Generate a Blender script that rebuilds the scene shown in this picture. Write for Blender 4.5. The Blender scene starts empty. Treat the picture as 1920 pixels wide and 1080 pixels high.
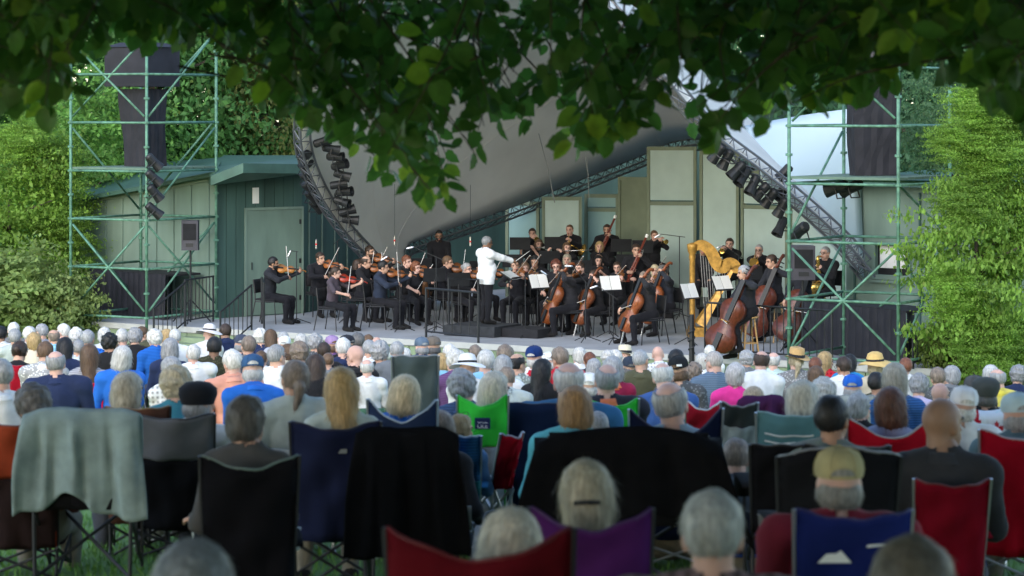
import bpy, math, random
import numpy as np
from mathutils import Vector, Matrix, Euler
R = math.radians
rnd = random.Random(11)
NR = np.random.RandomState(5)
SC = bpy.context.scene
COL = SC.collection

# ------------------------------------------------------------------ camera, world, sun, exposure
FPX, YH, ZC = 5000.0, 200.0, 4.5          # focal length in photo pixels, horizon row, eye height over the stage floor
cam_d = bpy.data.cameras.new('camera'); cam = bpy.data.objects.new('camera', cam_d); COL.objects.link(cam)
cam.location = (0, 0, ZC); cam.rotation_euler = (R(90), 0, 0)
cam_d.sensor_width = 36; cam_d.lens = FPX / 1920 * 36; cam_d.shift_y = -(540 - YH) / 1920
cam_d.clip_start = 0.3; cam_d.clip_end = 900
cam_d.dof.use_dof = True; cam_d.dof.focus_distance = 52.0; cam_d.dof.aperture_fstop = 5.2
SC.camera = cam
SUN_EL, SUN_AZ = 26, 202                   # degrees; the azimuth runs clockwise from +Y
W = bpy.data.worlds.new('World'); SC.world = W; W.use_nodes = True
wn = W.node_tree.nodes; wn.clear()
sky = wn.new('ShaderNodeTexSky'); sky.sky_type = 'NISHITA'; sky.sun_disc = False
sky.sun_elevation = R(SUN_EL); sky.sun_rotation = R(SUN_AZ); sky.air_density = 1.0; sky.dust_density = 0.8; sky.ozone_density = 1.0
bg = wn.new('ShaderNodeBackground'); bg.inputs[1].default_value = 0.15
wo = wn.new('ShaderNodeOutputWorld')
W.node_tree.links.new(sky.outputs[0], bg.inputs[0]); W.node_tree.links.new(bg.outputs[0], wo.inputs[0])
sd = bpy.data.lights.new('sun', 'SUN'); sun = bpy.data.objects.new('sun', sd); COL.objects.link(sun)
sd.energy = 0.55; sd.angle = R(80); sd.color = (1.0, 0.985, 0.95)
az, el = R(SUN_AZ), R(SUN_EL)
sdir = Vector((math.sin(az) * math.cos(el), math.cos(az) * math.cos(el), math.sin(el)))
sun.rotation_euler = sdir.to_track_quat('Z', 'Y').to_euler()
SC.view_settings.view_transform = 'Standard'; SC.view_settings.look = 'None'
SC.view_settings.gamma = 1.0; SC.view_settings.exposure = 1.8
SC.cycles.use_denoising = True
SC.cycles.max_bounces = 6; SC.cycles.transparent_max_bounces = 6
SC.cycles.caustics_reflective = False; SC.cycles.caustics_refractive = False

# ------------------------------------------------------------------ helpers
def P(px, py, D):
    return Vector(((px - 960) * D / FPX, D, ZC - (py - YH) * D / FPX))
def XY(px, D):
    return ((px - 960) * D / FPX, D)
GP = [(-40, 3.6), (0, 2.55), (7.8, 2.2), (12, 2.03), (16, 1.81), (20, 1.43), (24.4, 1.0), (31, .5), (38.5, .02), (43, -.3), (46, -.46), (50, -.48), (500, -.48)]
def g(Y):                                   # the lawn falls towards the stage
    return float(np.mean([np.interp(Y + k, *zip(*GP)) for k in (-1.5, -.75, 0, .75, 1.5)]))
def sig(c):                                 # sRGB 0-255 to linear
    return tuple(((v / 255) / 12.92 if v / 255 <= .04045 else ((v / 255 + .055) / 1.055) ** 2.4) for v in c)

def nodes(name):
    m = bpy.data.materials.new(name); m.use_nodes = True
    nt = m.node_tree
    return m, nt, nt.nodes['Principled BSDF'], nt.nodes, nt.links
def noise_mul(nt, col_socket, scale, lo, hi, stretch=None, detail=3, coord='Object'):
    n, l = nt.nodes, nt.links
    tc = n.new('ShaderNodeTexCoord'); mp = n.new('ShaderNodeMapping')
    if stretch: mp.inputs['Scale'].default_value = stretch
    l.new(tc.outputs[coord], mp.inputs[0])
    nz = n.new('ShaderNodeTexNoise'); nz.inputs['Scale'].default_value = scale; nz.inputs['Detail'].default_value = detail
    l.new(mp.outputs[0], nz.inputs['Vector'])
    mr = n.new('ShaderNodeMapRange'); mr.inputs[1].default_value = .3; mr.inputs[2].default_value = .7
    mr.inputs[3].default_value = lo; mr.inputs[4].default_value = hi
    l.new(nz.outputs['Fac'], mr.inputs[0])
    mx = n.new('ShaderNodeVectorMath'); mx.operation = 'SCALE'
    l.new(col_socket, mx.inputs[0]); l.new(mr.outputs[0], mx.inputs['Scale'])
    return mx.outputs[0], nz.outputs['Fac']
def add_bump(nt, bsdf, height, strength, dist=.01):
    b = nt.nodes.new('ShaderNodeBump'); b.inputs['Strength'].default_value = strength; b.inputs['Distance'].default_value = dist
    nt.links.new(height, b.inputs['Height']); nt.links.new(b.outputs[0], bsdf.inputs['Normal'])
def mat_plain(name, col, rough=.6, metal=0, nscale=6, lo=.82, hi=1.15, bump=.0, stretch=None, spec=.4, bscale=None):
    m, nt, b, n, l = nodes(name)
    rgb = n.new('ShaderNodeRGB'); rgb.outputs[0].default_value = (*col, 1)
    out, fac = noise_mul(nt, rgb.outputs[0], nscale, lo, hi, stretch)
    l.new(out, b.inputs['Base Color']); b.inputs['Roughness'].default_value = rough; b.inputs['Metallic'].default_value = metal
    b.inputs['Specular IOR Level'].default_value = spec
    if bump:
        if bscale:
            _, fac = noise_mul(nt, rgb.outputs[0], bscale, 0, 1)
        add_bump(nt, b, fac, bump)
    return m
def mat_pattern(kind):
    m, nt, b, n, l = nodes('cloth ' + kind)
    oi = n.new('ShaderNodeObjectInfo'); tc = n.new('ShaderNodeTexCoord')
    mx = n.new('ShaderNodeMix'); mx.data_type = 'RGBA'; dk = n.new('ShaderNodeVectorMath'); dk.operation = 'SCALE'
    l.new(oi.outputs['Color'], dk.inputs[0])
    if kind == 'stripe':
        t = n.new('ShaderNodeTexWave'); t.bands_direction = 'Z'; t.inputs['Scale'].default_value = 17; l.new(tc.outputs['Object'], t.inputs[0]); f = t.outputs['Fac']; dk.inputs['Scale'].default_value = .55
    elif kind == 'check':
        w1 = n.new('ShaderNodeTexWave'); w1.bands_direction = 'Z'; w1.inputs['Scale'].default_value = 7; w2 = n.new('ShaderNodeTexWave'); w2.bands_direction = 'X'; w2.inputs['Scale'].default_value = 7
        mm = n.new('ShaderNodeMath'); mm.operation = 'MULTIPLY'
        for w in (w1, w2): l.new(tc.outputs['Object'], w.inputs[0])
        l.new(w1.outputs['Fac'], mm.inputs[0]); l.new(w2.outputs['Fac'], mm.inputs[1]); f = mm.outputs[0]; dk.inputs['Scale'].default_value = .3
    else:
        t = n.new('ShaderNodeTexVoronoi'); t.inputs['Scale'].default_value = 38; l.new(tc.outputs['Object'], t.inputs['Vector'])
        mr = n.new('ShaderNodeMapRange'); mr.inputs[1].default_value = .25; mr.inputs[2].default_value = .4; l.new(t.outputs['Distance'], mr.inputs[0]); f = mr.outputs[0]; dk.inputs['Scale'].default_value = .45
    l.new(f, mx.inputs[0]); l.new(oi.outputs['Color'], mx.inputs[6]); l.new(dk.outputs[0], mx.inputs[7]); l.new(mx.outputs[2], b.inputs['Base Color'])
    b.inputs['Roughness'].default_value = .88; b.inputs['Specular IOR Level'].default_value = .12
    return m
def mat_obj(name, rough=.8, nscale=9, lo=.8, hi=1.15, bump=.2, stretch=None, sss=0, spec=.25, sheen=0, translucent=0, metal=0):
    """colour comes from each object's own colour"""
    m, nt, b, n, l = nodes(name)
    oi = n.new('ShaderNodeObjectInfo')
    out, fac = noise_mul(nt, oi.outputs['Color'], nscale, lo, hi, stretch)
    l.new(out, b.inputs['Base Color']); b.inputs['Roughness'].default_value = rough
    b.inputs['Specular IOR Level'].default_value = spec; b.inputs['Metallic'].default_value = metal
    if sheen: b.inputs['Sheen Weight'].default_value = sheen
    if bump: add_bump(nt, b, fac, bump)
    if translucent:
        o = n['Material Output']; t = n.new('ShaderNodeBsdfTranslucent'); mx = n.new('ShaderNodeMixShader')
        mx.inputs[0].default_value = translucent
        l.new(out, t.inputs[0]); l.new(b.outputs[0], mx.inputs[1]); l.new(t.outputs[0], mx.inputs[2]); l.new(mx.outputs[0], o.inputs[0])
    return m
M = {}
M['skin'] = mat_obj('skin', .55, 14, .88, 1.08, .05, spec=.35)
M['hair'] = mat_obj('hair', .55, 1.0, .6, 1.22, .35, stretch=(85, 85, 14), spec=.45)
M['cloth'] = mat_obj('cloth', .88, 7, .8, 1.12, .35, spec=.12, sheen=.05)
M['chairfab'] = mat_obj('chair fabric', .95, 5, .8, 1.15, .3, spec=.06, translucent=.04)
M['blanket'] = mat_obj('blanket', .95, 11, .82, 1.12, .4, spec=.05)
M['wood'] = mat_obj('varnished wood', .32, 3, .65, 1.2, .03, stretch=(18, 18, 2), spec=.5)
M['lacq'] = mat_obj('painted things', .5, 8, .85, 1.1, .05, spec=.4)
M['lips'] = mat_plain('lips', (.42, .14, .12), .5)
M['eye'] = mat_plain('eye', (.03, .02, .016), .3)
M['steel'] = mat_plain('steel tube', (.42, .43, .45), .35, .8, 5)
M['blackm'] = mat_plain('black metal', (.014, .015, .017), .5, .0, 6, .7, 1.3)
M['blackcl'] = mat_plain('black cloth', (.012, .012, .014), .9, 0, 5, .7, 1.4, .2)
M['paper'] = mat_plain('paper', (.8, .79, .75), .8, 0, 3, .95, 1.03)
M['gold'] = mat_plain('gilded wood', (.46, .25, .05), .4, .4, 14, .6, 1.25, .15)
M['brass'] = mat_plain('brass', (.72, .45, .12), .25, .9, 5, .8, 1.1)
M['silver'] = mat_plain('silver', (.6, .6, .6), .25, .9, 5)

PAT = [mat_pattern(k) for k in ('stripe', 'check', 'print')]
class MB:
    def __init__(s): s.v = []; s.f = []; s.m = []
    def add(s, vs, fs, mi=0):
        o = len(s.v); s.v += [tuple(v) for v in vs]; s.f += [tuple(i + o for i in f) for f in fs]; s.m += [mi] * len(fs); return s
    def box(s, c, size, rot=None, mi=0, taper=1.0):
        x, y, z = (k / 2 for k in size); vs = []
        for sz in (-1, 1):
            t = taper if sz > 0 else 1
            for sx, sy in ((-1, -1), (1, -1), (1, 1), (-1, 1)):
                p = Vector((sx * x * t, sy * y * t, sz * z))
                if rot is not None: p = rot @ p
                vs.append(p + Vector(c))
        return s.add(vs, [(3, 2, 1, 0), (4, 5, 6, 7), (0, 1, 5, 4), (1, 2, 6, 5), (2, 3, 7, 6), (3, 0, 4, 7)], mi)
    def slab(s, a, b, z0, z1, th, side=1, mi=0):
        """upright wall of thickness th between plan points a and b"""
        a = Vector((a[0], a[1])); b = Vector((b[0], b[1])); d = (b - a).normalized(); n = Vector((-d.y, d.x)) * th * side
        q = [a, b, b + n, a + n]
        z0 = z0 if isinstance(z0, tuple) else (z0, z0); z1 = z1 if isinstance(z1, tuple) else (z1, z1)
        zb = [z0[0], z0[1], z0[1], z0[0]]; zt = [z1[0], z1[1], z1[1], z1[0]]
        vs = [(q[i].x, q[i].y, zb[i]) for i in range(4)] + [(q[i].x, q[i].y, zt[i]) for i in range(4)]
        fs = [(3, 2, 1, 0), (4, 5, 6, 7), (0, 1, 5, 4), (1, 2, 6, 5), (2, 3, 7, 6), (3, 0, 4, 7)]
        if side < 0: fs = [f[::-1] for f in fs]
        return s.add(vs, fs, mi)
    def prism(s, poly, z0, z1, mi=0):
        n = len(poly); vs = [(p[0], p[1], z0) for p in poly] + [(p[0], p[1], z1) for p in poly]
        fs = [tuple(range(n - 1, -1, -1)), tuple(range(n, 2 * n))] + [(i, (i + 1) % n, n + (i + 1) % n, n + i) for i in range(n)]
        return s.add(vs, fs, mi)
    def tube(s, pts, r, n=6, mi=0, closed=False, cap=True):
        pts = [Vector(p) for p in pts]; k = len(pts)
        rr = r if isinstance(r, (list, tuple)) else [r] * k
        vs = []; up = None
        for i, p in enumerate(pts):
            if closed: t = pts[(i + 1) % k] - pts[i - 1]
            else: t = pts[min(i + 1, k - 1)] - pts[max(i - 1, 0)]
            if t.length < 1e-9: t = Vector((0, 0, 1))
            t.normalize()
            if up is None:
                up = Vector((0, 0, 1)) if abs(t.z) < .9 else Vector((1, 0, 0))
            a = t.cross(up); a.normalize(); b = a.cross(t); b.normalize(); up = b
            for j in range(n):
                w = 2 * math.pi * j / n
                vs.append(p + (a * math.cos(w) + b * math.sin(w)) * rr[i])
        fs = []
        for i in range(k if closed else k - 1):
            i2 = (i + 1) % k
            for j in range(n):
                j2 = (j + 1) % n
                fs.append((i * n + j, i2 * n + j, i2 * n + j2, i * n + j2))
        if cap and not closed:
            fs.append(tuple(range(n))); fs.append(tuple((k - 1) * n + j for j in range(n - 1, -1, -1)))
        return s.add(vs, fs, mi)
    def lathe(s, prof, c=(0, 0, 0), axis=None, n=12, mi=0):
        """profile of (radius, height)"""
        rot = Vector((0, 0, 1)).rotation_difference(Vector(axis)).to_matrix() if axis is not None else Matrix.Identity(3)
        vs = []
        for r, z in prof:
            for j in range(n):
                w = 2 * math.pi * j / n
                vs.append(rot @ Vector((r * math.cos(w), r * math.sin(w), z)) + Vector(c))
        fs = []
        for i in range(len(prof) - 1):
            for j in range(n):
                j2 = (j + 1) % n; fs.append((i * n + j, i * n + j2, (i + 1) * n + j2, (i + 1) * n + j))
        fs.append(tuple(range(n - 1, -1, -1))); fs.append(tuple((len(prof) - 1) * n + j for j in range(n)))
        return s.add(vs, fs, mi)
    def grid(s, pts, thick=0, mi=0):
        """rows of points -> sheet (optionally thickened)"""
        r, c = len(pts), len(pts[0]); A = np.array([[tuple(p) for p in row] for row in pts], float)
        vs = A.reshape(-1, 3)
        fs = [(i * c + j, i * c + j + 1, (i + 1) * c + j + 1, (i + 1) * c + j) for i in range(r - 1) for j in range(c - 1)]
        if thick:
            du = np.gradient(A, axis=1); dv = np.gradient(A, axis=0); nn = np.cross(du, dv); nn /= np.linalg.norm(nn, axis=2, keepdims=True) + 1e-9
            B = (A - nn * thick).reshape(-1, 3); o = len(vs)
            fs2 = [tuple(o + i for i in f[::-1]) for f in fs]
            rim = [i for i in range(c)] + [i * c + c - 1 for i in range(1, r)] + [(r - 1) * c + j for j in range(c - 2, -1, -1)] + [i * c for i in range(r - 2, 0, -1)]
            fr = [(rim[i], o + rim[i], o + rim[(i + 1) % len(rim)], rim[(i + 1) % len(rim)]) for i in range(len(rim))]
            vs = np.concatenate([vs, B]); fs = fs + fs2 + fr
        return s.add(vs, fs, mi)
    def mesh(s, name, mats, smooth=False):
        me = bpy.data.meshes.new(name); me.from_pydata(s.v, [], s.f)
        for m in (mats if isinstance(mats, list) else [mats]): me.materials.append(m)
        if isinstance(mats, list) and len(mats) > 1: me.polygons.foreach_set('material_index', s.m)
        if smooth: me.polygons.foreach_set('use_smooth', [True] * len(s.f))
        me.update(); return me
    def build(s, name, mats, parent=None, smooth=False, color=None, loc=None):
        return obj(name, s.mesh(name, mats, smooth), parent, color, loc)
def obj(name, me, parent=None, color=None, loc=None, rot=None):
    o = bpy.data.objects.new(name, me); COL.objects.link(o)
    if parent is not None: o.parent = parent
    if color is not None: o.color = (*color[:3], 1)
    if loc is not None: o.location = loc
    if rot is not None: o.rotation_euler = rot
    return o
def tag(o, label=None, cat=None, group=None, kind=None):
    if label: o['label'] = label
    if cat: o['category'] = cat
    if group: o['group'] = group
    if kind: o['kind'] = kind
    return o
def thing(name, label, cat, loc=(0, 0, 0), rotz=0, group=None):
    o = bpy.data.objects.new(name, None); COL.objects.link(o); o.location = loc; o.rotation_euler = (0, 0, rotz)
    o.empty_display_size = .1
    return tag(o, label, cat, group)
def mesh_np(name, V, Fq, mat, smooth=True):
    """fast mesh from arrays; Fq is (n,3) or (n,4)"""
    me = bpy.data.meshes.new(name); V = np.asarray(V, np.float32); Fq = np.asarray(Fq, np.int32)
    k = Fq.shape[1]
    me.vertices.add(len(V)); me.vertices.foreach_set('co', V.ravel())
    me.loops.add(Fq.size); me.loops.foreach_set('vertex_index', Fq.ravel())
    me.polygons.add(len(Fq)); me.polygons.foreach_set('loop_start', np.arange(len(Fq), dtype=np.int32) * k)
    if smooth: me.polygons.foreach_set('use_smooth', np.ones(len(Fq), bool))
    for m in (mat if isinstance(mat, list) else [mat]): me.materials.append(m)
    me.update(calc_edges=True); me.validate(); return me
def spline(pts, n):
    """Catmull-Rom through points"""
    pts = [Vector(p) for p in pts]; out = []
    q = [pts[0] * 2 - pts[1]] + pts + [pts[-1] * 2 - pts[-2]]
    k = len(pts) - 1
    for i in range(n + 1):
        t = i / n * k; j = min(int(t), k - 1); u = t - j
        p0, p1, p2, p3 = q[j], q[j + 1], q[j + 2], q[j + 3]
        out.append(.5 * ((2 * p1) + (p2 - p0) * u + (2 * p0 - 5 * p1 + 4 * p2 - p3) * u * u + (3 * p1 - p0 - 3 * p2 + p3) * u ** 3))
    return out
# ------------------------------------------------------------------ lawn
def mat_lawn():
    m, nt, b, n, l = nodes('lawn')
    rgb = n.new('ShaderNodeRGB'); rgb.outputs[0].default_value = (.085, .19, .025, 1)
    o1, f1 = noise_mul(nt, rgb.outputs[0], 1.4, .65, 1.25)
    o2, f2 = noise_mul(nt, o1, 60, .6, 1.3)
    l.new(o2, b.inputs['Base Color']); b.inputs['Roughness'].default_value = .9; add_bump(nt, b, f2, .8, .02)
    return m
M['lawn'] = mat_lawn()
M['grass'] = mat_plain('grass blades', (.10, .24, .03), .6, 0, 3, .7, 1.3)
ys = [-25, -10, 0] + list(range(2, 42, 1)) + [42, 43, 44, 45, 46, 48, 52, 60, 80, 120, 200, 420]
xs = [-260, -120, -60, -30, -15, -8, -4, -2, 0, 2, 4, 8, 15, 30, 60, 120, 260]
mb = MB(); mb.grid([[(x, y, g(y)) for x in xs] for y in ys])
tag(mb.build('lawn_ground', M['lawn']), kind='structure')
N = 26000
gy = NR.uniform(9, 20, N); gxx = NR.uniform(-.23, .23, N) * gy
gq = np.linspace(6, 20, 80); gz = np.interp(gy, gq, [g(v) for v in gq]); an = NR.uniform(0, 6.28, N); hh = NR.uniform(.03, .07, N)
V = np.zeros((N, 3, 3)); w = .005
V[:, 0] = np.stack([gxx - np.cos(an) * w, gy - np.sin(an) * w, gz], 1); V[:, 1] = np.stack([gxx + np.cos(an) * w, gy + np.sin(an) * w, gz], 1)
V[:, 2] = np.stack([gxx + NR.normal(0, .018, N), gy + NR.normal(0, .018, N), gz + hh], 1)
tag(obj('grass', mesh_np('grass', V.reshape(-1, 3), np.arange(N * 3).reshape(-1, 3), M['grass'], False)), 'short green lawn grass between the camp chairs', 'grass', kind='stuff')

# ------------------------------------------------------------------ stage
U = Vector((.846, -.534)); VV = Vector((.534, .846))
E0 = Vector((-8.95, 55.88)); E1 = Vector((7.3, 45.62))
def st(a, b):                                # stage plan: a metres along the front edge, b metres upstage
    p = E0 + U * a + VV * b; return (p.x, p.y)
LEN = (E1 - E0).length
M['stagefloor'] = mat_plain('grey stage paint', (.34, .35, .37), .6, 0, 1.6, .86, 1.1, .05)
M['nosing'] = mat_plain('white edge paint', (.42, .42, .41), .6, 0, 4, .9, 1.05)
M['fascia'] = mat_plain('pale green boards', (.20, .26, .16), .75, 0, 3, .8, 1.15)
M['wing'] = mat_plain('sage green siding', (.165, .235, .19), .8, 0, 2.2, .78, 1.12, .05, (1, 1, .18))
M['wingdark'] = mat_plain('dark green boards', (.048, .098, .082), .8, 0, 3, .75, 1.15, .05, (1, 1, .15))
M['doorgreen'] = mat_plain('green door paint', (.135, .2, .16), .7, 0, 3, .85, 1.08, 0, (1, 1, .3))
M['roofgreen'] = mat_plain('green roof metal', (.05, .11, .085), .5, 0, 4)
M['panel'] = mat_plain('grey green acoustic panel', (.44, .56, .52), .8, 0, 2, .92, 1.06)
M['olive'] = mat_plain('olive frame', (.19, .23, .16), .75, 0, 3, .9, 1.1)
M['teal'] = mat_plain('teal panel', (.27, .43, .42), .8, 0, 2, .92, 1.06)
stage = thing('stage', 'low grey outdoor stage with white front edge under the orchestra', 'stage')
poly = [st(0, 0), st(LEN, 0), st(LEN + .4, 14), st(4, 16), st(-1.5, 9)]
MB().prism(poly, -.12, 0).build('stage_deck', M['stagefloor'], stage)
a, b = Vector((*st(-.02, -.045), 0)), Vector((*st(LEN + .02, -.045), 0))
MB().slab(a.xy, b.xy, -.10, .012, .043).build('nosing', M['nosing'], stage)
k = 14
for i in range(k):
    p, q = st(LEN * i / k + .01, -.01), st(LEN * (i + 1) / k - .01, -.01)
    MB().slab(p, q, g(52) - .3, -.121, .04).build('fascia_board', M['fascia'], stage)
MB().slab(st(LEN, 0), st(LEN + .4, 14), -.6, -.121, .04, 1).build('side_board', M['fascia'], stage)

# ------------------------------------------------------------------ left wing of the stage house
A = XY(405, 56.7); B = XY(566, 58.1); Cc = XY(150, 59.8)
hw = thing('stage_house', 'sage green board stage house with flat green roof left of the stage', 'building', (0, 0, 0))
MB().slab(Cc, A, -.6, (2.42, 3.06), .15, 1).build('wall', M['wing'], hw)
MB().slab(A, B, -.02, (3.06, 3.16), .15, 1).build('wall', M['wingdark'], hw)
for i in range(8):                          # battens on the side wall
    t = (i + .6) / 8; p = Vector(Cc).lerp(Vector(A), t); d = (Vector(A) - Vector(Cc)).normalized()
    q = p + d * .03
    nrm = Vector((d.y, -d.x)) * .002
    MB().slab(p + nrm, q + nrm, -.5, 2.42 + .64 * t - .14, .03, -1).build('batten', M['wing'], hw)
d = (Vector(A) - Vector(Cc)).normalized(); o2 = Vector((d.y, -d.x)) * .003
MB().slab(Vector(Cc) + o2, Vector(A) + o2, (2.3, 2.94), (2.43, 3.07), .05, -1).build('trim_board', M['wing'], hw)
for i in range(9):                          # boards on the front wall beside and above the door
    t0, t1 = i / 9, (i + 1) / 9; dd = (Vector(B) - Vector(A)); nd = Vector((dd.y, -dd.x)).normalized() * .003
    p, q = Vector(A) + dd * (t0 + .004) + nd, Vector(A) + dd * (t1 - .004) + nd
    z0 = 2.28 if .32 < (t0 + t1) / 2 else 0.0
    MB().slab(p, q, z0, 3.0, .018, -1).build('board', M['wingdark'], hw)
dd = (Vector(B) - Vector(A)); nd = Vector((dd.y, -dd.x)).normalized()
p, q = Vector(A) + dd * .34 + nd * .004, Vector(A) + dd * .985 + nd * .004
dr = MB().slab(p, q, .02, 2.27, .03, -1).build('door', M['doorgreen'], hw)
for s0_, s1_ in ((-.05, -.003), ((q - p).length + .003, (q - p).length + .05)):
    e_ = dd.normalized(); MB().slab(p + e_ * s0_, p + e_ * s1_, .0, 2.3, .045, -1).build('door_jamb', M['wing'], dr)
MB().slab(p - dd.normalized() * .05, q + dd.normalized() * .05, 2.275, 2.33, .05, -1).build('door_head', M['wing'], dr)
for z_ in (.3, 1.1, 1.95): MB().slab(q - dd.normalized() * .06, q - dd.normalized() * .005, z_, z_ + .1, .036, -1).build('hinge', M['blackm'], dr)
MB().tube([(*(p + dd.normalized() * .12 + nd * .06), 1.0), (*(p + dd.normalized() * .12 + nd * .06), 1.16)], .012).build('handle', M['blackm'], dr)
p = Vector(A) + dd * .41 + nd * .024; q = p + dd.normalized() * .16
MB().slab(p, q, 2.42, 2.76, .015, -1).build('notice', M['paper'], hw)
# roof slabs with a deep fascia
def roof(name, pts, th, mat, par):
    n = len(pts); vs = [tuple(p) for p in pts] + [(p[0], p[1], p[2] - th) for p in pts]
    fs = [tuple(range(n)), tuple(range(2 * n - 1, n - 1, -1))] + [(i, n + i, n + (i + 1) % n, (i + 1) % n) for i in range(n)]
    return MB().add(vs, fs).build(name, mat, par)
rf = roof('roof', [P(395, 330, 55.9), P(456, 306, 55.6), P(575, 308, 57.2), Vector((*XY(640, 63), 3.35)), Vector((*XY(420, 66), 3.3)), Vector((*XY(380, 60), 3.1))], .2, M['roofgreen'], hw)
roof('roof_edge', [P(140, 372, 59.3), P(403, 322, 56.3), Vector((*XY(420, 66), 3.25)), Vector((*XY(140, 68), 2.9))], .09, M['roofgreen'], hw)
# dark rear wall of the stage
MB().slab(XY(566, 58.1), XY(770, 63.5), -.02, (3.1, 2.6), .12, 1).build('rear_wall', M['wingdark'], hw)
for i in range(9):
    p = Vector(XY(566, 58.1)).lerp(Vector(XY(770, 63.5)), (i + .5) / 9); d = (Vector(XY(770, 63.5)) - Vector(XY(566, 58.1))).normalized(); n_ = Vector((d.y, -d.x)) * .003
    MB().slab(p + n_, p + n_ + d * .04, 0, 2.5, .02, -1).build('batten', M['doorgreen'], hw)
bw = MB()
bw.slab(XY(770, 63.5), XY(960, 66), -.02, 2.2, .12).slab(XY(960, 66), XY(1500, 66.5), -.02, 5.2, .12).slab(XY(1500, 66.5), XY(1640, 58), -.02, 3.2, .12)
tag(bw.build('backdrop_wall', M['wingdark']), 'dark green backdrop wall behind the acoustic panels', 'wall')

# ------------------------------------------------------------------ acoustic panels at the rear of the stage
PAN = [(948, 1011, 378, 63.2, 63.0, 'teal', None, 'leftmost narrow teal acoustic panel behind the rear wind players'),
       (1016, 1091, 369, 62.8, 62.8, 'panel', None, 'low grey green acoustic panel behind the rear horn player'),
       (1096, 1160, 364, 63.8, 63.6, 'teal', 392, 'low split teal acoustic panel behind the standing bassoonist'),
       (1160, 1216, 332, 63.2, 62.6, 'olive', None, 'plain olive acoustic panel between low teal and tall grey panels'),
       (1213, 1306, 275, 62.2, 62.0, 'panel', 380, 'tallest grey green acoustic panel, split in two, behind the trumpeter'),
       (1312, 1386, 283, 61.2, 60.9, 'panel', None, 'tall undivided grey green acoustic panel behind the harp'),
       (1390, 1478, 320, 60.3, 59.4, 'panel', 386, 'split grey green acoustic panel behind the trombonist'),
       (1482, 1600, 372, 58.6, 56.6, 'panel', None, 'rightmost grey green acoustic panel behind the saxophonist')]
for (x0, x1, yt, d0, d1, mt, sp, lab) in PAN:
    t = thing('acoustic_panel', lab, 'panel', (*XY(x0, d0), 0))
    o = Vector(XY(x0, d0)); p = Vector((0, 0)); q = Vector(XY(x1, d1)) - o
    zt = ZC - (yt - YH) * (d0 + d1) / 2 / FPX; d = q.normalized(); n_ = Vector((d.y, -d.x)); L = q.length
    fm = M['olive']; fw = .07
    for s0, s1 in ((0, fw), (L - fw, L)):
        MB().slab(d * s0 + n_ * .03, d * s1 + n_ * .03, 0, zt, .12).build('frame_post', fm, t)
    zs = [0, zt] if sp is None else [0, ZC - (sp - YH) * d0 / FPX, zt]
    for i in range(len(zs) - 1):
        MB().slab(d * (fw + .005), d * (L - fw - .005), zs[i] + .06, zs[i + 1] - .06, .05).build('board', M[mt], t)
    for z in zs:
        zz = min(max(z, .03), zt - .03)
        MB().slab(d * (fw + .002) + n_ * .027, d * (L - fw - .002) + n_ * .027, zz - .055 if z else 0, zz + .028 if z < zt else zt, .1).build('rail', fm, t)

# ------------------------------------------------------------------ tensile shell with its arched lighting truss
ARCH = [P(*p) for p in [(750, 545, 60), (695, 484, 58.4), (638, 420, 56.8), (590, 342, 55.4), (566, 262, 54.2), (577, 188, 53.2), (612, 108, 52.3), (682, 18, 51.2),
                        (800, -60, 50), (950, -85, 49), (1100, -20, 48.4), (1225, 120, 48.3), (1330, 243, 48.8), (1420, 314, 49.4), (1500, 378, 50), (1578, 448, 50.6), (1625, 500, 51)]]
BACK = [P(*p) for p in [(760, 560, 60.4), (760, 470, 60.6), (800, 446, 61), (860, 424, 61.6), (925, 402, 62.2), (1000, 374, 63), (1075, 344, 63.6), (1150, 314, 64), (1205, 292, 64.3), (1260, 268, 64.5),
                        (1310, 262, 64.3), (1360, 270, 63.6), (1420, 300, 62), (1480, 340, 59.6), (1530, 390, 56.5), (1580, 450, 53.4), (1625, 505, 51.2)]]
n = 48
fa, ba = spline(ARCH, n), spline(BACK, n)
def mat_shell():
    m, nt, b, nn, l = nodes('shell membrane')
    rgb = nn.new('ShaderNodeRGB'); rgb.outputs[0].default_value = (.74, .725, .68, 1)
    o, f = noise_mul(nt, rgb.outputs[0], .8, .9, 1.06)
    l.new(o, b.inputs['Base Color']); b.inputs['Roughness'].default_value = .7
    t = nn.new('ShaderNodeBsdfTranslucent'); l.new(o, t.inputs[0]); mx = nn.new('ShaderNodeMixShader'); mx.inputs[0].default_value = .28
    l.new(b.outputs[0], mx.inputs[1]); l.new(t.outputs[0], mx.inputs[2]); l.new(mx.outputs[0], nn['Material Output'].inputs[0])
    return m
M['shell'] = mat_shell()
M['membrane'] = mat_plain('white blue membrane', (.42, .53, .58), .6, 0, .6, .95, 1.04)
rows = []
for i in range(n + 1):
    row = []
    for j in range(15):
        t = j / 14; p = fa[i].lerp(ba[i], t)
        sg = math.sin(math.pi * t) * math.sin(math.pi * i / n)
        row.append(p + Vector((.2, .5, 1.1)) * sg * .9)
    rows.append(row)
sh = thing('shell_canopy', 'big grey curved shell canopy arching over the orchestra', 'canopy')
MB().grid(rows, .03).build('membrane', M['shell'], sh, True)
for j in (5, 10):
    MB().tube([rows[i][j] + Vector((0, -.01, -.035)) for i in range(1, n)], .007, 4).build('seam', M['shell'], sh)
for i in range(12, n - 3, 14):
    MB().tube([p + Vector((0, -.01, -.04)) for p in rows[i]], .006, 4).build('seam', M['shell'], sh)
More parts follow.
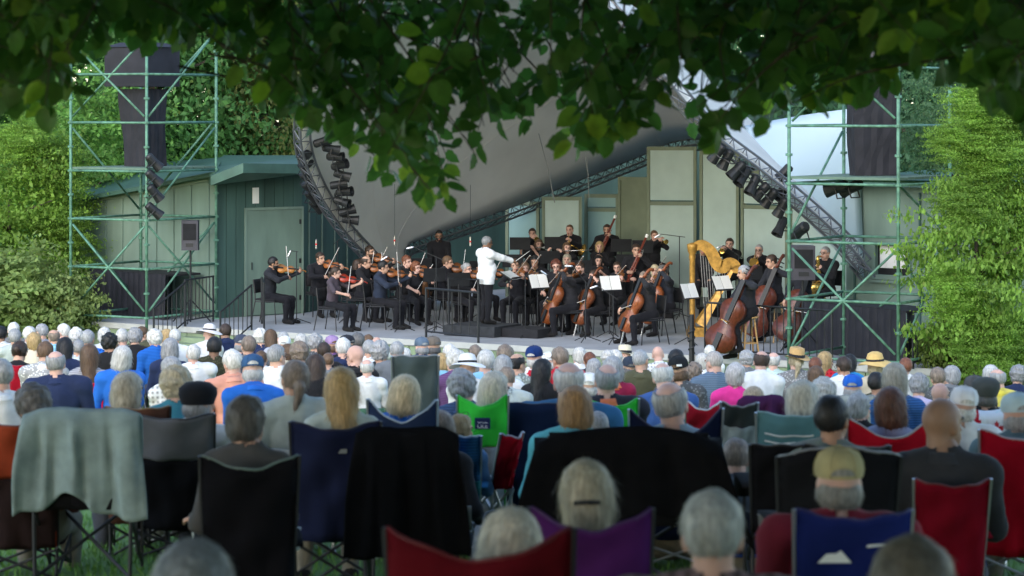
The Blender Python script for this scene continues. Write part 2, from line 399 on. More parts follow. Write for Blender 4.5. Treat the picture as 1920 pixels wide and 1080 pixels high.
def truss_parts(par, path, r, off, mat, closed=False, nl=0):
    """triangular truss along a path: three chords and one zigzag lacing"""
    ch = [[], [], []]
    for i, p in enumerate(path):
        t = (path[min(i + 1, len(path) - 1)] - path[max(i - 1, 0)]).normalized()
        a = t.cross(Vector((0, 1, 0))).normalized(); b = a.cross(t).normalized()
        for k in range(3):
            w = 2 * math.pi * k / 3 + .5
            ch[k].append(p + (a * math.cos(w) + b * math.sin(w)) * off)
    for k in range(3): MB().tube(ch[k], r, 5).build('chord', mat, par)
    mb = MB()
    for k in range(3):
        c0, c1 = ch[k], ch[(k + 1) % 3]
        for i in range(len(path) - 1):
            mb.tube([c0[i], c1[i + 1]], r * .38, 4, cap=False); mb.tube([c0[i], c1[i]], r * .38, 4, cap=False)
    tag(mb.build('lacing', mat, par), kind='stuff')
    return ch
M['alu'] = mat_plain('weathered aluminium', (.17, .18, .2), .5, .5, 4)
M['truss'] = mat_plain('dark truss', (.10, .11, .12), .5, .5, 4)
t = thing('lighting_truss', 'arched aluminium lighting truss along the front of the shell', 'truss')
FA = spline(ARCH, 58)
truss_parts(t, FA, .026, .19, M['alu'])
t = thing('lighting_truss', 'dark lower truss along the rear rim of the shell', 'truss')
truss_parts(t, [p + Vector((0, -.1, -.12)) for p in spline(BACK, 70)[5:]], .024, .15, M['truss'])
# hanging cables
for i, (x0, y0, x1, y1) in enumerate([(1010, 250, 1040, 380), (1098, 290, 1104, 372)]):
    t = tag(MB().tube([P(x0, y0, 61), P((x0 + x1) / 2 + 2, (y0 + y1) / 2, 61), P(x1, y1, 61)], .012, 5).build('hanging_cable', M['silver']),
            ['longer pale cable hanging under the shell', 'shorter pale cable hanging under the shell above the bassoonist'][i], 'cable')
# pale side membrane right of the arch
prow = []
for i in range(13):
    a = i / 12
    top = P(1395 + 215 * a, 236 - 34 * a + 26 * math.sin(math.pi * a) * -.1, 52.2 - .2 * a)
    bot = P(1430 + 190 * a, 330 + 190 * a, 50.9 + 1.0 * a)
    prow.append([top.lerp(bot, j / 10) + Vector((0, -.5, .25)) * math.sin(math.pi * j / 10) * .5 * math.sin(math.pi * a) for j in range(11)])
tag(MB().grid(prow, .03).build('side_membrane', M['membrane'], None, True), 'pale blue white tent membrane right of the lighting truss', 'membrane')

# ------------------------------------------------------------------ right wing
rh = thing('stage_house', 'sage green stage house with shuttered window right of the stage', 'building')
A2, B2 = Vector(XY(1597, 52.2)), Vector(XY(1960, 49.4)); d2 = (B2 - A2); n2 = Vector((d2.y, -d2.x)).normalized()
tw = .19
MB().slab(A2, A2 + d2 * .125, -.6, 3.0, .15).slab(A2 + d2 * .125, A2 + d2 * .31, -.6, 1.22, .15).slab(A2 + d2 * .125, A2 + d2 * .31, 1.83, 3.0, .15).slab(A2 + d2 * .31, B2, -.6, 3.0, .15).build('wall', M['wing'], rh)
MB().slab(A2, A2 + Vector((.534, .846)) * 5, -.6, 3.0, .12).build('wall', M['wing'], rh)
for i in range(9):
    p = A2 + d2 * ((i + .12) / 8.6) + n2 * .002
    if .1 < (i + .12) / 8.6 < .32: continue
    MB().slab(p, p + d2.normalized() * .04, -.5, 2.85, .03, -1).build('batten', M['wingdark'], rh)
wd = MB().slab(A2 + d2 * .13 - n2 * .08, A2 + d2 * .305 - n2 * .08, 1.24, 1.81, .02).build('window', M['blackm'], rh)
MB().slab(A2 + d2 * .145 - n2 * .05, A2 + d2 * .28 - n2 * .05, 1.37, 1.80, .01).build('blind', M['paper'], wd)
fr = MB()
for a_, b_, z0, z1 in ((.115, .13, 1.15, 1.9), (.305, .32, 1.15, 1.9), (.1302, .3048, 1.81, 1.9), (.1302, .3048, 1.15, 1.24)):
    fr.slab(A2 + d2 * a_ + n2 * .003, A2 + d2 * b_ + n2 * .003, z0, z1, .035, -1)
fr.build('frame', M['wing'], wd)
MB().slab(A2 + d2 * .105 + n2 * .005, A2 + d2 * .33 + n2 * .005, 1.09, 1.14, .09, -1).build('sill', M['wing'], wd)
roof('roof', [(*(A2 + n2 * .4), 3.1), (*(B2 + n2 * .4), 3.1), (*(B2 - n2 * 5), 3.3), (*(A2 - n2 * 5), 3.3)], .14, M['roofgreen'], rh)

# ------------------------------------------------------------------ scaffold towers
M['scaf'] = mat_plain('green scaffold paint', (.10, .225, .155), .6, .1, 9, .6, 1.25, .2)
def tower(label, legs, base, top, levels, faces, singles):
    t = thing('scaffold_tower', label, 'scaffold', (*legs['N'], base['N']))
    o = Vector((*legs['N'], base['N']))
    J = lambda k, z: Vector((*legs[k], z)) - o
    for k in legs:
        lg = MB().tube([J(k, base[k] + .02), J(k, top[k])], .031, 8).build('leg', M['scaf'], t, True)
        mb = MB().box(J(k, base[k] + .015), (.16, .16, .03))
        mb.build('base_plate', M['scaf'], lg)
        z = levels[0]
        while z < top[k]:
            MB().lathe([(.037, -.025), (.062, -.02), (.062, .02), (.037, .025)], J(k, z), n=8).build('coupler', M['scaf'], lg)
            z += .5
    def bar(a, za, b, zb, nm, r=.025, ins=.04):
        p, q = J(a, za), J(b, zb); dv = (q - p).normalized() * ins
        MB().tube([p + dv, q - dv], r, 7).build(nm, M['scaf'], t, True)
    for a, b in faces:
        for z in levels:
            if z < min(top[a], top[b]): bar(a, z, b, z, 'ledger')
    for a, za, b, zb in singles: bar(a, za, b, zb, 'diagonal_brace', .023, .08)
    return t, J
Lg = dict(L=(-9.2, 55.6), N=(-7.48, 54.6), R=(-6.27, 56.5), B=(-8.0, 57.5))
lv = [.17 + i for i in range(7)]
tower('green scaffold tower left of the stage carrying a black speaker column', Lg, dict(L=g(55), N=g(54), R=0, B=0), dict(L=6.0, N=6.15, R=6.45, B=6.3), lv,
      [('L', 'N'), ('N', 'R'), ('R', 'B'), ('B', 'L')],
      [('L', 2.1, 'N', .25), ('N', 2.1, 'L', .25), ('L', 4.25, 'N', 5.95), ('L', 5.85, 'N', 4.25), ('N', 4.25, 'R', 6.1), ('N', 2.25, 'R', 4.1), ('N', .25, 'R', 2.1), ('N', 2.1, 'R', .3),
       ('B', 2.25, 'L', 4.1), ('R', 4.25, 'B', 2.3), ('B', .25, 'L', 2.1), ('R', 6.1, 'B', 4.3), ('R', 2.1, 'B', .3)])
Rg = dict(N=(6.534, 45.1), L=(4.8, 46.2), B=(5.98, 48.06), R=(7.71, 46.97))
tower('green scaffold tower right of the stage half hidden by a tree', Rg, dict(L=g(46), N=g(45), B=0, R=0), dict(L=6.2, N=6.3, B=5.0, R=6.1), lv,
      [('L', 'N'), ('N', 'R'), ('R', 'B'), ('B', 'L')],
      [('L', 2.1, 'N', .25), ('N', 2.1, 'L', .25), ('L', 4.2, 'N', 6.0), ('N', 4.25, 'L', 6.0), ('B', 4.1, 'L', 2.25), ('L', .25, 'B', 2.1), ('B', 2.3, 'N', 4.1) if False else ('N', 2.1, 'R', .3), ('N', .25, 'R', 2.1),
       ('R', 2.2, 'B', 4.1), ('B', .3, 'R', 2.1), ('L', 2.25, 'B', 4.1)])
# decks
M['deck'] = mat_plain('weathered green deck board', (.10, .16, .12), .8, 0, 4)
def deck(label, legs, z, n):
    t = thing('scaffold_deck', label, 'platform', (*legs['N'], z)); o = Vector((*legs['N'], z))
    a, b, c, d = (Vector((*legs[k], z)) - o for k in 'LNRB')
    for i in range(n):
        t0, t1 = (i + .04) / n, (i + .96) / n
        q = [a.lerp(d, t0), b.lerp(c, t0), b.lerp(c, t1), a.lerp(d, t1)]
        vs = [p + Vector((0, 0, .03)) for p in q] + [p + Vector((0, 0, .075)) for p in q]
        MB().add(vs, [(3, 2, 1, 0), (4, 5, 6, 7), (0, 1, 5, 4), (1, 2, 6, 5), (2, 3, 7, 6), (3, 0, 4, 7)]).build('plank', M['deck'], t)
deck('plank platform under the black speakers in the left tower', Lg, 3.17, 6)
deck('plank platform under the black speakers in the right tower', Rg, 3.22, 6)
# loudspeaker columns under black covers
M['cover'] = mat_plain('black speaker cover', (.015, .015, .021), .75, 0, 3, .7, 1.35, .25)
def pa(label, c, z0, w, dp, hgt, rz, lean, head=None):
    t = thing('speaker_column', label, 'loudspeaker', (c[0], c[1], z0), rz)
    vs = []; rows_ = 6
    for i in range(rows_ + 1):
        f = i / rows_; k = .86 + .14 * f
        for j in range(24):
            w_ = 2 * math.pi * j / 24; cx, sy = math.cos(w_), math.sin(w_)
            m = max(abs(cx), abs(sy)); r = .96 + .04 * math.sin(j * 2.7 + i)
            vs.append((cx / m * w / 2 * k * r, sy / m * dp / 2 * k * r - lean * f, f * hgt))
    fs = [(i * 24 + j, i * 24 + (j + 1) % 24, (i + 1) * 24 + (j + 1) % 24, (i + 1) * 24 + j) for i in range(rows_) for j in range(24)] + [tuple(range(23, -1, -1)), tuple(rows_ * 24 + j for j in range(24))]
    MB().add(vs, fs).build('speaker_cover', M['cover'], t)
    if head:
        hw_, hd, hh_ = head
        MB().box((0, -lean, hgt + .05 + hh_ / 2), (hw_, hd, hh_)).build('hood', M['cover'], t)
        MB().box((0, -lean, hgt + .05 + hh_ + .055), (hw_ * 1.06, hd * 1.06, .1), taper=.55).build('hood_top', M['cover'], t)
    return t
pa('tall black covered speaker column with wide hood in the left tower', (-7.72, 56.15), 3.25, .78, .7, 1.62, R(-33), .1, (1.12, 1.1, .82))
pa('tall black covered speaker column in the right tower', (6.33, 46.7), 3.3, .92, .6, 1.6, R(5), .04)
t = thing('speaker_hood', 'grey weathered hood box at the top of the right tower', 'box', (6.2, 46.6, 5.2))
MB().box((0, 0, .25), (1.05, .9, .5)).build('box', mat_plain('grey hood', (.12, .11, .12), .8), t)
MB().box((0, 0, .55), (1.12, .96, .08), taper=.7).build('lid', M['cover'], t)
MB().tube([(-.3, 0, 0), (-.3, 0, -.3)], .02).tube([(.3, 0, 0), (.3, 0, -.3)], .02).build('bracket', M['scaf'], t)

# ------------------------------------------------------------------ black skirts, sub box
def skirt(label, pts, z0, h):
    t = thing('draped_riser', label, 'drape', (*pts[0], z0)); o = Vector(pts[0])
    for (a, b) in zip(pts[:-1], pts[1:]):
        a, b = Vector(a) - o, Vector(b) - o; d = b - a; nn = Vector((d.y, -d.x)).normalized(); m = int(d.length / .035)
        lo, hi = [], []
        for i in range(m + 1):
            f = i / m; amp = .03 * (abs(math.sin(i * .55)) ** .5)
            p = a + d * f + nn * amp; lo.append((p.x + nn.x * .02, p.y + nn.y * .02, .01)); hi.append((p.x, p.y, h))
        MB().grid([lo, hi]).build('skirt', M['cover'], t)
    ps = [Vector(p) - o for p in pts]
    n0 = (ps[1] - ps[0]); nb = Vector((-n0.y, n0.x)).normalized() * .9
    q = [ps[0], ps[1], ps[1] + nb, ps[0] + nb]
    MB().prism([(p.x, p.y) for p in q], h - .03, h + .01).build('top_board', M['blackcl'], t)
skirt('black pleated drape round the riser inside the left tower', [XY(168, 58.2), XY(312, 56.2), XY(318, 58.3)], 0, .95)
skirt('black pleated drape round the riser inside the right tower', [XY(1503, 49.2), XY(1700, 46.6), XY(1712, 48)], 0, .92)
t = thing('subwoofer', 'small black speaker box beside the right tower drape', 'loudspeaker', (*XY(1714, 46.8), 0))
MB().box((0, .2, .26), (.26, .4, .5)).build('cabinet', M['blackm'], t); MB().box((0, -.008, .26), (.22, .012, .45)).build('grille', M['blackcl'], t)

# ------------------------------------------------------------------ railings, stairs, podium
def railing(label, p, q, zp, zq, h, nb, post=(0, 1), bottom=.12, tr=.02):
    t = thing('railing', label, 'railing', (p[0], p[1], zp)); o = Vector((p[0], p[1], zp))
    a = Vector((0, 0, 0)); b = Vector((q[0], q[1], zq)) - o; up = Vector((0, 0, h))
    MB().tube([a + up, b + up], tr, 6).build('top_rail', M['blackm'], t)
    if bottom is not None: MB().tube([a + Vector((0, 0, bottom)), b + Vector((0, 0, bottom))], tr * .8, 6).build('bottom_rail', M['blackm'], t)
    for f in post: MB().tube([a.lerp(b, f), a.lerp(b, f) + up * 1.02], tr * 1.15, 6).build('post', M['blackm'], t)
    for i in range(nb):
        c = a.lerp(b, (i + 1) / (nb + 1)); MB().tube([c + Vector((0, 0, bottom or 0)), c + up], tr * .5, 5).build('baluster', M['blackm'], t)
    return t
s0 = st(2.75, -.02); s1 = st(4.35, -.02)
stt = thing('stage_steps', 'green wooden steps up to the stage by the left tower', 'steps', (*s0, g(54)))
for i in range(3):
    a = Vector(s0) - VV * (.28 * (3 - i)) - Vector(s0); b = a + U * 1.5
    MB().prism([a - VV * .0, b, b + VV * .28, a + VV * .28], 0, (-.12 - g(54)) * (i + 1) / 3.6).build('step', M['fascia'], stt)
railing('black rail on the left side of the stage steps', Vector(st(2.7, -1.0)), Vector(st(2.7, 0)), g(53.5), 0, .92, 6)
railing('black rail on the right side of the stage steps', Vector(st(4.4, -1.0)), Vector(st(4.4, 0)), g(53.5), 0, .92, 6)
railing('black rail on the stage from the steps to the left tower', st(2.6, .1), st(2.3, 1.4), 0, 0, .95, 7)
railing('black rail on the stage edge right of the left steps', st(3.5, 1.5), st(4.6, .15), 0, 0, .95, 8)
railing('black guard rail at the front edge behind the conductor', XY(799, 52.0), XY(897, 50.75), 0, 0, .96, 5, tr=.024)
railing('black guard rail with many balusters in front of the double basses', XY(1322, 48.35), XY(1482, 47.05), 0, 0, .95, 12)
railing('black guard rail in front of the right tower drape', XY(1490, 46.95), XY(1560, 46.35), 0, 0, .95, 4)
railing('black rail at the right end of the stage', XY(1712, 45.75), XY(1790, 47.6), 0, 0, .55, 9)
pod = thing('conductor_podium', 'low black conductor podium with a back rail', 'podium', (*XY(905, 52.6), 0), R(-30))
MB().box((0, 0, .11), (1.15, 1.05, .2)).build('platform', mat_plain('podium carpet', (.025, .027, .03), .9, 0, 9, .7, 1.3), pod)
MB().box((1.0, .12, .09), (.8, .8, .17)).build('side_step', M['blackcl'], pod)
MB().tube([(-.54, -.4, .2), (-.54, -.4, 1.12), (.2, -.5, 1.12), (.2, -.5, .2)], .026, 7).build('back_rail', M['blackm'], pod)
t = thing('cable_post', 'short thick black post wound with cable below the harp', 'post', (*XY(1297, 48.1), -.25))
MB().tube([(0, 0, .02), (0, 0, 1.0)], [.05, .045], 8).build('post', M['blackm'], t); MB().lathe([(.16, 0), (.16, .03), (.05, .06)], n=10).build('base', M['blackm'], t)
MB().tube(spline([(0.06 * math.cos(i * 1.3), .06 * math.sin(i * 1.3), .3 + i * .03) for i in range(16)], 40), .012, 4).build('cable_coil', M['blackm'], t)

# ------------------------------------------------------------------ stage lamps on the trusses
def lamp_meshes():
    b = MB().lathe([(.075, -.2), (.1, -.16), (.1, .05), (.125, .2), (.13, .22), (.105, .215), (.1, .1)], n=12)
    y = MB().tube([(-.14, 0, 0), (-.14, 0, .0), (-.14, -.19, 0), (.14, -.19, 0), (.14, 0, 0)], .014, 5)
    ln = MB().lathe([(.0, .11), (.098, .11), (.098, .12), (.05, .135)], n=12)
    return b.mesh('housing', M['blackm']), y.mesh('yoke', M['blackm']), ln.mesh('lens', M['silver'])
LM = lamp_meshes(); LMP = mat_plain
def lamp(label, p, d, sc=1.0, group='lamps'):
    """p clamp point, d aim direction"""
    t = thing('stage_lamp', label, 'lamp', p, 0, group)
    q = Vector(d).normalized().to_track_quat('Z', 'Y'); t.rotation_mode = 'QUATERNION'; t.rotation_quaternion = q
    t.scale = (sc,) * 3
    for m in LM: obj(m.name, m, t)
nthw = ['first', 'second', 'third', 'fourth', 'fifth', 'sixth', 'seventh', 'eighth', 'ninth', 'tenth', 'eleventh', 'twelfth']
for i, (x, y) in enumerate([(568, 283), (570, 299), (572, 316), (575, 334), (579, 352), (584, 369), (592, 386)]):
    D = 54.6 + i * .3; lamp(f'{nthw[i]} lamp from the top in the outer left row on the shell truss', P(x, y, D), (.55 + .1 * math.sin(i * 2), .5, -.5), .82, 'lamps on the left limb of the shell truss')
for i, (x, y) in enumerate([(603, 266), (620, 279), (628, 294), (636, 310), (641, 328), (634, 346), (645, 360), (640, 378), (650, 396), (656, 412), (608, 318), (616, 368)]):
    D = 54.4 + i * .19; lamp(f'{nthw[i]} lamp from the top in the inner left row on the shell truss', P(x, y, D), (.9, -.15 + .35 * math.sin(i * 1.7), .3 * math.cos(i * 2.3)), .85, 'lamps on the left limb of the shell truss')
for i, (x, y) in enumerate([(1346, 286), (1362, 298), (1382, 318), (1394, 330), (1412, 346), (1428, 358), (1444, 370), (1466, 388), (1470, 324), (1468, 357), (1464, 424), (1338, 268)]):
    D = 48.8 + i * .15; lamp(f'{nthw[i]} lamp from the top on the right limb of the shell truss', P(x, y, D), (-.55 + .2 * math.sin(i * 2.1), .35 * math.cos(i), -.75), .9, 'lamps on the right limb of the shell truss')
for i, (x, y) in enumerate([(288, 303), (288, 333), (290, 361), (288, 394)]):
    lamp(f'{nthw[i]} lamp from the top on the left scaffold tower', P(x, y, 54.5), (.5 + .3 * math.sin(i * 3), .2, -.55), .9, 'lamps on the left scaffold tower')
for i, (x, y, dx) in enumerate([(1570, 352, -1), (1598, 351, -.6), (1500, 432, -.3)]):
    lamp(f'{nthw[i]} lamp from the left on the right scaffold tower', P(x, y, 46.6), (dx, .5, -.3), 1.0, 'lamps on the right scaffold tower')
def pole_speaker(label, px, D, z0, zs, h, w):
    t = thing('speaker_stand', label, 'loudspeaker', (*XY(px, D), z0))
    MB().tube([(0, 0, .03), (0, 0, zs)], .02, 8).build('pole', M['blackm'], t)
    for k in range(3):
        a = 2.1 * k + .5; MB().tube([(0, 0, .5), (.45 * math.cos(a), .45 * math.sin(a), .02)], .014, 6).build('leg', M['blackm'], t)
    MB().box((0, 0, zs + h / 2), (w, w * .85, h)).build('cabinet', mat_plain('grey black cabinet', (.05, .048, .06), .6), t)
    MB().box((0, -w * .43, zs + h * .62), (w * .8, .02, h * .55)).build('grille', M['blackcl'], t)
    MB().box((0, -w * .43, zs + h * .18), (w * .45, .02, h * .12)).build('horn', M['blackm'], t)
pole_speaker('dark speaker on a pole inside the left tower', 357, 55.4, 0, 1.52, .62, .34)
pole_speaker('dark speaker on a pole inside the right tower', 1505, 48.6, 0, 1.35, .62, .42)
# ------------------------------------------------------------------ vegetation
def mat_leaf(name, trans=.35, rough=.55, lo=.6, hi=1.35, nscale=1.3, warm=None):
    m, nt, b, n, l = nodes(name)
    oi = n.new('ShaderNodeObjectInfo')
    o, f = noise_mul(nt, oi.outputs['Color'], nscale, lo, hi, None, 2)
    if warm:
        _, f2 = noise_mul(nt, oi.outputs['Color'], 7, 0, 1, None, 2)
        mr = n.new('ShaderNodeMapRange'); mr.inputs[1].default_value = .62; mr.inputs[2].default_value = .85; l.new(f2, mr.inputs[0])
        mxc = n.new('ShaderNodeMix'); mxc.data_type = 'RGBA'; l.new(mr.outputs[0], mxc.inputs[0]); l.new(o, mxc.inputs[6]); mxc.inputs[7].default_value = (*warm, 1)
        o = mxc.outputs[2]
    l.new(o, b.inputs['Base Color']); b.inputs['Roughness'].default_value = rough; b.inputs['Specular IOR Level'].default_value = .3
    t = n.new('ShaderNodeBsdfTranslucent'); l.new(o, t.inputs[0]); mx = n.new('ShaderNodeMixShader'); mx.inputs[0].default_value = trans
    l.new(b.outputs[0], mx.inputs[1]); l.new(t.outputs[0], mx.inputs[2]); l.new(mx.outputs[0], n['Material Output'].inputs[0])
    return m
M['leaf'] = mat_leaf('tree leaves', .5, lo=.6, hi=1.4, nscale=2.2, warm=(.22, .2, .05))
M['bark'] = mat_plain('bark', (.07, .055, .042), .9, 0, 4, .6, 1.3, .6, (6, 6, 1))
def leaf_cloud(n_clump, per, radii, leaf, seed, hollow=.55, spread=.16, droop=.25, flat=.5):
    r = np.random.RandomState(seed)
    d = r.normal(size=(n_clump, 3)); d /= np.linalg.norm(d, axis=1, keepdims=True)
    rad = (hollow + (1 - hollow) * r.rand(n_clump, 1) ** .6) * (1 + .2 * np.sin(d[:, :1] * 5 + seed) + .18 * np.cos(d[:, 2:3] * 7 + seed) + .1 * np.sin(d[:, 1:2] * 9))
    c = d * rad * np.array(radii)
    cl = np.repeat(c, per, 0); dn = np.repeat(d, per, 0)
    n = len(cl); mr = min(radii)
    p = cl + r.normal(size=(n, 3)) * np.array([1, 1, flat]) * spread * mr
    nrm = dn * .5 + np.array([0, 0, .75]) + r.normal(size=(n, 3)) * .65; nrm /= np.linalg.norm(nrm, axis=1, keepdims=True)
    t = np.cross(nrm, r.normal(size=(n, 3))); t[:, 2] -= droop; t /= np.linalg.norm(t, axis=1, keepdims=True) + 1e-9
    b = np.cross(nrm, t); s = leaf * r.uniform(.6, 1.3, (n, 1))
    V = np.stack([p - t * s * .5, p + b * s * .3, p + t * s * .5, p - b * s * .3], 1).reshape(-1, 3)
    return V, np.arange(n * 4).reshape(-1, 4)
CL = {}
def crown_mesh(key, *a, **k):
    if key not in CL: CL[key] = mesh_np('crown_' + key, *leaf_cloud(*a, **k), M['leaf'], False)
    return CL[key]
crown_mesh('big', 560, 46, (1, 1, 1.25), .055, 3, spread=.11)
crown_mesh('big2', 560, 46, (1, 1, 1.25), .052, 8, spread=.12)
crown_mesh('mid', 150, 95, (1, 1, 1.2), .072, 5, hollow=.3, spread=.2, droop=.5, flat=.2)
crown_mesh('mid2', 150, 95, (1, 1, 1.2), .066, 15, hollow=.3, spread=.2, droop=.5, flat=.2)
crown_mesh('shrub', 160, 40, (1, 1, .8), .12, 6, spread=.16)
def tree(label, px, D, cz, rx, rz, col, key, cat='tree', rot=0, ry=None, zb=None, name='broadleaf_tree', group=None, lobes=()):
    x, y = XY(px, D); zb = g(D) if zb is None else zb
    t = thing(name, label, cat, (x, y, zb), rot, group)
    th = max(.05, rx * .06)
    if cat == 'tree':
        top = cz - zb + rz * .2
        MB().tube(spline([(0, 0, -.1), (th * .8, th * .3, top * .4), (-th * .5, 0, top * .75), (0, 0, top)], 8), [th * (1.3 - .9 * i / 8) for i in range(9)], 8).build('trunk', M['bark'], t, True)
        for k in range(5):
            a = k * 1.3 + rot; z0 = top * (.45 + .09 * k)
            MB().tube([(0, 0, z0), (rx * .35 * math.cos(a), rx * .35 * math.sin(a), z0 + rz * .2), (rx * .75 * math.cos(a), rx * .75 * math.sin(a), z0 + rz * .32)], [th * .5, th * .35, th * .12], 6).build('limb', M['bark'], t, True)
    else:
        for k in range(4):
            a = k * 1.6; MB().tube([(0, 0, 0), (rx * .4 * math.cos(a), rx * .4 * math.sin(a), (cz - zb))], [.03, .012], 5).build('stem', M['bark'], t)
    c = obj('crown', crown_mesh(key), t, col, (0, 0, cz - zb)); c.scale = (rx, ry or rx, rz)
    for k, (dx, dy, dz, s) in enumerate(lobes):
        q = obj('crown_lobe', crown_mesh(key), t, tuple(v * (.85 + .1 * (k % 4)) for v in col), (dx, dy, cz - zb + dz), (0, 0, k * 1.1)); q.scale = (s, s, s * .8)
    return t
GB = 'trees behind the stage'
DK = (.07, .165, .05); MD = (.105, .25, .065); LT = (.16, .33, .065); YL = (.22, .37, .06); BL = (.08, .185, .085)
tree('bright yellow green tree at the left edge beside the left tower', 20, 58.5, 2.2, 1.5, 1.6, YL, 'mid', rot=.3, lobes=[(.9, -.4, 1.0, .7), (1.1, -.3, -.3, .75), (.2, -.6, 1.6, .6), (1.2, -.2, -1.2, .6), (-.3, -.7, -1.3, .8)])
tree('mid green leafy tree behind the left tower bars', 150, 63, 3.3, 2.2, 2.0, LT, 'mid2', rot=1.3)
tree('pale green shrub at the left edge behind the audience', 20, 56.0, .55, 1.25, 1.1, (.24, .33, .10), 'shrub', 'shrub', name='shrub')
tree('pale loose shrub at the foot of the left tower', 118, 55.6, .3, .75, .95, (.25, .33, .11), 'shrub', 'shrub', 1.1, name='shrub')
for lab, px, D, cz, rx, rz, col, key, rot in [
    ('tall dark green tree at the far left behind the bright tree', -40, 70, 6.2, 3.6, 4.2, MD, 'big', 0),
    ('tall mid green tree seen through the left tower', 240, 69, 5.6, 3.4, 4.0, MD, 'big2', 1),
    ('tall green tree right of the left speaker column', 430, 72, 5.4, 3.2, 3.9, MD, 'big', 2),
    ('olive tinged tree between left tower and shell', 545, 71, 4.6, 2.4, 3.6, (.13, .16, .04), 'big2', 3),
    ('dark tree behind the left side of the shell', 700, 78, 8.0, 4.2, 5.0, DK, 'big', 4),
    ('dark tree behind the middle of the shell', 1010, 80, 8.5, 4.4, 5.2, DK, 'big2', 5),
    ('dark tree behind the right side of the shell', 1330, 76, 7.6, 4.2, 5.2, DK, 'big', 6),
    ('blue green tree behind the right tower', 1600, 68, 6.4, 3.6, 4.4, BL, 'big2', 0.5),
    ('blue green tree at the far right behind the bright maple', 1850, 62, 6.0, 3.6, 4.4, BL, 'big', 1.5)]:
    tree(lab, px, D, cz, rx, rz, col, key, rot=rot, group=GB)
tree('bright light green maple beside the right tower', 1832, 44.9, 2.05, 1.15, 1.75, YL, 'mid', rot=.8, ry=1.1, lobes=[(-.75, -.3, .9, .55), (.7, -.2, 1.4, .7), (-.3, -.4, 1.7, .5), (-.85, -.2, -.6, .5), (.9, -.3, .2, .75), (-.5, -.5, -1.5, .55), (.6, -.5, -1.4, .6), (-.35, -.2, 2.5, .5), (.5, -.2, 2.6, .6), (1.1, 0, 2.2, .7), (-.8, 0, 1.9, .38)])
tree('feathery blue green tree above the bright maple', 1795, 48.8, 4.3, 1.05, 1.15, (.12, .22, .09), 'mid2', rot=2.2)
tree('olive green shrub under the bright maple at the right', 1850, 46.5, .25, .95, 1.05, (.15, .20, .05), 'shrub', 'shrub', .6, name='shrub')
tree('light green shrub at the right end of the stage', 1778, 46.0, .2, .45, .8, (.2, .27, .06), 'shrub', 'shrub', 2.1, name='shrub')
# far wood closing the view
r = np.random.RandomState(2); n = 26000
x = r.uniform(-34, 34, n); y = 92 + r.normal(0, 2.5, n) + .012 * x * x * -1; z = r.uniform(-.5, 1, n) * 0 + r.rand(n) ** .8 * (17 + 3 * np.sin(x * .5)) - .4
s = r.uniform(.3, .7, (n, 1)); p = np.stack([x, y, z], 1)
t = r.normal(size=(n, 3)); t /= np.linalg.norm(t, axis=1, keepdims=True); b = np.cross(t, r.normal(size=(n, 3))); b /= np.linalg.norm(b, axis=1, keepdims=True)
V = np.stack([p - t * s * .6, p + b * s * .35, p + t * s * .6, p - b * s * .35], 1).reshape(-1, 3)
o = obj('far_wood', mesh_np('far_wood', V, np.arange(n * 4).reshape(-1, 4), M['leaf'], False), None, DK); tag(o, 'dense dark wood closing the view behind everything', 'wood', kind='stuff')

# ------------------------------------------------------------------ the trees whose boughs hang over the audience
M['bough'] = mat_leaf('overhanging leaves', .5, .45, .75, 1.2, 2.0)
def leaf_mesh(name, wide, fold, bend):
    """heart-shaped toothed leaf, stalk at the origin, tip towards -Z"""
    out = [(0, .0), (.20, .03), (.36, -.09), (.45, -.28), (.45, -.48), (.38, -.66), (.25, -.84), (.10, -.97), (0, -1.05)]
    mb = MB(); vs = []
    for x_, z_ in out: vs.append((x_ * wide, fold * x_ + bend * z_ * z_, z_ - .12))
    mid = [(0, -.02 + bend * z_ * z_, z_ - .12) for _, z_ in out]
    lf = [(-v[0], v[1], v[2]) for v in vs]
    n = len(out); allv = vs + mid + lf; fs = []
    for i in range(n - 1):
        fs.append((i, i + 1, n + i + 1, n + i)); fs.append((n + i, n + i + 1, 2 * n + i + 1, 2 * n + i))
    mb.add(allv, fs)
    mb.tube([(0, 0, 0), (0, .01, -.13)], .018, 3)
    return mb
def toothed(mb, k, amp):
    n_ = 9
    for i in list(range(1, n_ - 1)) + list(range(2 * n_ + 1, 3 * n_ - 1)):
        x_, y_, z_ = mb.v[i]; s_ = 1 + amp * (1 if (i % n_) % 2 else -1); mb.v[i] = (x_ * s_, y_, z_ + .02 * k * (i % 2))
    return mb
LFS = [toothed(leaf_mesh('leaf', w_, f_, b_), i_, [.0, .1, .16, .0, .13][i_]) for i_, (w_, f_, b_) in enumerate(((1, .25, .1), (.86, -.2, .25), (1.08, .12, -.2), (.75, .4, .15), (.95, -.3, -.1)))]
PROF = [(-60, 200), (0, 225), (50, 245), (100, 205), (128, 225), (150, 150), (190, 95), (230, 75), (270, 85), (310, 100), (345, 80), (365, 45), (385, 15), (402, 40), (430, 110), (455, 165), (480, 175), (505, 165), (545, 215),
        (580, 245), (615, 255), (650, 272), (680, 300), (720, 340), (760, 355), (800, 370), (840, 382), (880, 340), (915, 270), (950, 262), (985, 240), (1010, 280), (1045, 298), (1085, 285), (1130, 300), (1165, 262), (1200, 235), (1235, 225),
        (1270, 270), (1310, 268), (1340, 285), (1375, 262), (1410, 258), (1440, 235), (1470, 195), (1510, 185), (1560, 170), (1600, 195), (1650, 180), (1672, 165), (1690, 90), (1730, 110), (1770, 120), (1810, 130), (1850, 190), (1890, 215), (1930, 230), (1990, 240)]
px_, py_ = zip(*PROF)
rb = random.Random(77)
leafs = []                                   # (position, direction basis, size, mesh index)
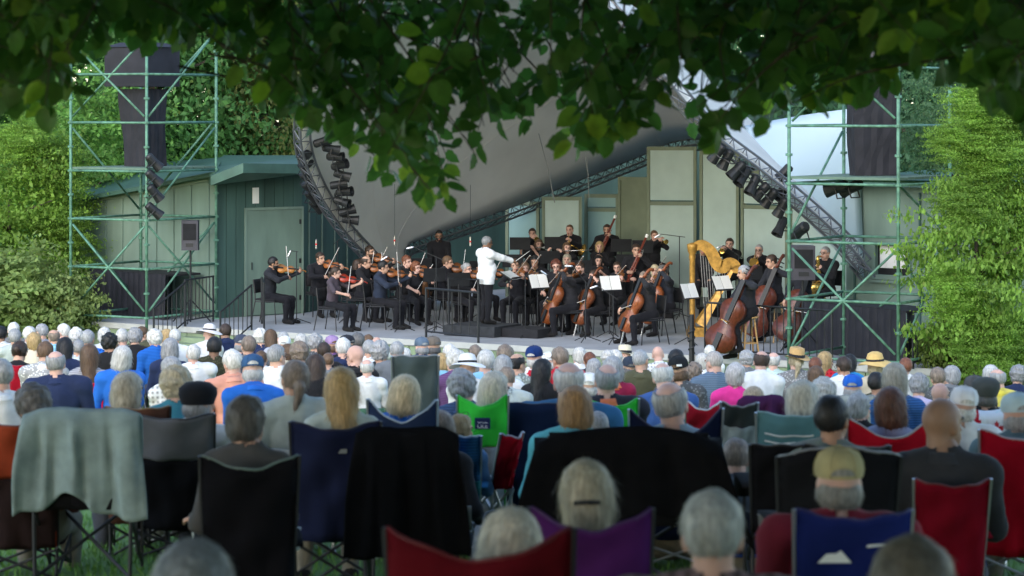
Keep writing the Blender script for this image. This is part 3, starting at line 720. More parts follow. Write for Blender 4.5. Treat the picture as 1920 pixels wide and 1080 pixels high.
twigs = {0: [], 1: []}
def bough_tree(label, tx, ty, lims, idx):
    t = thing('shade_tree', label, 'tree', (tx, ty, g(ty)))
    base = Vector((tx, ty, g(ty)))
    MB().tube(spline([(0, 0, -.1), (.05, .05, 1.8), (-.05, .02, 3.4), (.1, 0, 5.2)], 10), [.30 - .014 * i for i in range(11)], 10).build('trunk', M['bark'], t, True)
    for pts in lims:
        pp = [Vector((.02, 0, 2.9))] + [Vector(p) - base for p in pts]
        sp = spline(pp, 14); MB().tube(sp, [.12 - .007 * i for i in range(15)], 7).build('limb', M['bark'], t, True)
    return t, base
LIM_L = [[(-3.0, 11, 5.6), (-1.2, 12.5, 5.9), (.6, 13.5, 5.7)], [(-3.4, 9, 5.3), (-1.8, 9.5, 5.5), (-.4, 10.5, 5.6)], [(-3, 13, 6), (-1.6, 15.5, 6.1), (-.2, 16.5, 5.9)]]
LIM_R = [[(3.6, 11.5, 5.7), (1.8, 12.5, 5.9), (.4, 13, 5.8)], [(3.4, 9.5, 5.5), (2.2, 10, 5.6), (1.2, 10.5, 5.7)], [(3.5, 14, 6), (2.4, 15.5, 6.1), (1, 16, 6)]]
TL, bl_ = bough_tree('shade tree whose dark leafy boughs hang over the left audience', -4.6, 10.5, LIM_L, 0)
TR, br_ = bough_tree('shade tree whose dark leafy boughs hang over the right audience', 4.9, 11.5, LIM_R, 1)
def put_leaf(p, out_dir, size, idx):
    qx = 960 + p.x / p.y * FPX; qy = YH - (p.z - ZC) / p.y * FPX
    if qy > np.interp(qx, px_, py_) + 4: return
    hole = math.sin(p.x * 5.1 + p.z * 3 + 1) + math.sin(p.x * 8.7 - p.z * 9.3 + p.y) + math.sin(p.z * 13 + p.x * 3.3 + 2)
    if hole > .95 and qy > 45 and rb.random() < .85: return
    d = (Vector((0, 0, -1)) * rb.uniform(.3, 1.0) + out_dir * rb.uniform(.3, 1.1) + Vector((rb.gauss(0, .28), rb.gauss(0, .28), rb.gauss(0, .15)))).normalized()
    q = d.to_track_quat('-Z', 'Y').to_matrix() @ Matrix.Rotation(rb.uniform(-1.6, 1.6), 3, 'Z')
    leafs.append((p, q, size, rb.randrange(5), idx))
for i in range(330):
    if i < 235:
        px = rb.uniform(-40, 1960)
        yb = np.interp(px, px_, py_) - abs(rb.gauss(0, 28)) - (rb.uniform(0, 130) if rb.random() < .5 else 0)
    else:
        px = rb.choice([rb.uniform(-40, 200), rb.uniform(420, 1250), rb.uniform(1250, 1680), rb.uniform(1690, 1960)]); yb = np.interp(px, px_, py_) * rb.uniform(.05, .7)
    D = rb.uniform(11.2, 15.5)
    if px < 160 or px > 1690: D = rb.uniform(9.5, 13)
    end = P(px, yb - 14, D); idx = 0 if px < 1000 else 1
    start = end + Vector((rb.uniform(-1.0, .45) if idx == 0 else rb.uniform(-.45, 1.0), rb.uniform(-.3, .3), 0)); start.z = min(max(rb.uniform(4.7, 5.5), end.z + .2), end.z + .95)
    mid = start.lerp(end, .5) + Vector((rb.gauss(0, .05), rb.gauss(0, .05), .05))
    sp = spline([start, mid, end], 10); twigs[idx].append(sp)
    L = (start - end).length; m = int(4 + L / .056)
    for j in range(m):
        f = (j + rb.random()) / m; k = f * 10; a = min(int(k), 9); p = sp[a].lerp(sp[a + 1], k - a)
        sd_ = 1 if j % 2 else -1; tdir = (sp[a + 1] - sp[a]).normalized()
        od = (tdir.cross(Vector((rb.gauss(0, .6), 1, rb.gauss(0, .3)))).normalized() * sd_)
        put_leaf(p + od * .015, od, rb.uniform(.062, .118) * (1.08 if idx == 1 and px > 1300 else 1), idx)
    put_leaf(end, Vector((0, 0, -.2)), rb.uniform(.08, .11), idx)
LC = (.058, .15, .025)
def leafcol():
    v = rb.random(); k = rb.uniform(.7, 1.4)
    return (.19 * k, .33 * k, .035) if v < .2 else (.06 * k, .155 * k, .025 * k)
for idx, T, bs in ((0, TL, bl_), (1, TR, br_)):
    mb = MB()
    for sp in twigs[idx]: mb.tube([p - bs for p in sp], [.007 - .0005 * i for i in range(len(sp))], 4, cap=False)
    tag(mb.build('twigs', M['bark'], T), kind='stuff')
vis = []; rest = {0: [], 1: []}
for L_ in leafs:
    p, q, s, mi, idx = L_; c = p + q @ Vector((0, 0, -.55)) * s
    x = 960 + c.x / c.y * FPX; y = YH - (c.z - ZC) / c.y * FPX
    score = s / c.y * FPX * (0.6 + .4 * abs((q @ Vector((0, 1, 0))).y))
    edge = np.interp(x, px_, py_) - y
    vis.append((score + (14 if edge < 55 else 0) if (0 < x < 1920 and 0 < y < 420) else -1, L_))
vis.sort(key=lambda e: -e[0])
lm = [LFS[i].mesh('leaf', M['bough'], True) for i in range(5)]
cnt = {0: 0, 1: 0}
for sc_, L_ in vis:
    p, q, s, mi, idx = L_
    if sc_ > 0 and cnt[idx] < 295:
        cnt[idx] += 1
        o = obj('leaf', lm[mi], (TL, TR)[idx], leafcol()); bs = (bl_, br_)[idx]
        o.matrix_local = Matrix.Translation(p - bs) @ q.to_4x4() @ Matrix.Scale(s, 4)
    else: rest[idx].append(L_)
for idx, T, bs in ((0, TL, bl_), (1, TR, br_)):
    Vs, Fs = [], []; off = 0
    AV = [np.array(l.v) for l in LFS]; AF = [[f for f in l.f if len(f) == 4] for l in LFS]
    for p, q, s, mi, _ in rest[idx]:
        Vs.append(AV[mi] @ np.array(q).T * s + np.array(p - bs)); Fs.append(np.array(AF[mi]) + off); off += len(AV[mi])
    o = obj('foliage', mesh_np('foliage', np.concatenate(Vs), np.concatenate(Fs), M['bough']), T, LC); tag(o, kind='stuff')
    # unseen crown, thickened and carried low behind the camera to shade the near lawn
    r = np.random.RandomState(30 + idx); n = 19000
    sgn = -1 if idx == 0 else 1
    c = np.stack([sgn * 3.2 + r.normal(0, 2.6, n), np.where(r.rand(n) < .85, r.uniform(-9, 11.5, n), r.uniform(11.5, 14.8, n)), 7.4 + r.normal(0, 1.1, n)], 1)
    c[:, 2] = np.where(c[:, 1] < -1.5, r.uniform(3.2, 9, n), np.maximum(c[:, 2], 5.4 + .025 * c[:, 1])); t = r.normal(size=(n, 3)); t /= np.linalg.norm(t, axis=1, keepdims=True)
    b = np.cross(t, r.normal(size=(n, 3))); b /= np.linalg.norm(b, axis=1, keepdims=True); s = r.uniform(.25, .45, (n, 1))
    V = np.stack([c - t * s * .5, c + b * s * .32, c + t * s * .5, c - b * s * .32], 1).reshape(-1, 3) - np.array(bs)
    o = obj('crown', mesh_np('crown', V, np.arange(n * 4).reshape(-1, 4), M['bough'], False), T, LC); tag(o, kind='stuff')
# ------------------------------------------------------------------ bodies: smooth implicit figures meshed by surface nets
def snets(V, lo, h):
    S = V < 0
    nx, ny, nz = V.shape
    cs = [(0, 0, 0), (1, 0, 0), (0, 1, 0), (1, 1, 0), (0, 0, 1), (1, 0, 1), (0, 1, 1), (1, 1, 1)]
    sl = lambda A, c: A[c[0]:nx - 1 + c[0], c[1]:ny - 1 + c[1], c[2]:nz - 1 + c[2]]
    cnt = sum(sl(S, c).astype(np.int8) for c in cs)
    mix = (cnt > 0) & (cnt < 8)
    I = np.argwhere(mix); n = len(I)
    idx = -np.ones(mix.shape, np.int32); idx[mix] = np.arange(n)
    acc = np.zeros((n, 3)); k = np.zeros(n)
    vals = [V[I[:, 0] + c[0], I[:, 1] + c[1], I[:, 2] + c[2]] for c in cs]
    for a in range(8):
        for b in range(a + 1, 8):
            d = [cs[b][i] - cs[a][i] for i in range(3)]
            if sum(abs(v) for v in d) != 1: continue
            m = (vals[a] < 0) != (vals[b] < 0)
            t = np.where(m, vals[a] / (vals[a] - vals[b] + 1e-12), 0)[:, None]
            acc += np.where(m[:, None], np.array(cs[a]) + t * np.array(d), 0); k += m
    Vt = lo + (I + acc / k[:, None]) * h
    F = []
    for ax in range(3):
        s0 = [slice(None)] * 3; s1 = [slice(None)] * 3; s0[ax] = slice(0, -1); s1[ax] = slice(1, None)
        A_, B_ = S[tuple(s0)], S[tuple(s1)]
        E = np.argwhere(A_ != B_)
        b, c = [(1, 2), (2, 0), (0, 1)][ax]
        E = E[(E[:, b] > 0) & (E[:, c] > 0) & (E[:, b] < V.shape[b] - 1) & (E[:, c] < V.shape[c] - 1)]
        inside = A_[E[:, 0], E[:, 1], E[:, 2]]
        q = []
        for db, dc in ((-1, -1), (0, -1), (0, 0), (-1, 0)):
            e = E.copy(); e[:, b] += db; e[:, c] += dc; q.append(idx[e[:, 0], e[:, 1], e[:, 2]])
        q = np.stack(q, 1); q[~inside] = q[~inside][:, ::-1]
        F.append(q)
    F = np.concatenate(F); F = F[(F >= 0).all(1)]
    return Vt, F
def prim_d(pr, X):
    if pr[0] == 'c':
        _, a, ra, b, rb_, _g = pr; a = np.array(a); ab = np.array(b) - a
        t = np.clip(((X - a) @ ab) / (ab @ ab + 1e-12), 0, 1)
        return np.linalg.norm(X - a - t[..., None] * ab, axis=-1) - (ra + (rb_ - ra) * t)
    _, c, r_, rot, _, _g = pr
    q = X - np.array(c)
    if rot is not None: q = q @ np.array(rot)
    r_ = np.array(r_); k0 = np.linalg.norm(q / r_, axis=-1); k1 = np.linalg.norm(q / r_ ** 2, axis=-1)
    return k0 * (k0 - 1) / (k1 + 1e-9)
def field(prims, h, k, post=None):
    lo = np.full(3, 1e9); hi = -lo
    bb = []
    for pr in prims:
        if pr[0] == 'c':
            a, b, m = np.array(pr[1]), np.array(pr[3]), max(pr[2], pr[4]); l0, h0 = np.minimum(a, b) - m, np.maximum(a, b) + m
        else:
            m = max(pr[2]) if pr[3] is not None else np.array(pr[2]); l0, h0 = np.array(pr[1]) - m, np.array(pr[1]) + m
        bb.append((l0, h0)); lo = np.minimum(lo, l0); hi = np.maximum(hi, h0)
    lo = lo - 3 * h; n = np.ceil((hi + 3 * h - lo) / h).astype(int) + 1
    ax = [lo[i] + np.arange(n[i]) * h for i in range(3)]
    V = np.full(tuple(n), .5)
    for pr, (l0, h0) in zip(prims, bb):
        i0 = np.maximum(np.floor((l0 - k - h - lo) / h).astype(int), 0); i1 = np.minimum(np.ceil((h0 + k + h - lo) / h).astype(int) + 1, n)
        s = tuple(slice(i0[i], i1[i]) for i in range(3))
        X = np.stack(np.meshgrid(ax[0][s[0]], ax[1][s[1]], ax[2][s[2]], indexing='ij'), -1)
        d = prim_d(pr, X); o = V[s]; hh = np.clip(.5 + .5 * (d - o) / k, 0, 1)
        V[s] = d + (o - d) * hh - k * hh * (1 - hh)
    if post is not None:
        X = np.stack(np.meshgrid(*ax, indexing='ij'), -1); V = post(V, X)
    return snets(V, lo, h)
def vnormals(V, F):
    n = np.zeros_like(V); a = np.cross(V[F[:, 2]] - V[F[:, 0]], V[F[:, 3]] - V[F[:, 1]])
    for i in range(4): np.add.at(n, F[:, i], a)
    return n / (np.linalg.norm(n, axis=1, keepdims=True) + 1e-12)
def wob(X, f, s):
    r = np.random.RandomState(s); o = 0
    for i in range(4):
        d = r.normal(size=3) * f; o = o + np.sin(X @ d + r.rand() * 6)
    return o / 4

# --- head: centre at origin, face towards -Y, top .118, chin -.115
HP = [('e', (0, .012, .03), (.077, .096, .09), None, 0, 0), ('e', (0, -.022, -.045), (.057, .068, .066), None, 0, 0), ('e', (0, -.055, -.085), (.032, .03, .026), None, 0, 0),
      ('c', (0, -.085, .012), .008, (0, -.108, -.026), .0135, 0), ('c', (-.045, -.078, .03), .010, (.045, -.078, .03), .010, 0),
      ('c', (-.02, -.083, -.058), .008, (.02, -.083, -.058), .008, 0), ('e', (.074, .012, -.008), (.012, .022, .034), None, 0, 0), ('e', (-.074, .012, -.008), (.012, .022, .034), None, 0, 0),
      ('c', (0, .03, -.04), .056, (0, .035, -.15), .058, 0)]
def head_post(V, X):
    for s in (-1, 1):
        V = np.maximum(V, -(np.linalg.norm((X - np.array([s * .032, -.1, .006])) / np.array([1.2, 1, .8]), axis=-1) - .017))
    return V
HV, HF = field(HP, .0085, .016, head_post)
def eye_ball(s):
    m = MB().lathe([(.0, -.011), (.007, -.009), (.011, 0), (.007, .009), (.0, .011)], (s * .031, -.078, .006), n=8); return np.array(m.v), m.f
HF_mi = np.zeros(len(HF), int)
cen = HV[HF].mean(1)
HF_mi[(np.abs(cen[:, 0]) < .026) & (cen[:, 1] < -.075) & (np.abs(cen[:, 2] + .058) < .009)] = 1
HF_mi[(np.abs(np.abs(cen[:, 0]) - .034) < .02) & (cen[:, 1] < -.06) & (np.abs(cen[:, 2] - .031) < .0055)] = 2      # brows
HF_mi[(np.abs(np.abs(cen[:, 0]) - .032) < .012) & (cen[:, 1] < -.06) & (np.abs(cen[:, 2] - .008) < .007)] = 2        # eyes

# --- hair and hats, in head coordinates
def strands(V, F, n, ln, seed, out=.0035, wid=.0016):
    n = int(n * 2.2); ln = ln * .8
    r = np.random.RandomState(seed); N_ = vnormals(V, F); i = r.randint(0, len(V), n)
    p = V[i]; nn = N_[i]; dn = np.array([0, 0, -1.0]) - nn * (nn @ np.array([0, 0, -1.0]))[:, None] + r.normal(size=(n, 3)) * .22
    dn /= np.linalg.norm(dn, axis=1, keepdims=True) + 1e-9; sd = np.cross(nn, dn)
    l = ln * r.uniform(.5, 1.3, (n, 1)) * np.clip(1.05 - nn[:, 2:3], .12, 1); w_ = wid * r.uniform(.6, 1.4, (n, 1))
    q = np.stack([p - sd * w_, p + sd * w_, p + dn * l * .6 + nn * out + sd * w_ * .8, p + dn * l * .6 + nn * out - sd * w_ * .8,
                  p + dn * l + nn * out * r.uniform(-.3, 1.6, (n, 1))], 1).reshape(-1, 3)
    b = np.arange(n)[:, None] * 5
    f = np.concatenate([b + np.array([0, 1, 2, 3]), b + np.array([3, 2, 4, 4])])
    return q, f
def hair_mesh(kind, seed=0):
    E = lambda c, r_: ('e', c, r_, None, 0, 0)
    pr = [E((0, .016, .034), (.088, .106, .101))]
    nap = -.075; side = -.03; line = .055; amp, fr = .004, 45; sn, sl = 420, .035
    if kind == 'short': pass
    elif kind == 'crop': pr = [E((0, .014, .032), (.081, .100, .095))]; amp = .0015; sn, sl = 150, .012
    elif kind == 'ring': nap = -.07
    elif kind == 'curly': pr = [E((0, .02, .036), (.104, .118, .112))]; nap = -.1; amp, fr = .014, 75; sn, sl = 700, .03
    elif kind == 'bob': pr = [E((0, .02, .036), (.098, .114, .108)), E((0, .035, -.045), (.104, .096, .105))]; nap = -.14; amp = .004; side = -.02; sn, sl = 700, .06
    elif kind == 'pixie': pr = [E((0, .02, .036), (.096, .112, .107)), E((0, .04, -.03), (.085, .08, .07))]; nap = -.095; amp = .006; sn, sl = 600, .045
    elif kind == 'long': pr = [E((0, .02, .036), (.096, .112, .107)), ('c', (0, .045, -.03), .095, (0, .085, -.27), .075, 0)]; nap = -.5; amp = .005; side = -.02; sn, sl = 900, .09
    elif kind == 'tail': pr = [E((0, .018, .035), (.09, .107, .102)), E((0, .13, -.02), (.03, .03, .03)), ('c', (0, .135, -.03), .032, (.01, .11, -.2), .016, 0)]; nap = -.4; sn, sl = 600, .06
    elif kind == 'bun': pr = [E((0, .018, .035), (.09, .108, .102)), E((0, .125, .03), (.045, .04, .042))]; nap = -.08; sn, sl = 450, .04
    elif kind == 'fringe': pr = [E((0, .02, -.03), (.086, .095, .075))]; nap = -.085; line = -.01; amp = .004      # hair under a hat
    def post(V, X):
        V = V + wob(X, fr, seed) * amp + wob(X, fr * 2.3, seed + 9) * amp * .5
        x, y, z = X[..., 0], X[..., 1], X[..., 2]
        face = np.minimum(y - (-.062), np.minimum(z - line, 1)) if False else None
        # cut the face: nothing in front of the hairline plane below the brow line
        hl = np.maximum(-(y - (-.035 + .9 * np.maximum(z - line, 0) * -1.6)), z - (line + .045 + .25 * (y + .05)))
        cut = np.where(z < line + .03, side - .0 - y, (-.25 - y))
        cut = np.maximum(cut, -1)
        front = (side - y)                                   # >0 in front of ears
        V = np.maximum(V, np.minimum(front, (line + .0 - .35 * (y + .1)) - z + .03))
        V = np.maximum(V, nap + .35 * np.maximum(-(y - .0), 0) - z)
        ears = np.linalg.norm((X - np.array([0, -.0, -.02])) / np.array([9, .028, .04]), axis=-1) - 1
        if kind in ('short', 'crop', 'ring', 'tail', 'bun'): V = np.maximum(V, -ears * .03)
        if kind == 'ring':
            top = np.linalg.norm((X - np.array([0, .01, .13])) / np.array([.078, .118, .1]), axis=-1) - 1
            V = np.maximum(V, -top * .08)
        return V
    h = .0095 if kind not in ('long',) else .011
    V, F = field(pr, h, .03, post)
    q, f = strands(V, F, sn, sl, seed + 3)
    F = np.concatenate([F, f + len(V)]); V = np.concatenate([V, q])
    me = bpy.data.meshes.new('hair'); me.from_pydata(V.tolist(), [], [tuple(dict.fromkeys(t)) for t in F.tolist()]); me.materials.append(M['hair'])
    me.polygons.foreach_set('use_smooth', [True] * len(me.polygons)); return me
HAIR = {}
for i, kx in enumerate(['short', 'crop', 'ring', 'curly', 'bob', 'pixie', 'long', 'tail', 'bun', 'fringe']):
    HAIR[kx] = [hair_mesh(kx, i * 7 + j) for j in range(2 if kx in ('short', 'curly', 'bob', 'pixie') else 1)]
def hat_mesh(kind):
    mb = MB(); n = 20
    def ring(rx, ry, z, y0=.014, wav=0): return [(rx * math.cos(2 * math.pi * j / n), y0 + ry * math.sin(2 * math.pi * j / n), z + wav * math.sin(4 * math.pi * j / n)) for j in range(n)]
    def skin(rs, mi=0):
        vs = [p for r_ in rs for p in r_]; fs = [(i * n + j, i * n + (j + 1) % n, (i + 1) * n + (j + 1) % n, (i + 1) * n + j) for i in range(len(rs) - 1) for j in range(n)]
        mb.add(vs, fs + [tuple((len(rs) - 1) * n + j for j in range(n))], mi)
    if kind == 'cap':
        skin([ring(.09, .112, .035), ring(.094, .115, .06), ring(.09, .11, .09), ring(.074, .09, .122), ring(.04, .05, .14), ring(.006, .008, .144)])
        vs = []
        for j in range(9):
            a = -math.pi * (.12 + .76 * j / 8); vs += [(.088 * math.cos(a), .014 + .11 * math.sin(a), .045), (.1 * math.cos(a), -.005 + .19 * math.sin(a), .025)]
        mb.add(vs, [(2 * j, 2 * j + 2, 2 * j + 3, 2 * j + 1) for j in range(8)])
        mb.lathe([(.009, .142), (.008, .15), (.002, .153)], (0, .014, 0), n=8)
        for j in range(6):
            a = math.pi * j / 3; mb.tube([(rx * math.cos(a), .014 + ry * math.sin(a), z) for rx, ry, z in ((.091, .113, .036), (.0955, .1165, .06), (.0915, .1115, .09), (.0755, .0915, .122), (.041, .051, .141), (.006, .008, .147))], .0022, 4)
        mb.tube([(.05 * math.cos(a), .014 + .112 * math.sqrt(max(0, 1 - (.05 * math.cos(a) / .09) ** 2)) + .003, .045 + .035 * math.sin(a)) for a in [math.pi * k / 8 for k in range(9)]], .004, 5)
    elif kind == 'sunhat':
        skin([ring(.20, .215, .02, wav=.02), ring(.15, .165, .05, wav=.008), ring(.1, .12, .06), ring(.096, .115, .1), ring(.08, .095, .145), ring(.04, .05, .165), ring(.005, .006, .168)])
        for z0, z1 in ((.062, .085),): skin([ring(.103, .123, z0), ring(.101, .121, z1)], 1)
    elif kind == 'fedora':
        skin([ring(.155, .18, .055, wav=.02), ring(.12, .14, .05), ring(.092, .114, .055), ring(.09, .112, .1), ring(.084, .1, .16), ring(.05, .075, .17), ring(.02, .05, .15)])
        skin([ring(.096, .118, .057), ring(.094, .116, .092)], 1)
    elif kind == 'beret':
        skin([ring(.088, .108, .0), ring(.11, .128, .06), ring(.108, .125, .1), ring(.07, .08, .135), ring(.01, .012, .145)])
    return mb
HM = {k: hat_mesh(k).mesh('hat', [M['cloth'], M['blackcl']], True) for k in ('cap', 'sunhat', 'fedora', 'beret')}
CAPO = MB(); _r = []
for k in range(4):
    _r.append([(.046 * (1 - .5 * (k / 3) ** 2) * u / 4, .014 + .1145 * math.sqrt(1 - (.046 * (1 - .5 * (k / 3) ** 2) * u / 4 / .09) ** 2) + .002, .048 + .028 * k / 3) for u in range(-4, 5)])
CAPO = CAPO.grid(_r).mesh('cap_opening', M['hair'], True)
GL = MB()
for s in (-1, 1):
    GL.tube([(s * .032 + .022 * math.cos(a * .785), -.104, .006 + .017 * math.sin(a * .785)) for a in range(8)], .0022, 4, closed=True)
    GL.tube([(s * .054, -.102, .012), (s * .08, -.02, .01), (s * .08, .02, .005)], .002, 4)
GL.tube([(-.012, -.106, .01), (.012, -.106, .01)], .002, 4)
GLM = GL.mesh('glasses', M['blackm'])
def beard_mesh():
    def post(V, X):
        V = V + wob(X, 60, 4) * .004
        V = np.maximum(V, X[..., 2] + .03 + .9 * np.maximum(X[..., 1] + .01, 0) * 0); V = np.maximum(V, X[..., 1] - .0)
        mouth = np.linalg.norm((X - np.array([0, -.095, -.058])) / np.array([.024, .03, .008]), axis=-1) - 1
        return np.maximum(V, -mouth * .02)
    V, F = field([('e', (0, -.024, -.052), (.064, .076, .073), None, 0, 0), ('e', (0, -.06, -.09), (.04, .036, .032), None, 0, 0)], .008, .02, post)
    return mesh_np('beard', V, F, M['hair'])
BEARD = beard_mesh()

# --- figures
def ik(s, t, l1, l2, pole):
    s, t, pole = Vector(s), Vector(t), Vector(pole); d = t - s; L = min(d.length, (l1 + l2) * .999); d.normalize()
    a = (l1 * l1 - l2 * l2 + L * L) / (2 * L); hgt = math.sqrt(max(l1 * l1 - a * a, 0)); pp = pole - d * pole.dot(d)
    if pp.length < 1e-6: pp = Vector((0, 0, -1)) - d * d.z * -1
    return s + d * a + pp.normalized() * hgt, s + d * L
G_T, G_A, G_F, G_H, G_P, G_S = 0, 1, 2, 3, 4, 5     # torso, upper arm, forearm, hand, legs, shoes
def figure(pose, h=.02, fem=False, build=1.0, with_head=True):
    """pose: joints in person space (facing -Y).  returns dict of meshes"""
    J = {k: Vector(v) for k, v in pose['J'].items()}
    b = build * (.93 if fem else 1)
    pv, ch, nk, hd = J['pelvis'], J['chest'], J['neck'], J['head']
    sp = (ch - pv).normalized(); rot = pose.get('trot', 0)
    Rz = Matrix.Rotation(rot, 3, 'Z')
    tl = Vector((0, 0, 1)).rotation_difference(sp).to_matrix() @ Rz
    sw = .178 * (.92 if fem else 1)
    prim = []
    E = lambda c, r_, ro, gr: prim.append(('e', tuple(c), r_, None if ro is None else [list(x) for x in ro], 0, gr))
    Cc_ = lambda a, ra, b_, rb_, gr: prim.append(('c', tuple(a), ra, tuple(b_), rb_, gr))
    E(pv + Vector((0, .01, .0)), (.172 * b, .135 * b, .125), tl, G_P)
    E(pv.lerp(ch, .42) + tl @ Vector((0, .0, .0)), (.150 * b, .115 * b, .17), tl, G_T)
    E(ch + tl @ Vector((0, .012, -.02)), (.165 * b, .112 * b, .18), tl, G_T)
    if fem: E(ch + tl @ Vector((0, -.075, -.06)), (.12, .06, .065), tl, G_T)
    elif build > 1.05: E(pv.lerp(ch, .4) + tl @ Vector((0, -.06, 0)), (.15 * b, .1 * b, .14), tl, G_T)
    shl = {}
    for s, nm in ((1, 'L'), (-1, 'R')):
        shl[nm] = nk + tl @ Vector((s * sw * b, .012, -.065))
        Cc_(nk + tl @ Vector((s * .03, .022, -.012)), .058, shl[nm], .062 * b, G_T)
    Cc_(nk + tl @ Vector((0, .02, -.07)), .085, hd + Vector((0, .03, -.09)), .056 if not fem else .05, 6)
    hands = []
    for nm in 'LR':
        tgt = J['hand' + nm]; pole = pose.get('pole' + nm, (0.25 if nm == 'L' else -.25, .35, -1))
        el, wr = ik(shl[nm], tgt, .285, .245, pole); thin = .88 if fem else 1
        Cc_(shl[nm], .058 * b * thin, el, .044 * thin, G_A); Cc_(el, .043 * thin, wr, .027 * thin, G_F)
        fd = (wr - el).normalized(); hdv = pose.get('hdir' + nm); hdv = (Vector(hdv).normalized() * .7 + fd * .5).normalized() if hdv else fd
        E(wr + hdv * .045, (.03, .03, .03), None, G_H); Cc_(wr, .026, wr + hdv * .07, .028, G_H)
        hands.append((wr, hdv, 1 if nm == 'L' else -1, pose.get('curl' + nm, (0, 0, -1))))
    for s, nm in ((1, 'L'), (-1, 'R')):
        hp = pv + Vector((s * .09, 0, -.02)); kn, ak = J['knee' + nm], J['ankle' + nm]
        Cc_(hp, .088 * b, kn, .058, G_P); Cc_(kn, .056, kn.lerp(ak, .35), .054, G_P); Cc_(kn.lerp(ak, .35), .054, ak + Vector((0, 0, .02)), .04, G_P)
        fwd = pose.get('foot' + nm, (0, -1, 0)); fwd = Vector(fwd).normalized()
        Cc_(ak + Vector((0, 0, -.02)) - fwd * .03, .042, ak + fwd * .16 + Vector((0, 0, -.052)), .033, G_S)
    V, F = field(prim, h, .035)
    D_ = np.stack([prim_d(p, V) for p in prim]); gr = np.array([p[5] for p in prim])[D_.argmin(0)]
    N_ = vnormals(V, F)
    out = {}
    # body mesh: skin surface + head + fingers
    mbv = [V]; mbf = [tuple(f) for f in F.tolist()]; mi = [0] * len(F); off = len(V)
    if with_head:
        hr = Euler(pose.get('hrot', (0, 0, 0)), 'XYZ').to_matrix(); hs = .96 if fem else 1.0
        mbv.append(HV @ np.array(hr).T * hs + np.array(hd)); mbf += [tuple(i + off for i in f) for f in HF.tolist()]; mi += HF_mi.tolist(); off += len(HV)
    fb = MB()
    for wr, hdv, s, curl in hands:
        cu = Vector(curl); cu = (cu - hdv * cu.dot(hdv)); cu = cu.normalized() if cu.length > 1e-4 else Vector((0, 0, -1)); sd = hdv.cross(cu) * s
        for i in range(4):
            p0 = wr + hdv * .075 + sd * (.024 - .016 * i); ln = [.030, .034, .032, .025][i]
            p1 = p0 + (hdv * .85 + cu * .5).normalized() * ln; p2 = p1 + (hdv * .35 + cu * .95).normalized() * ln * .85; p3 = p2 + (cu - hdv * .25).normalized() * ln * .6
            fb.tube([p0 - hdv * .02, p0, p1, p2, p3], [.0095, .0095, .009, .008, .006], 5)
        t0 = wr + hdv * .025 + sd * .026; t1 = t0 + (hdv * .5 + sd * .8 + cu * .3).normalized() * .035; t2 = t1 + (hdv * .8 + cu * .6).normalized() * .03
        fb.tube([t0 - sd * .01, t0, t1, t2], [.011, .0115, .01, .0075], 5)
    mbv.append(np.array(fb.v)); mbf += [tuple(i + off for i in f) for f in fb.f]; mi += [0] * len(fb.f)
    me = bpy.data.meshes.new('person'); me.from_pydata(np.concatenate(mbv).tolist(), [], mbf)
    for m in ('skin', 'lips', 'eye'): me.materials.append(M[m])
    me.polygons.foreach_set('material_index', mi); me.polygons.foreach_set('use_smooth', [True] * len(mbf)); out['body'] = me
    wr_ = wob(V, 26, 3) * .005 + wob(V, 55, 8) * .003
    def cloth(nm, groups, off_, extra=None):
        sel = np.isin(gr, groups)
        if extra is not None: sel |= extra
        keep = sel[F].any(1); f = F[keep]; u, inv = np.unique(f.ravel(), return_inverse=True)
        if len(u) == 0: return
        rim = np.where(sel[u], 1, .6)[:, None]
        out[nm] = mesh_np(nm, V[u] + N_[u] * (off_ + wr_[u, None]) * rim, inv.reshape(-1, 4), M['cloth'])
    zneck = nk.z
    neckc = (gr == 6) & (V[:, 2] < zneck - .005)
    sl = pose.get('sleeve', 1)
    if pose.get('jacket'): neckc |= (gr == G_P) & (V[:, 2] > pose['jacket'])
    cloth('shirt', [G_T, G_A] + ([G_F] if sl else []), .012 + pose.get('loose', 0), neckc)
    cloth('trousers', [G_P], .008); mid = V[:, 0]; gr = np.where((gr == G_S) & (mid < 0), 7, gr); cloth('shoe', [G_S], .006); cloth('shoe2', [7], .006)
    cb = MB(); nb_ = nk + tl @ Vector((0, .012, .012)); rows_ = []
    for r_, z_ in ((.094, -.03), (.076, .012), (.070, .034), (.082, .012), (.098, -.012)):
        rows_.append([tuple(nb_ + tl @ Vector((r_ * (1.05 if not fem else .95) * math.cos(j * math.pi / 8), r_ * 1.02 * math.sin(j * math.pi / 8) + .01, z_ - .022 * (1 - math.sin(j * math.pi / 8))))) for j in range(17)])
    out['collar'] = cb.grid(rows_).mesh('collar', M['cloth'], True)
    out['J'] = J; out['hrot'] = pose.get('hrot', (0, 0, 0)); out['hs'] = .96 if fem else 1.0
    return out
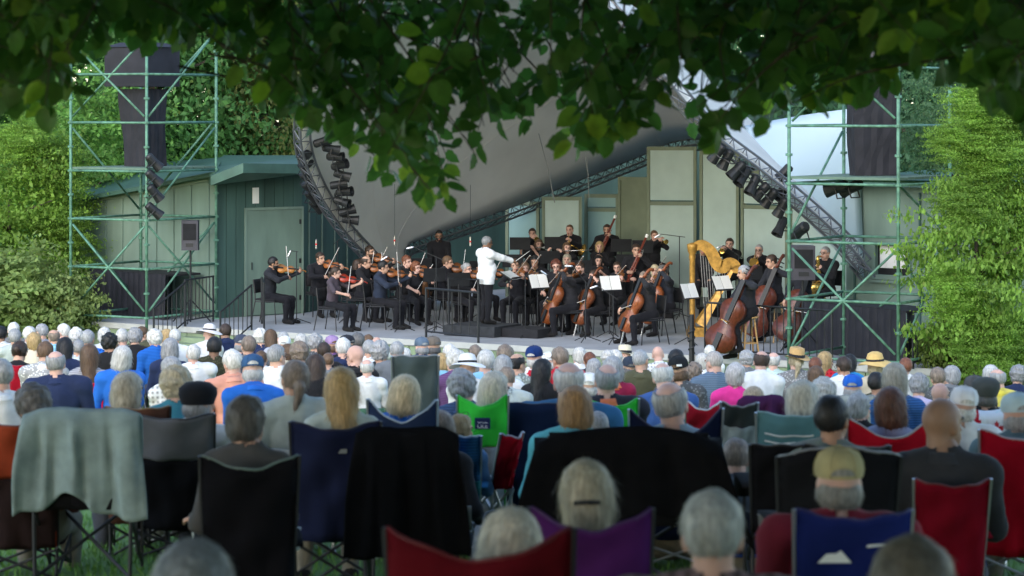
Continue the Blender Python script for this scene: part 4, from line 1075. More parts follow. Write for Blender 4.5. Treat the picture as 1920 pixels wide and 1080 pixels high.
def person(label, fig, loc, rotz, skin, shirt, trou, hair=None, haircol=(.1, .1, .1), hat=None, hatcol=None, glasses=False, beard=None, sc=1.0, group=None, shoe=(.015, .014, .014), hv=0, cat='person', collar=None, pattern=None, roll=0):
    r_ = obj('person', fig['body'], None, skin, loc, (0, roll, rotz)); r_.scale = (sc,) * 3
    tag(r_, label, cat, group)
    for nm, c in (('shirt', shirt), ('trousers', trou), ('shoe', shoe), ('shoe2', shoe)):
        if nm in fig: obj(nm.rstrip('2'), fig[nm], r_, c)
    if collar is not None: obj('collar', fig['collar'], r_, collar)
    if pattern is not None:
        for ch in r_.children:
            if ch.name.startswith('shirt'): ch.material_slots[0].link = 'OBJECT'; ch.material_slots[0].material = PAT[pattern]
    hd = fig['J']['head']
    def on_head(nm, me, c, s_=1.0):
        o = obj(nm, me, r_, c, hd, fig['hrot']); o.scale = (s_ * fig['hs'],) * 3; return o
    if hair: on_head('hair', HAIR[hair][hv % len(HAIR[hair])], haircol)
    if hat: on_head('hat', HM[hat], hatcol, 1.0)
    if hat == 'cap': on_head('cap_opening', CAPO, haircol)
    if glasses: on_head('glasses', GLM, (.02, .02, .02))
    if beard: on_head('beard', BEARD, beard)
    return r_
def seat_pose(lean=.0, hl=(.17, -.3, .72), hr=(-.17, -.3, .72), hrot=(0, 0, 0), seat=.5, kd=.44, turn=0, hfwd=0, **kw):
    """seated figure; lean >0 leans back"""
    pv = Vector((0, 0, seat + .08)); ch = pv + Vector((0, lean * .36, .36)); nk = ch + Vector((0, lean * .14 - hfwd * .3, .155)); hd = nk + Vector((0, -.03 - hfwd + lean * .06, .132))
    J = dict(pelvis=pv, chest=ch, neck=nk, head=hd, handL=Vector(hl), handR=Vector(hr), kneeL=(.13, -kd, seat + .02), kneeR=(-.13, -kd, seat + .02), ankleL=(.13, -kd + .02, .085), ankleR=(-.13, -kd + .03, .085))
    return dict(J=J, hrot=hrot, trot=turn, **kw)
# ------------------------------------------------------------------ audience
TOP = 1.335                                  # seated head top of the prototypes
AF = {}
NV_ = 8
for fem in (0, 1):
    for v in range(NV_):
        hz = [0, .45, -.35, .1, -.8, .2, .75, -.12][v]; hx = [0, .05, -.06, .14, .02, -.08, .06, .22][v]; hy = [0, .05, .1, -.06, .03, -.12, 0, .04][v]
        AF[fem, v] = figure(seat_pose(lean=[.18, .1, .24, .0, .15, .2, .12, -.06][v], hrot=(hx, hy, hz), turn=[0, .15, -.12, .05, -.25, .1, .25, 0][v], seat=.42, hfwd=[0, .01, 0, .04, 0, 0, .01, .05][v],
                                     hl=[(.2, -.22, .66), (.24, -.15, .62), (.15, -.3, .64), (.08, -.3, .66)][v % 4], hr=[(-.2, -.24, .66), (-.12, -.3, .64), (-.25, -.12, .6), (-.06, -.28, .68)][v % 4]), .02, fem, [1.0, 1.1, .96, 1.03, 1.0, 1.14, .98, 1.05][v])
        AF[fem, v]['top'] = AF[fem, v]['J']['head'].z + .12
AF[0, 'b'] = figure(seat_pose(lean=.2, hl=(.27, -.2, .62), hr=(-.27, -.2, .62), seat=.42), .02, 0, 1.24); AF[0, 'b']['top'] = AF[0, 'b']['J']['head'].z + .12
BROAD = ('man in khaki cap and maroon shirt', 'balding white haired man in dark blue shirt', 'balding grey man in navy shirt left of the long brown hair', 'grey haired man in plaid collar at the bottom')
WHT, GRY, DGR, BRN, DBR, BLK, BLO, LBL, RED = (.62, .60, .56), (.33, .33, .33), (.12, .115, .11), (.13, .075, .04), (.05, .03, .02), (.012, .011, .011), (.42, .29, .13), (.55, .46, .30), (.17, .06, .03)
GBR = (.22, .17, .13); GBL = (.40, .36, .28)
SK = (.52, .31, .22); SKP = (.60, .36, .28); SKT = (.36, .2, .13); SKD = (.22, .12, .075)
WS, NVY, BLU, SKY, RD, BK, OLV, GRS, TEA, PNK, CRM, LGR, PUR, ORG, PLD, WHB = (.7, .7, .69), (.02, .03, .075), (.02, .13, .5), (.25, .5, .68), (.5, .02, .035), (.016, .016, .018), (.085, .085, .05), (.17, .18, .19), (.05, .21, .27), (.85, .05, .30), (.62, .55, .42), (.4, .45, .42), (.16, .08, .2), (.6, .28, .2), (.36, .36, .4), (.55, .62, .68)
HW = dict(short=.176, crop=.163, ring=.17, curly=.205, bob=.205, pixie=.192, long=.195, tail=.182, bun=.182, fringe=.185)
# (x, head top y, head width px, hair, hair colour, shirt colour, female, skin, hat, hat colour, label)
A = [
 (2, 611, 26, 'short', BLK, WS, 0, SKT, 0, 0, 'black haired man in white at the left edge of the crowd'),
 (25, 604, 25, 'short', WHT, GRS, 0, SKP, 0, 0, 'white haired man far back at the left edge below the shrub'),
 (29, 616, 31, 'short', GRY, LGR, 0, SK, 0, 0, 'grey haired man in front of a white head near the left edge'),
 (37, 639, 35, 'bun', DBR, BK, 1, SK, 0, 0, 'woman with dark brown bun above the leftmost red chair'),
 (57, 612, 23, 'short', WHT, WS, 0, SKP, 0, 0, 'small white head between a grey and a blonde head near the left'),
 (63, 624, 35, 'pixie', BLO, CRM, 1, SK, 0, 0, 'dark blonde woman left of the brown haired head in white'),
 (77, 607, 22, 'short', GRY, PLD, 0, SK, 0, 0, 'small grey head just behind the dark blonde woman'),
 (84, 640, 38, 'short', BRN, WS, 0, SK, 0, 0, 'brown haired person in white top above the red chairs'),
 (100, 617, 21, 'ring', GBR, SKY, 0, SK, 0, 0, 'balding head beside the left tower leg'),
 (118, 607, 23, 'short', WHT, WS, 0, SKP, 0, 0, 'white haired man in white below the outer left tower leg'),
 (121, 633, 33, 'long', BLK, NVY, 1, SKT, 0, 0, 'woman with long black hair behind the long brown haired woman'),
 (143, 615, 27, 'curly', WHT, WS, 1, SKP, 0, 0, 'fluffy white head at the foot of the left tower'),
 (146, 637, 22, 'short', GRY, WHB, 0, SK, 0, 0, 'small grey head beside long black hair'),
 (166, 618, 39, 'short', GRY, BLU, 0, SK, 0, 0, 'large grey head above the woman with long brown hair'),
 (196, 614, 28, 'pixie', WHT, WS, 1, SKP, 0, 0, 'white head left of the dark curly head'),
 (208, 625, 38, 'curly', BLK, BK, 1, SKT, 0, 0, 'dark curly haired woman left of the big grey curls'),
 (230, 616, 25, 'short', WHT, GRS, 0, SKP, 0, 0, 'pinkish white head between dark curls and grey curls'),
 (253, 617, 46, 'curly', GRY, BK, 0, SK, 0, 0, 'big grey curly haired man in black shirt'),
 (268, 612, 20, 'short', BRN, OLV, 0, SK, 0, 0, 'small brown head below the left tower centre leg'),
 (289, 618, 29, 'curly', WHT, BLU, 1, SKP, 0, 0, 'white curly head right of the big grey curls'),
 (311, 617, 23, 'pixie', BLO, CRM, 1, SK, 0, 0, 'blonde head below the stage steps'),
 (328, 617, 22, 'short', WHT, WS, 0, SK, 0, 0, 'white head in white right of the blonde head below the steps'),
 (319, 634, 42, 'bob', GRY, NVY, 1, SK, 0, 0, 'woman with smooth grey hair in front of the stage steps'),
 (362, 645, 26, 'short', WHT, WS, 0, SKP, 0, 0, 'white haired man in white shirt left of the olive shirted man'),
 (392, 606, 30, 0, 0, WS, 1, SKP, 'sunhat', (.75, .70, .68), 'woman in pale pink sun hat near the stage steps'),
 (402, 631, 33, 'short', BLK, OLV, 0, SKD, 0, 0, 'dark haired man in olive shirt'),
 (228, 648, 47, 'bob', WHT, BLU, 1, SKP, 0, 0, 'woman with silvery bob left of the man in black with grey curls'),
 (169, 645, 56, 'long', BRN, PLD, 1, SK, 0, 0, 'woman with long straight brown hair in checked top'),
 (105, 656, 47, 'ring', GRY, NVY, 0, SKP, 0, 0, 'balding grey man in navy shirt left of the long brown hair'),
 (242, 697, 60, 'bob', GBL, (.6, .5, .42), 1, SKP, 0, 0, 'woman with ash blonde bob in pale peach top'),
 (328, 687, 60, 'curly', LBL, TEA, 1, SKP, 0, 0, 'woman with fluffy white blonde hair in teal top'),
 (319, 669, 40, 'bob', GRY, WS, 1, SK, 0, 0, 'silver streaked head just behind the fluffy white blonde hair'),
 (374, 712, 54, 'fringe', GRY, WS, 0, SK, 'beret', (.012, .013, .016), 'person in black beret with grey hair below it'),
 (61, 721, 66, 'curly', DGR, (.3, .06, .03), 1, SK, 0, 0, 'dark grey curly head in the rust red chair at the left edge'),
 (-4, 672, 46, 'short', GRY, WS, 0, SKP, 0, 0, 'person in white shirt cut by the left edge'),
 (422, 607, 24, 'short', DBR, NVY, 0, SKT, 0, 0, 'dark haired man right of the pink sun hat'),
 (452, 626, 25, 'fringe', GRY, NVY, 0, SKP, 'cap', (.05, .06, .09), 'man in dark cap right of the dark haired man near the steps'),
 (465, 629, 31, 'short', GBR, GRS, 0, SK, 0, 0, 'grey brown head right of the dark cap near the steps'),
 (489, 616, 27, 'curly', WHT, NVY, 1, SKP, 0, 0, 'snow white curly head below the first violinist'),
 (508, 618, 25, 'long', BRN, NVY, 1, SK, 0, 0, 'long light brown hair right of the snow white curls'),
 (530, 620, 20, 'crop', GRY, PLD, 0, SKP, 0, 0, 'close cropped reddish head behind the white cap'),
 (535, 629, 22, 'fringe', GRY, WS, 0, SKP, 'cap', (.75, .76, .78), 'man in white cap right of the long light brown hair'),
 (565, 626, 27, 'pixie', WHT, WS, 1, SKP, 0, 0, 'white head in white between white cap and grey curls'),
 (593, 626, 29, 'curly', GRY, GRS, 1, SK, 0, 0, 'grey curly head left of the purple cap'),
 (622, 627, 26, 'fringe', BRN, PUR, 1, SK, 'cap', (.30, .2, .36), 'person in purple cap below the violins'),
 (649, 627, 24, 'fringe', DGR, BK, 0, SK, 'cap', (.02, .022, .03), 'man in black cap right of the purple cap'),
 (670, 624, 25, 'short', DGR, GRS, 0, SK, 0, 0, 'dark grey head right of the black cap'),
 (643, 633, 33, 'short', WHT, NVY, 0, SKP, 0, 0, 'white haired man in navy behind the shiny bald head'),
 (665, 646, 32, 0, 0, BK, 0, SKP, 0, 0, 'shiny bald man in black jacket'),
 (690, 627, 20, 'short', BRN, OLV, 0, SK, 0, 0, 'small brown head behind the tall grey hair'),
 (692, 637, 24, 'short', GRY, WS, 0, SK, 0, 0, 'small grey head left of the tall grey hair'),
 (706, 630, 17, 0, 0, LGR, 0, SKP, 0, 0, 'tiny bald head behind the tall grey hair'),
 (714, 640, 46, 'curly', GRY, (.03, .04, .045), 0, SK, 0, 0, 'man with tall wavy grey hair in dark jacket'),
 (745, 640, 26, 'short', GRY, GRS, 0, SK, 0, 0, 'grey head behind the upright grey chair back'),
 (760, 652, 24, 'pixie', WHT, WS, 1, SKP, 0, 0, 'white head at the top of the upright grey chair back'),
 (435, 655, 45, 'short', WHT, ORG, 0, SKP, 0, 0, 'white haired man in orange checked shirt'),
 (474, 663, 40, 'fringe', WHT, BLU, 0, SKP, 'cap', (.035, .09, .19), 'man in blue cap and bright blue shirt'),
 (520, 646, 31, 'short', GRY, WS, 0, SK, 0, 0, 'grey head behind the man in the blue cap'),
 (560, 641, 44, 'curly', GBR, (.2, .17, .14), 1, SK, 0, 0, 'woman with wavy grey brown hair behind the ponytail'),
 (538, 645, 26, 'bob', BRN, CRM, 1, SK, 0, 0, 'light brown bob left of the wavy grey brown hair'),
 (592, 664, 36, 'long', DBR, BK, 1, SK, 0, 0, 'long dark brown hair right of the ponytail'),
 (607, 641, 25, 'short', DBR, BK, 0, SKT, 0, 0, 'dark brown head left of the shiny bald man'),
 (614, 660, 20, 'crop', BRN, GRS, 0, SK, 0, 0, 'small cropped head between dark hair and bald man'),
 (491, 657, 22, 'short', BRN, WS, 0, SK, 0, 0, 'small brown head right of the blue cap'),
 (688, 672, 24, 'ring', WHT, WS, 0, SKP, 0, 0, 'white fringed bald head below the man in black jacket'),
 (551, 673, 54, 'tail', GBR, LGR, 1, SK, 0, 0, 'woman with low brown ponytail in grey top'),
 (643, 688, 66, 'long', BLO, LGR, 1, SK, 0, 0, 'woman with straight blonde shoulder length hair in white in the navy chair'),
 (757, 702, 62, 'bob', LBL, BLU, 1, SKP, 0, 0, 'woman with pale blonde bob in bright blue'),
 (465, 741, 74, 'pixie', (.085, .08, .075), (.06, .06, .06), 1, SK, 0, 0, 'person with short dark grey hair in the near black chair'),
 (790, 631, 25, 'fringe', GRY, NVY, 0, SKP, 'cap', (.10, .14, .19), 'man in faded blue cap below the guard rail'),
 (811, 630, 27, 'fringe', DGR, BK, 0, SK, 'cap', (.13, .11, .09), 'man in brown mesh cap below the guard rail'),
 (842, 645, 25, 'pixie', WHT, SKY, 1, SKP, 0, 0, 'white head behind the white sun hat'),
 (828, 662, 27, 'bob', BLO, SKY, 1, SK, 0, 0, 'sandy haired woman left of the white curls and sun hat'),
 (852, 656, 36, 'curly', WHT, PUR, 1, SKP, 0, 0, 'white curly haired woman in plum top'),
 (876, 660, 34, 0, 0, WS, 1, SKP, 'sunhat', (.72, .71, .69), 'person in wide white sun hat beside white curls'),
 (891, 646, 24, 'short', GBR, GRS, 0, SK, 0, 0, 'brown grey head behind the light blue shirt'),
 (910, 655, 32, 'short', WHT, SKY, 0, SKP, 0, 0, 'white haired man in light blue shirt'),
 (949, 645, 33, 'short', GBR, OLV, 0, SK, 0, 0, 'grey brown head left of the navy cap'),
 (944, 666, 34, 'long', GRY, WS, 1, SK, 0, 0, 'long grey hair left of the bald crown'),
 (971, 661, 29, 'ring', BLK, LGR, 0, SK, 0, 0, 'man with bald crown and dark fringe in pale print shirt'),
 (1003, 647, 31, 'fringe', WHT, WS, 0, SKP, 'cap', (.01, .03, .12), 'man in navy cap with red and white collar'),
 (1029, 660, 27, 'fringe', WHT, RD, 0, SKP, 'cap', (.76, .76, .75), 'person in white cap right of the navy cap'),
 (1019, 673, 36, 'long', BLK, BK, 1, SKT, 0, 0, 'long black hair in front of the white cap'),
 (1049, 650, 31, 'short', GBR, RD, 0, SK, 0, 0, 'grey brown head in red right of the white cap'),
 (1085, 651, 26, 'pixie', WHT, WS, 1, SKP, 0, 0, 'white head behind the bald crowned man in blue'),
 (1105, 660, 22, 'short', RED, BK, 0, SK, 0, 0, 'reddish brown head behind the grey head left of the orange collar'),
 (1140, 657, 24, 'curly', WHT, WS, 1, SKP, 0, 0, 'white curls left of the cream straw hat'),
 (1112, 672, 29, 'bob', GRY, GRS, 1, SK, 0, 0, 'grey bob left of the man with orange collar'),
 (1066, 676, 58, 'ring', WHT, (.03, .12, .24), 0, SKP, 0, 0, 'balding white haired man in dark blue shirt'),
 (1104, 697, 30, 'fringe', WHT, WS, 0, SKP, 'cap', (.75, .74, .72), 'person in white cap beside the man with orange collar'),
 (1137, 679, 45, 'ring', GRY, (.03, .03, .04), 0, SKP, 0, 0, 'balding grey man with orange collar above a green chair'),
 (869, 694, 52, 'curly', GRY, (.06, .10, .2), 0, SK, 0, 0, 'grey haired head left of the long white blonde hair'),
 (951, 688, 30, 'short', GBR, LGR, 0, SK, 0, 0, 'grey brown head right of the long white blonde hair'),
 (930, 697, 54, 'long', (.6, .54, .43), RD, 1, SKP, 0, 0, 'woman with long white blonde hair in red in a green chair'),
 (1076, 724, 66, 'bob', (.30, .17, .07), (.12, .45, .5), 1, SK, 0, 0, 'woman with short golden brown bob and turquoise collar'),
 (819, 770, 62, 'bob', GBR, BK, 1, SK, 0, 0, 'grey brown head low behind the big black draped chair'),
 (865, 776, 40, 'pixie', BLO, (.1, .2, .35), 1, SK, 0, 0, 'blonde child with sunglasses pushed up beside the blue striped chair'),
 (1121, 768, 30, 'crop', GRY, GRS, 0, SK, 0, 0, 'cropped grey head beside the golden brown bob'),
 (1152, 655, 24, 'short', WHT, WS, 0, SKP, 0, 0, 'white haired man left of the cream straw hat'),
 (1171, 646, 26, 'fringe', WHT, WS, 0, SKP, 'fedora', (.66, .58, .42), 'man in cream straw hat with dark band below the cellist'),
 (1148, 668, 40, 'bob', GRY, (.3, .02, .06), 1, SK, 0, 0, 'grey bob with crimson shoulder right of the orange collar'),
 (1180, 667, 28, 'fringe', DGR, WHB, 0, SK, 'cap', (.03, .04, .06), 'man in dark cap in pale blue below the straw hat'),
 (1202, 654, 28, 'crop', GRY, OLV, 0, SK, 0, 0, 'grey crew cut man in olive shirt'),
 (1234, 648, 21, 0, 0, WS, 0, SKP, 0, 0, 'pink bald man in white shirt below the cello chair'),
 (1266, 654, 29, 'short', BLK, BK, 0, SKT, 0, 0, 'black haired head behind the black cap'),
 (1274, 665, 36, 'fringe', BRN, GRS, 0, SK, 'cap', (.014, .016, .018), 'man in black cap with small white print'),
 (1243, 678, 38, 'ring', WHT, (.05, .11, .3), 0, SKP, 0, 0, 'balding white haired man in blue left of the black cap'),
 (1304, 680, 31, 'curly', GBR, GRS, 1, SK, 0, 0, 'curly grey brown head right of the black cap'),
 (1316, 662, 26, 'pixie', WHT, WS, 1, SKP, 0, 0, 'white head behind the shaven man in blue grey'),
 (1338, 657, 29, 'crop', (.4, .36, .33), (.14, .2, .28), 0, SKP, 0, 0, 'shaven headed man in blue grey polo shirt'),
 (1330, 647, 18, 'short', WHT, WS, 0, SKP, 0, 0, 'tiny white head below the harp'),
 (1378, 680, 37, 'pixie', (.5, .47, .45), PNK, 1, SKP, 0, 0, 'silver haired woman in hot pink top'),
 (1398, 657, 28, 'curly', GRY, GRS, 1, SK, 0, 0, 'grey curls behind the silver haired woman in pink'),
 (1427, 656, 29, 'ring', DBR, WS, 0, SKP, 0, 0, 'dark haired balding man in white shirt'),
 (1450, 659, 24, 'ring', WHT, (.5, .62, .55), 0, SKP, 0, 0, 'bald pink man in pale green shirt'),
 (1492, 648, 31, 'tail', LBL, (.42, .42, .42), 1, SKP, 'fedora', (.52, .33, .14), 'woman in tan straw fedora and checked shirt'),
 (1530, 669, 20, 'short', RED, GRS, 0, SK, 0, 0, 'small red brown head right of the tan fedora'),
 (1259, 712, 63, 'ring', (.4, .39, .36), (.30, .38, .44), 0, SKP, 0, 0, 'balding grey man in pale blue hooded top behind the wide black drape'),
 (1510, 714, 64, 'bob', (.62, .59, .5), TEA, 1, SKP, 0, 0, 'woman with smooth white bob in the teal chair'),
 (1413, 724, 42, 'bob', (.5, .38, .25), CRM, 1, SK, 0, 0, 'person with beige straw coloured hair behind the plum draped chair'),
 (1381, 822, 52, 'short', (.28, .22, .18), (.10, .12, .15), 0, SKP, 0, 0, 'man with short fair hair in dark blue grey sitting low in the middle'),
 (1549, 659, 28, 'long', BLO, RD, 1, SK, 0, 0, 'long blonde hair right of the tan fedora'),
 (1529, 686, 26, 'bob', BRN, GRS, 1, SK, 0, 0, 'brown bob in front of the long blonde hair'),
 (1581, 668, 27, 'short', DBR, WS, 0, SKT, 0, 0, 'dark haired man in white shirt left of the wide straw hat'),
 (1593, 664, 26, 'long', BLK, (.02, .2, .42), 1, SKT, 0, 0, 'long black hair in blue left of the wide straw hat'),
 (1641, 657, 32, 'fringe', LBL, CRM, 1, SKP, 'sunhat', (.66, .44, .16), 'woman in wide golden straw hat with ribbon'),
 (1697, 670, 24, 'short', RED, WS, 0, SK, 0, 0, 'red brown head below the right tower leg'),
 (1681, 680, 48, 'long', GBL, (.05, .15, .38), 1, SK, 0, 0, 'woman with long ash blonde hair in blue top'),
 (1599, 700, 28, 'fringe', GRY, RD, 0, SKP, 'cap', (.02, .12, .5), 'man in bright blue cap and red shirt'),
 (1543, 708, 32, 'curly', WHT, WS, 1, SKP, 0, 0, 'white curls right of the smooth white bob'),
 (1645, 697, 25, 'short', BLK, OLV, 0, SKT, 0, 0, 'black haired head left of the long ash blonde hair'),
 (1724, 702, 32, 'curly', GRY, (.5, .42, .55), 1, SK, 0, 0, 'grey curls in lilac right of the long ash blonde hair'),
 (1764, 716, 26, 0, 0, LGR, 0, SKP, 0, 0, 'bald head above the shaven man in black'),
 (1758, 688, 27, 'short', GBR, GRS, 0, SK, 0, 0, 'grey brown head under the right shrub'),
 (1782, 685, 24, 'pixie', GRY, GRS, 1, SK, 0, 0, 'grey head under the right shrub'),
 (1827, 702, 31, 'fringe', DGR, GRS, 0, SK, 'cap', (.09, .085, .08), 'man in grey brown cap at the right'),
 (1857, 684, 31, 'pixie', WHT, WS, 1, SKP, 0, 0, 'white grey head behind the bald head with yellow collar'),
 (1869, 690, 25, 'ring', GRY, (.6, .5, .1), 0, SKP, 0, 0, 'balding man with yellow collar at the right'),
 (1909, 685, 27, 'curly', GRY, NVY, 1, SK, 0, 0, 'grey curls in navy at the right edge of the crowd'),
 (1848, 704, 27, 'fringe', DGR, BK, 0, SK, 'beret', (.06, .065, .06), 'person in dark green grey flat hat at the right'),
 (1805, 719, 24, 'fringe', WHT, WS, 1, SKP, 'cap', (.7, .7, .7), 'small white cap left of the grey brown cap'),
 (1806, 739, 36, 'ring', WHT, LGR, 0, SKP, 0, 0, 'balding white head right of the shaven man in black'),
 (1852, 738, 32, 'fringe', GRY, WS, 0, SK, 'cap', (.03, .035, .05), 'man in dark cap above the maple leaf flag'),
 (1613, 736, 42, 'pixie', (.42, .42, .42), BK, 1, SKP, 0, 0, 'silver head between black hair and auburn hair'),
 (1562, 740, 63, 'short', BLK, (.15, .18, .17), 0, SKT, 0, 0, 'man with short black hair in grey green shirt'),
 (1673, 725, 62, 'bob', (.13, .055, .03), (.3, .33, .5), 1, SKP, 0, 0, 'woman with auburn hair in the wide red chair'),
 (1769, 742, 66, 0, 0, (.03, .032, .037), 0, (.30, .175, .115), 0, 0, 'shaven headed man in black t-shirt in a red chair'),
 (1906, 733, 52, 'fringe', GRY, (.12, .18, .2), 0, SKP, 'cap', (.45, .58, .62), 'man in pale blue cap at the right edge'),
 (1572, 834, 88, 'fringe', (.3, .28, .24), (.20, .02, .035), 0, SKP, 'cap', (.40, .34, .17), 'man in khaki cap and maroon shirt'),
 (1336, 917, 116, 'short', (.36, .37, .35), (.20, .14, .14), 0, SKP, 0, 0, 'grey haired man in plaid collar at the bottom'),
 (1100, 862, 100, 'long', (.40, .36, .26), (.05, .04, .06), 1, SK, 0, 0, 'woman with long blonde hair and dark clip in the purple chair'),
 (953, 951, 125, 'bob', (.56, .52, .42), (.1, .05, .05), 1, SKP, 0, 0, 'white blonde head in the dark red chair at the bottom'),
 (360, 1012, 165, 'bob', (.2, .22, .23), (.1, .1, .1), 1, SK, 0, 0, 'blurred grey head cut by the bottom edge at the left'),
 (1712, 1003, 158, 'short', (.10, .085, .06), (.1, .1, .1), 0, SK, 0, 0, 'blurred dark head cut by the bottom edge at the right'),
]
# a few more low heads that fill the gaps between the rows
fr_ = random.Random(4)
PPL = []
DOV = {'shaven headed man in black t-shirt in a red chair': 13.4, 'man in dark cap above the maple leaf flag': 19.5, 'balding white head right of the shaven man in black': 19, 'silver head between black hair and auburn hair': 18.2, 'bald head above the shaven man in black': 21, 'cropped grey head beside the golden brown bob': 16.5, 'woman with short golden brown bob and turquoise collar': 15.2, 'balding grey man in pale blue hooded top behind the wide black drape': 15.5,
       'balding white haired man in dark blue shirt': 17.6, 'man with short fair hair in dark blue grey sitting low in the middle': 14.7, 'grey brown head low behind the big black draped chair': 16.0, 'blonde child with sunglasses pushed up beside the blue striped chair': 16.6,
       'person with beige straw coloured hair behind the plum draped chair': 18.5}
for rec in A:
    px, yt, w, hr, hc, shc, fem, sk, hat, hatc, lab = rec
    wm = HW.get(hr, .158)
    if hat == 'cap': wm = .182
    if hat in ('sunhat', 'fedora'): wm = .19
    D = FPX * wm / w * .97
    D = min(max(D, 6.2), 41.5)
    hatup = {'cap': .03, 'sunhat': .05, 'fedora': .055, 'beret': .03}.get(hat, .012)
    for _ in range(400):
        hs = ZC - (yt - YH) * D / FPX - g(D) - hatup
        if hs > 1.21: D += .06
        elif hs < 1.03: D -= .06
        else: break
    if lab in DOV: D = DOV[lab]
    PPL.append([px, yt, D, hatup, rec])
def hs_of(q, D): return ZC - (q[1] - YH) * D / FPX - g(D) - q[3]
for it in range(60):                          # keep neighbours from sitting in each other
    mv = 0
    for i in range(len(PPL)):
        for j in range(i + 1, len(PPL)):
            a, b = PPL[i], PPL[j]
            dx = (a[0] - 960) * a[2] / FPX - (b[0] - 960) * b[2] / FPX; dy = a[2] - b[2]
            if abs(dx) < .42 and abs(dy) < .6:
                near, far = (a, b) if a[1] > b[1] else (b, a)
                s = .05
                if near[4][10] in DOV or far[4][10] in DOV: continue
                if near[2] - s > 6 and .9 < hs_of(near, near[2] - s) < 1.5: near[2] -= s; mv = 1
                if far[2] + s < 43 and .9 < hs_of(far, far[2] + s) < 1.5: far[2] += s; mv = 1
    if not mv: break
SEAT = {}
COLL = [('orange collar', (.7, .18, .08)), ('yellow collar', (.75, .6, .08)), ('red and white collar', (.5, .02, .04)), ('turquoise collar', (.12, .45, .5)), ('plaid collar', (.3, .2, .2)), ('pale blue hooded', (.33, .42, .48))]
for i, (px, yt, D, hatup, rec) in enumerate(PPL):
    _, _, w, hr, hc, shc, fem, sk, hat, hatc, lab = rec
    hs = hs_of(PPL[i], D); v = (i * 5 + i // 8) % NV_
    if w > 60 and v in (3, 7): v = [0, 2, 1, 5][i % 4]
    if lab in BROAD: v = 'b'
    fig = AF[fem, v]; wm = HW.get(hr, .158); wm = .182 if hat == 'cap' else (.19 if hat in ('sunhat', 'fedora') else wm); sc = w * D / FPX / wm * 1.03; sc = min(max(sc, .92 if lab not in DOV else .8), 1.17)
    x, y = XY(px, D); z = ZC - (yt - YH) * D / FPX - hatup - fig['top'] * sc
    rz = math.pi + math.atan2(-x, D) * .0 + fr_.uniform(-.16, .16) + (.12 if px < 700 else (-.12 if px > 1300 else 0))
    hd = fig['J']['head']; rl = fr_.uniform(-.05, .05); off = Euler((0, rl, rz)).to_matrix() @ Vector(hd) * sc
    kk = fr_.uniform(.85, 1.12); k2 = fr_.uniform(.9, 1.1); hj = tuple(c * kk for c in hc) if hc else (.2, .2, .2)
    pr_ = person(lab, fig, (x - off.x, y - off.y, z), rz, tuple(c * k2 for c in sk), shc, (.05, .055, .07) if i % 3 else (.2, .18, .14), hr or None, hj, hat or None, hatc or None, sc=sc, roll=rl, group='audience seated on the lawn', hv=i, glasses=(i % 3 == 0 and not hat), collar=next((cc for kk_, cc in COLL if kk_ in lab), None) or (tuple(min(c * 1.12, .8) for c in shc) if (not fem and i % 4 != 1) else None), pattern=(i // 3) % 3 if ((i % 6 == 1 and w < 60) or 'check' in lab or 'plaid' in lab or 'print' in lab) and not (BK == shc) and i != 55 else None)
    if 'white print' in lab: MB().box((hd.x, hd.y + .13, hd.z + .065), (.05, .006, .018)).build('cap_print', M['paper'], pr_)
    if 'sunglasses' in lab: obj('sunglasses', GLM, pr_, None, hd + Vector((0, .03, .075)), (-.5, 0, 0))
    if 'dark clip' in lab: MB().tube([(hd.x - .045, hd.y + .135, hd.z + .0), (hd.x, hd.y + .15, hd.z + .004), (hd.x + .045, hd.y + .135, hd.z)], .009, 6).build('hair_clip', M['blackm'], pr_)
    SEAT[lab] = (x - off.x, y - off.y, z, rz, sc, D, i)
# ------------------------------------------------------------------ audience chairs
def text_part(txt, size, parent, loc, rot, mat, sx=1.0):
    cu = bpy.data.curves.new('lettering', 'FONT'); cu.body = txt; cu.size = size; cu.align_x = 'CENTER'; cu.extrude = .002
    o = bpy.data.objects.new('lettering', cu); COL.objects.link(o)
    me = bpy.data.meshes.new_from_object(o.evaluated_get(bpy.context.evaluated_depsgraph_get())); COL.objects.unlink(o); bpy.data.objects.remove(o)
    me.materials.clear(); me.materials.append(mat)
    r_ = obj('lettering', me, parent, None, loc, rot); r_.scale = (sx, 1, 1); return r_
def back_pt(u, v, w, z0, z1, y0, y1, sag, dip, flare=0):
    """u across -1..1, v up 0..1 on a hammock backrest"""
    ww = w / 2 * (1 + flare * (v - .5)); z = z0 + (z1 - z0) * v - dip * (1 - abs(u) ** 1.6) * v ** 2
    k = .013 * math.sin(u * 5 + v * 9 + w * 40) + .012 * math.sin(u * 11 - v * 6 + w * 70) * (1.1 - v) + .007 * math.sin(v * 21 + u * 3)
    return Vector((u * ww, y0 + (y1 - y0) * v + sag * (1 - u * u) + k * min(1, 3 * (1 - u * u)), z + .004 * math.sin(u * 9 + w * 31)))
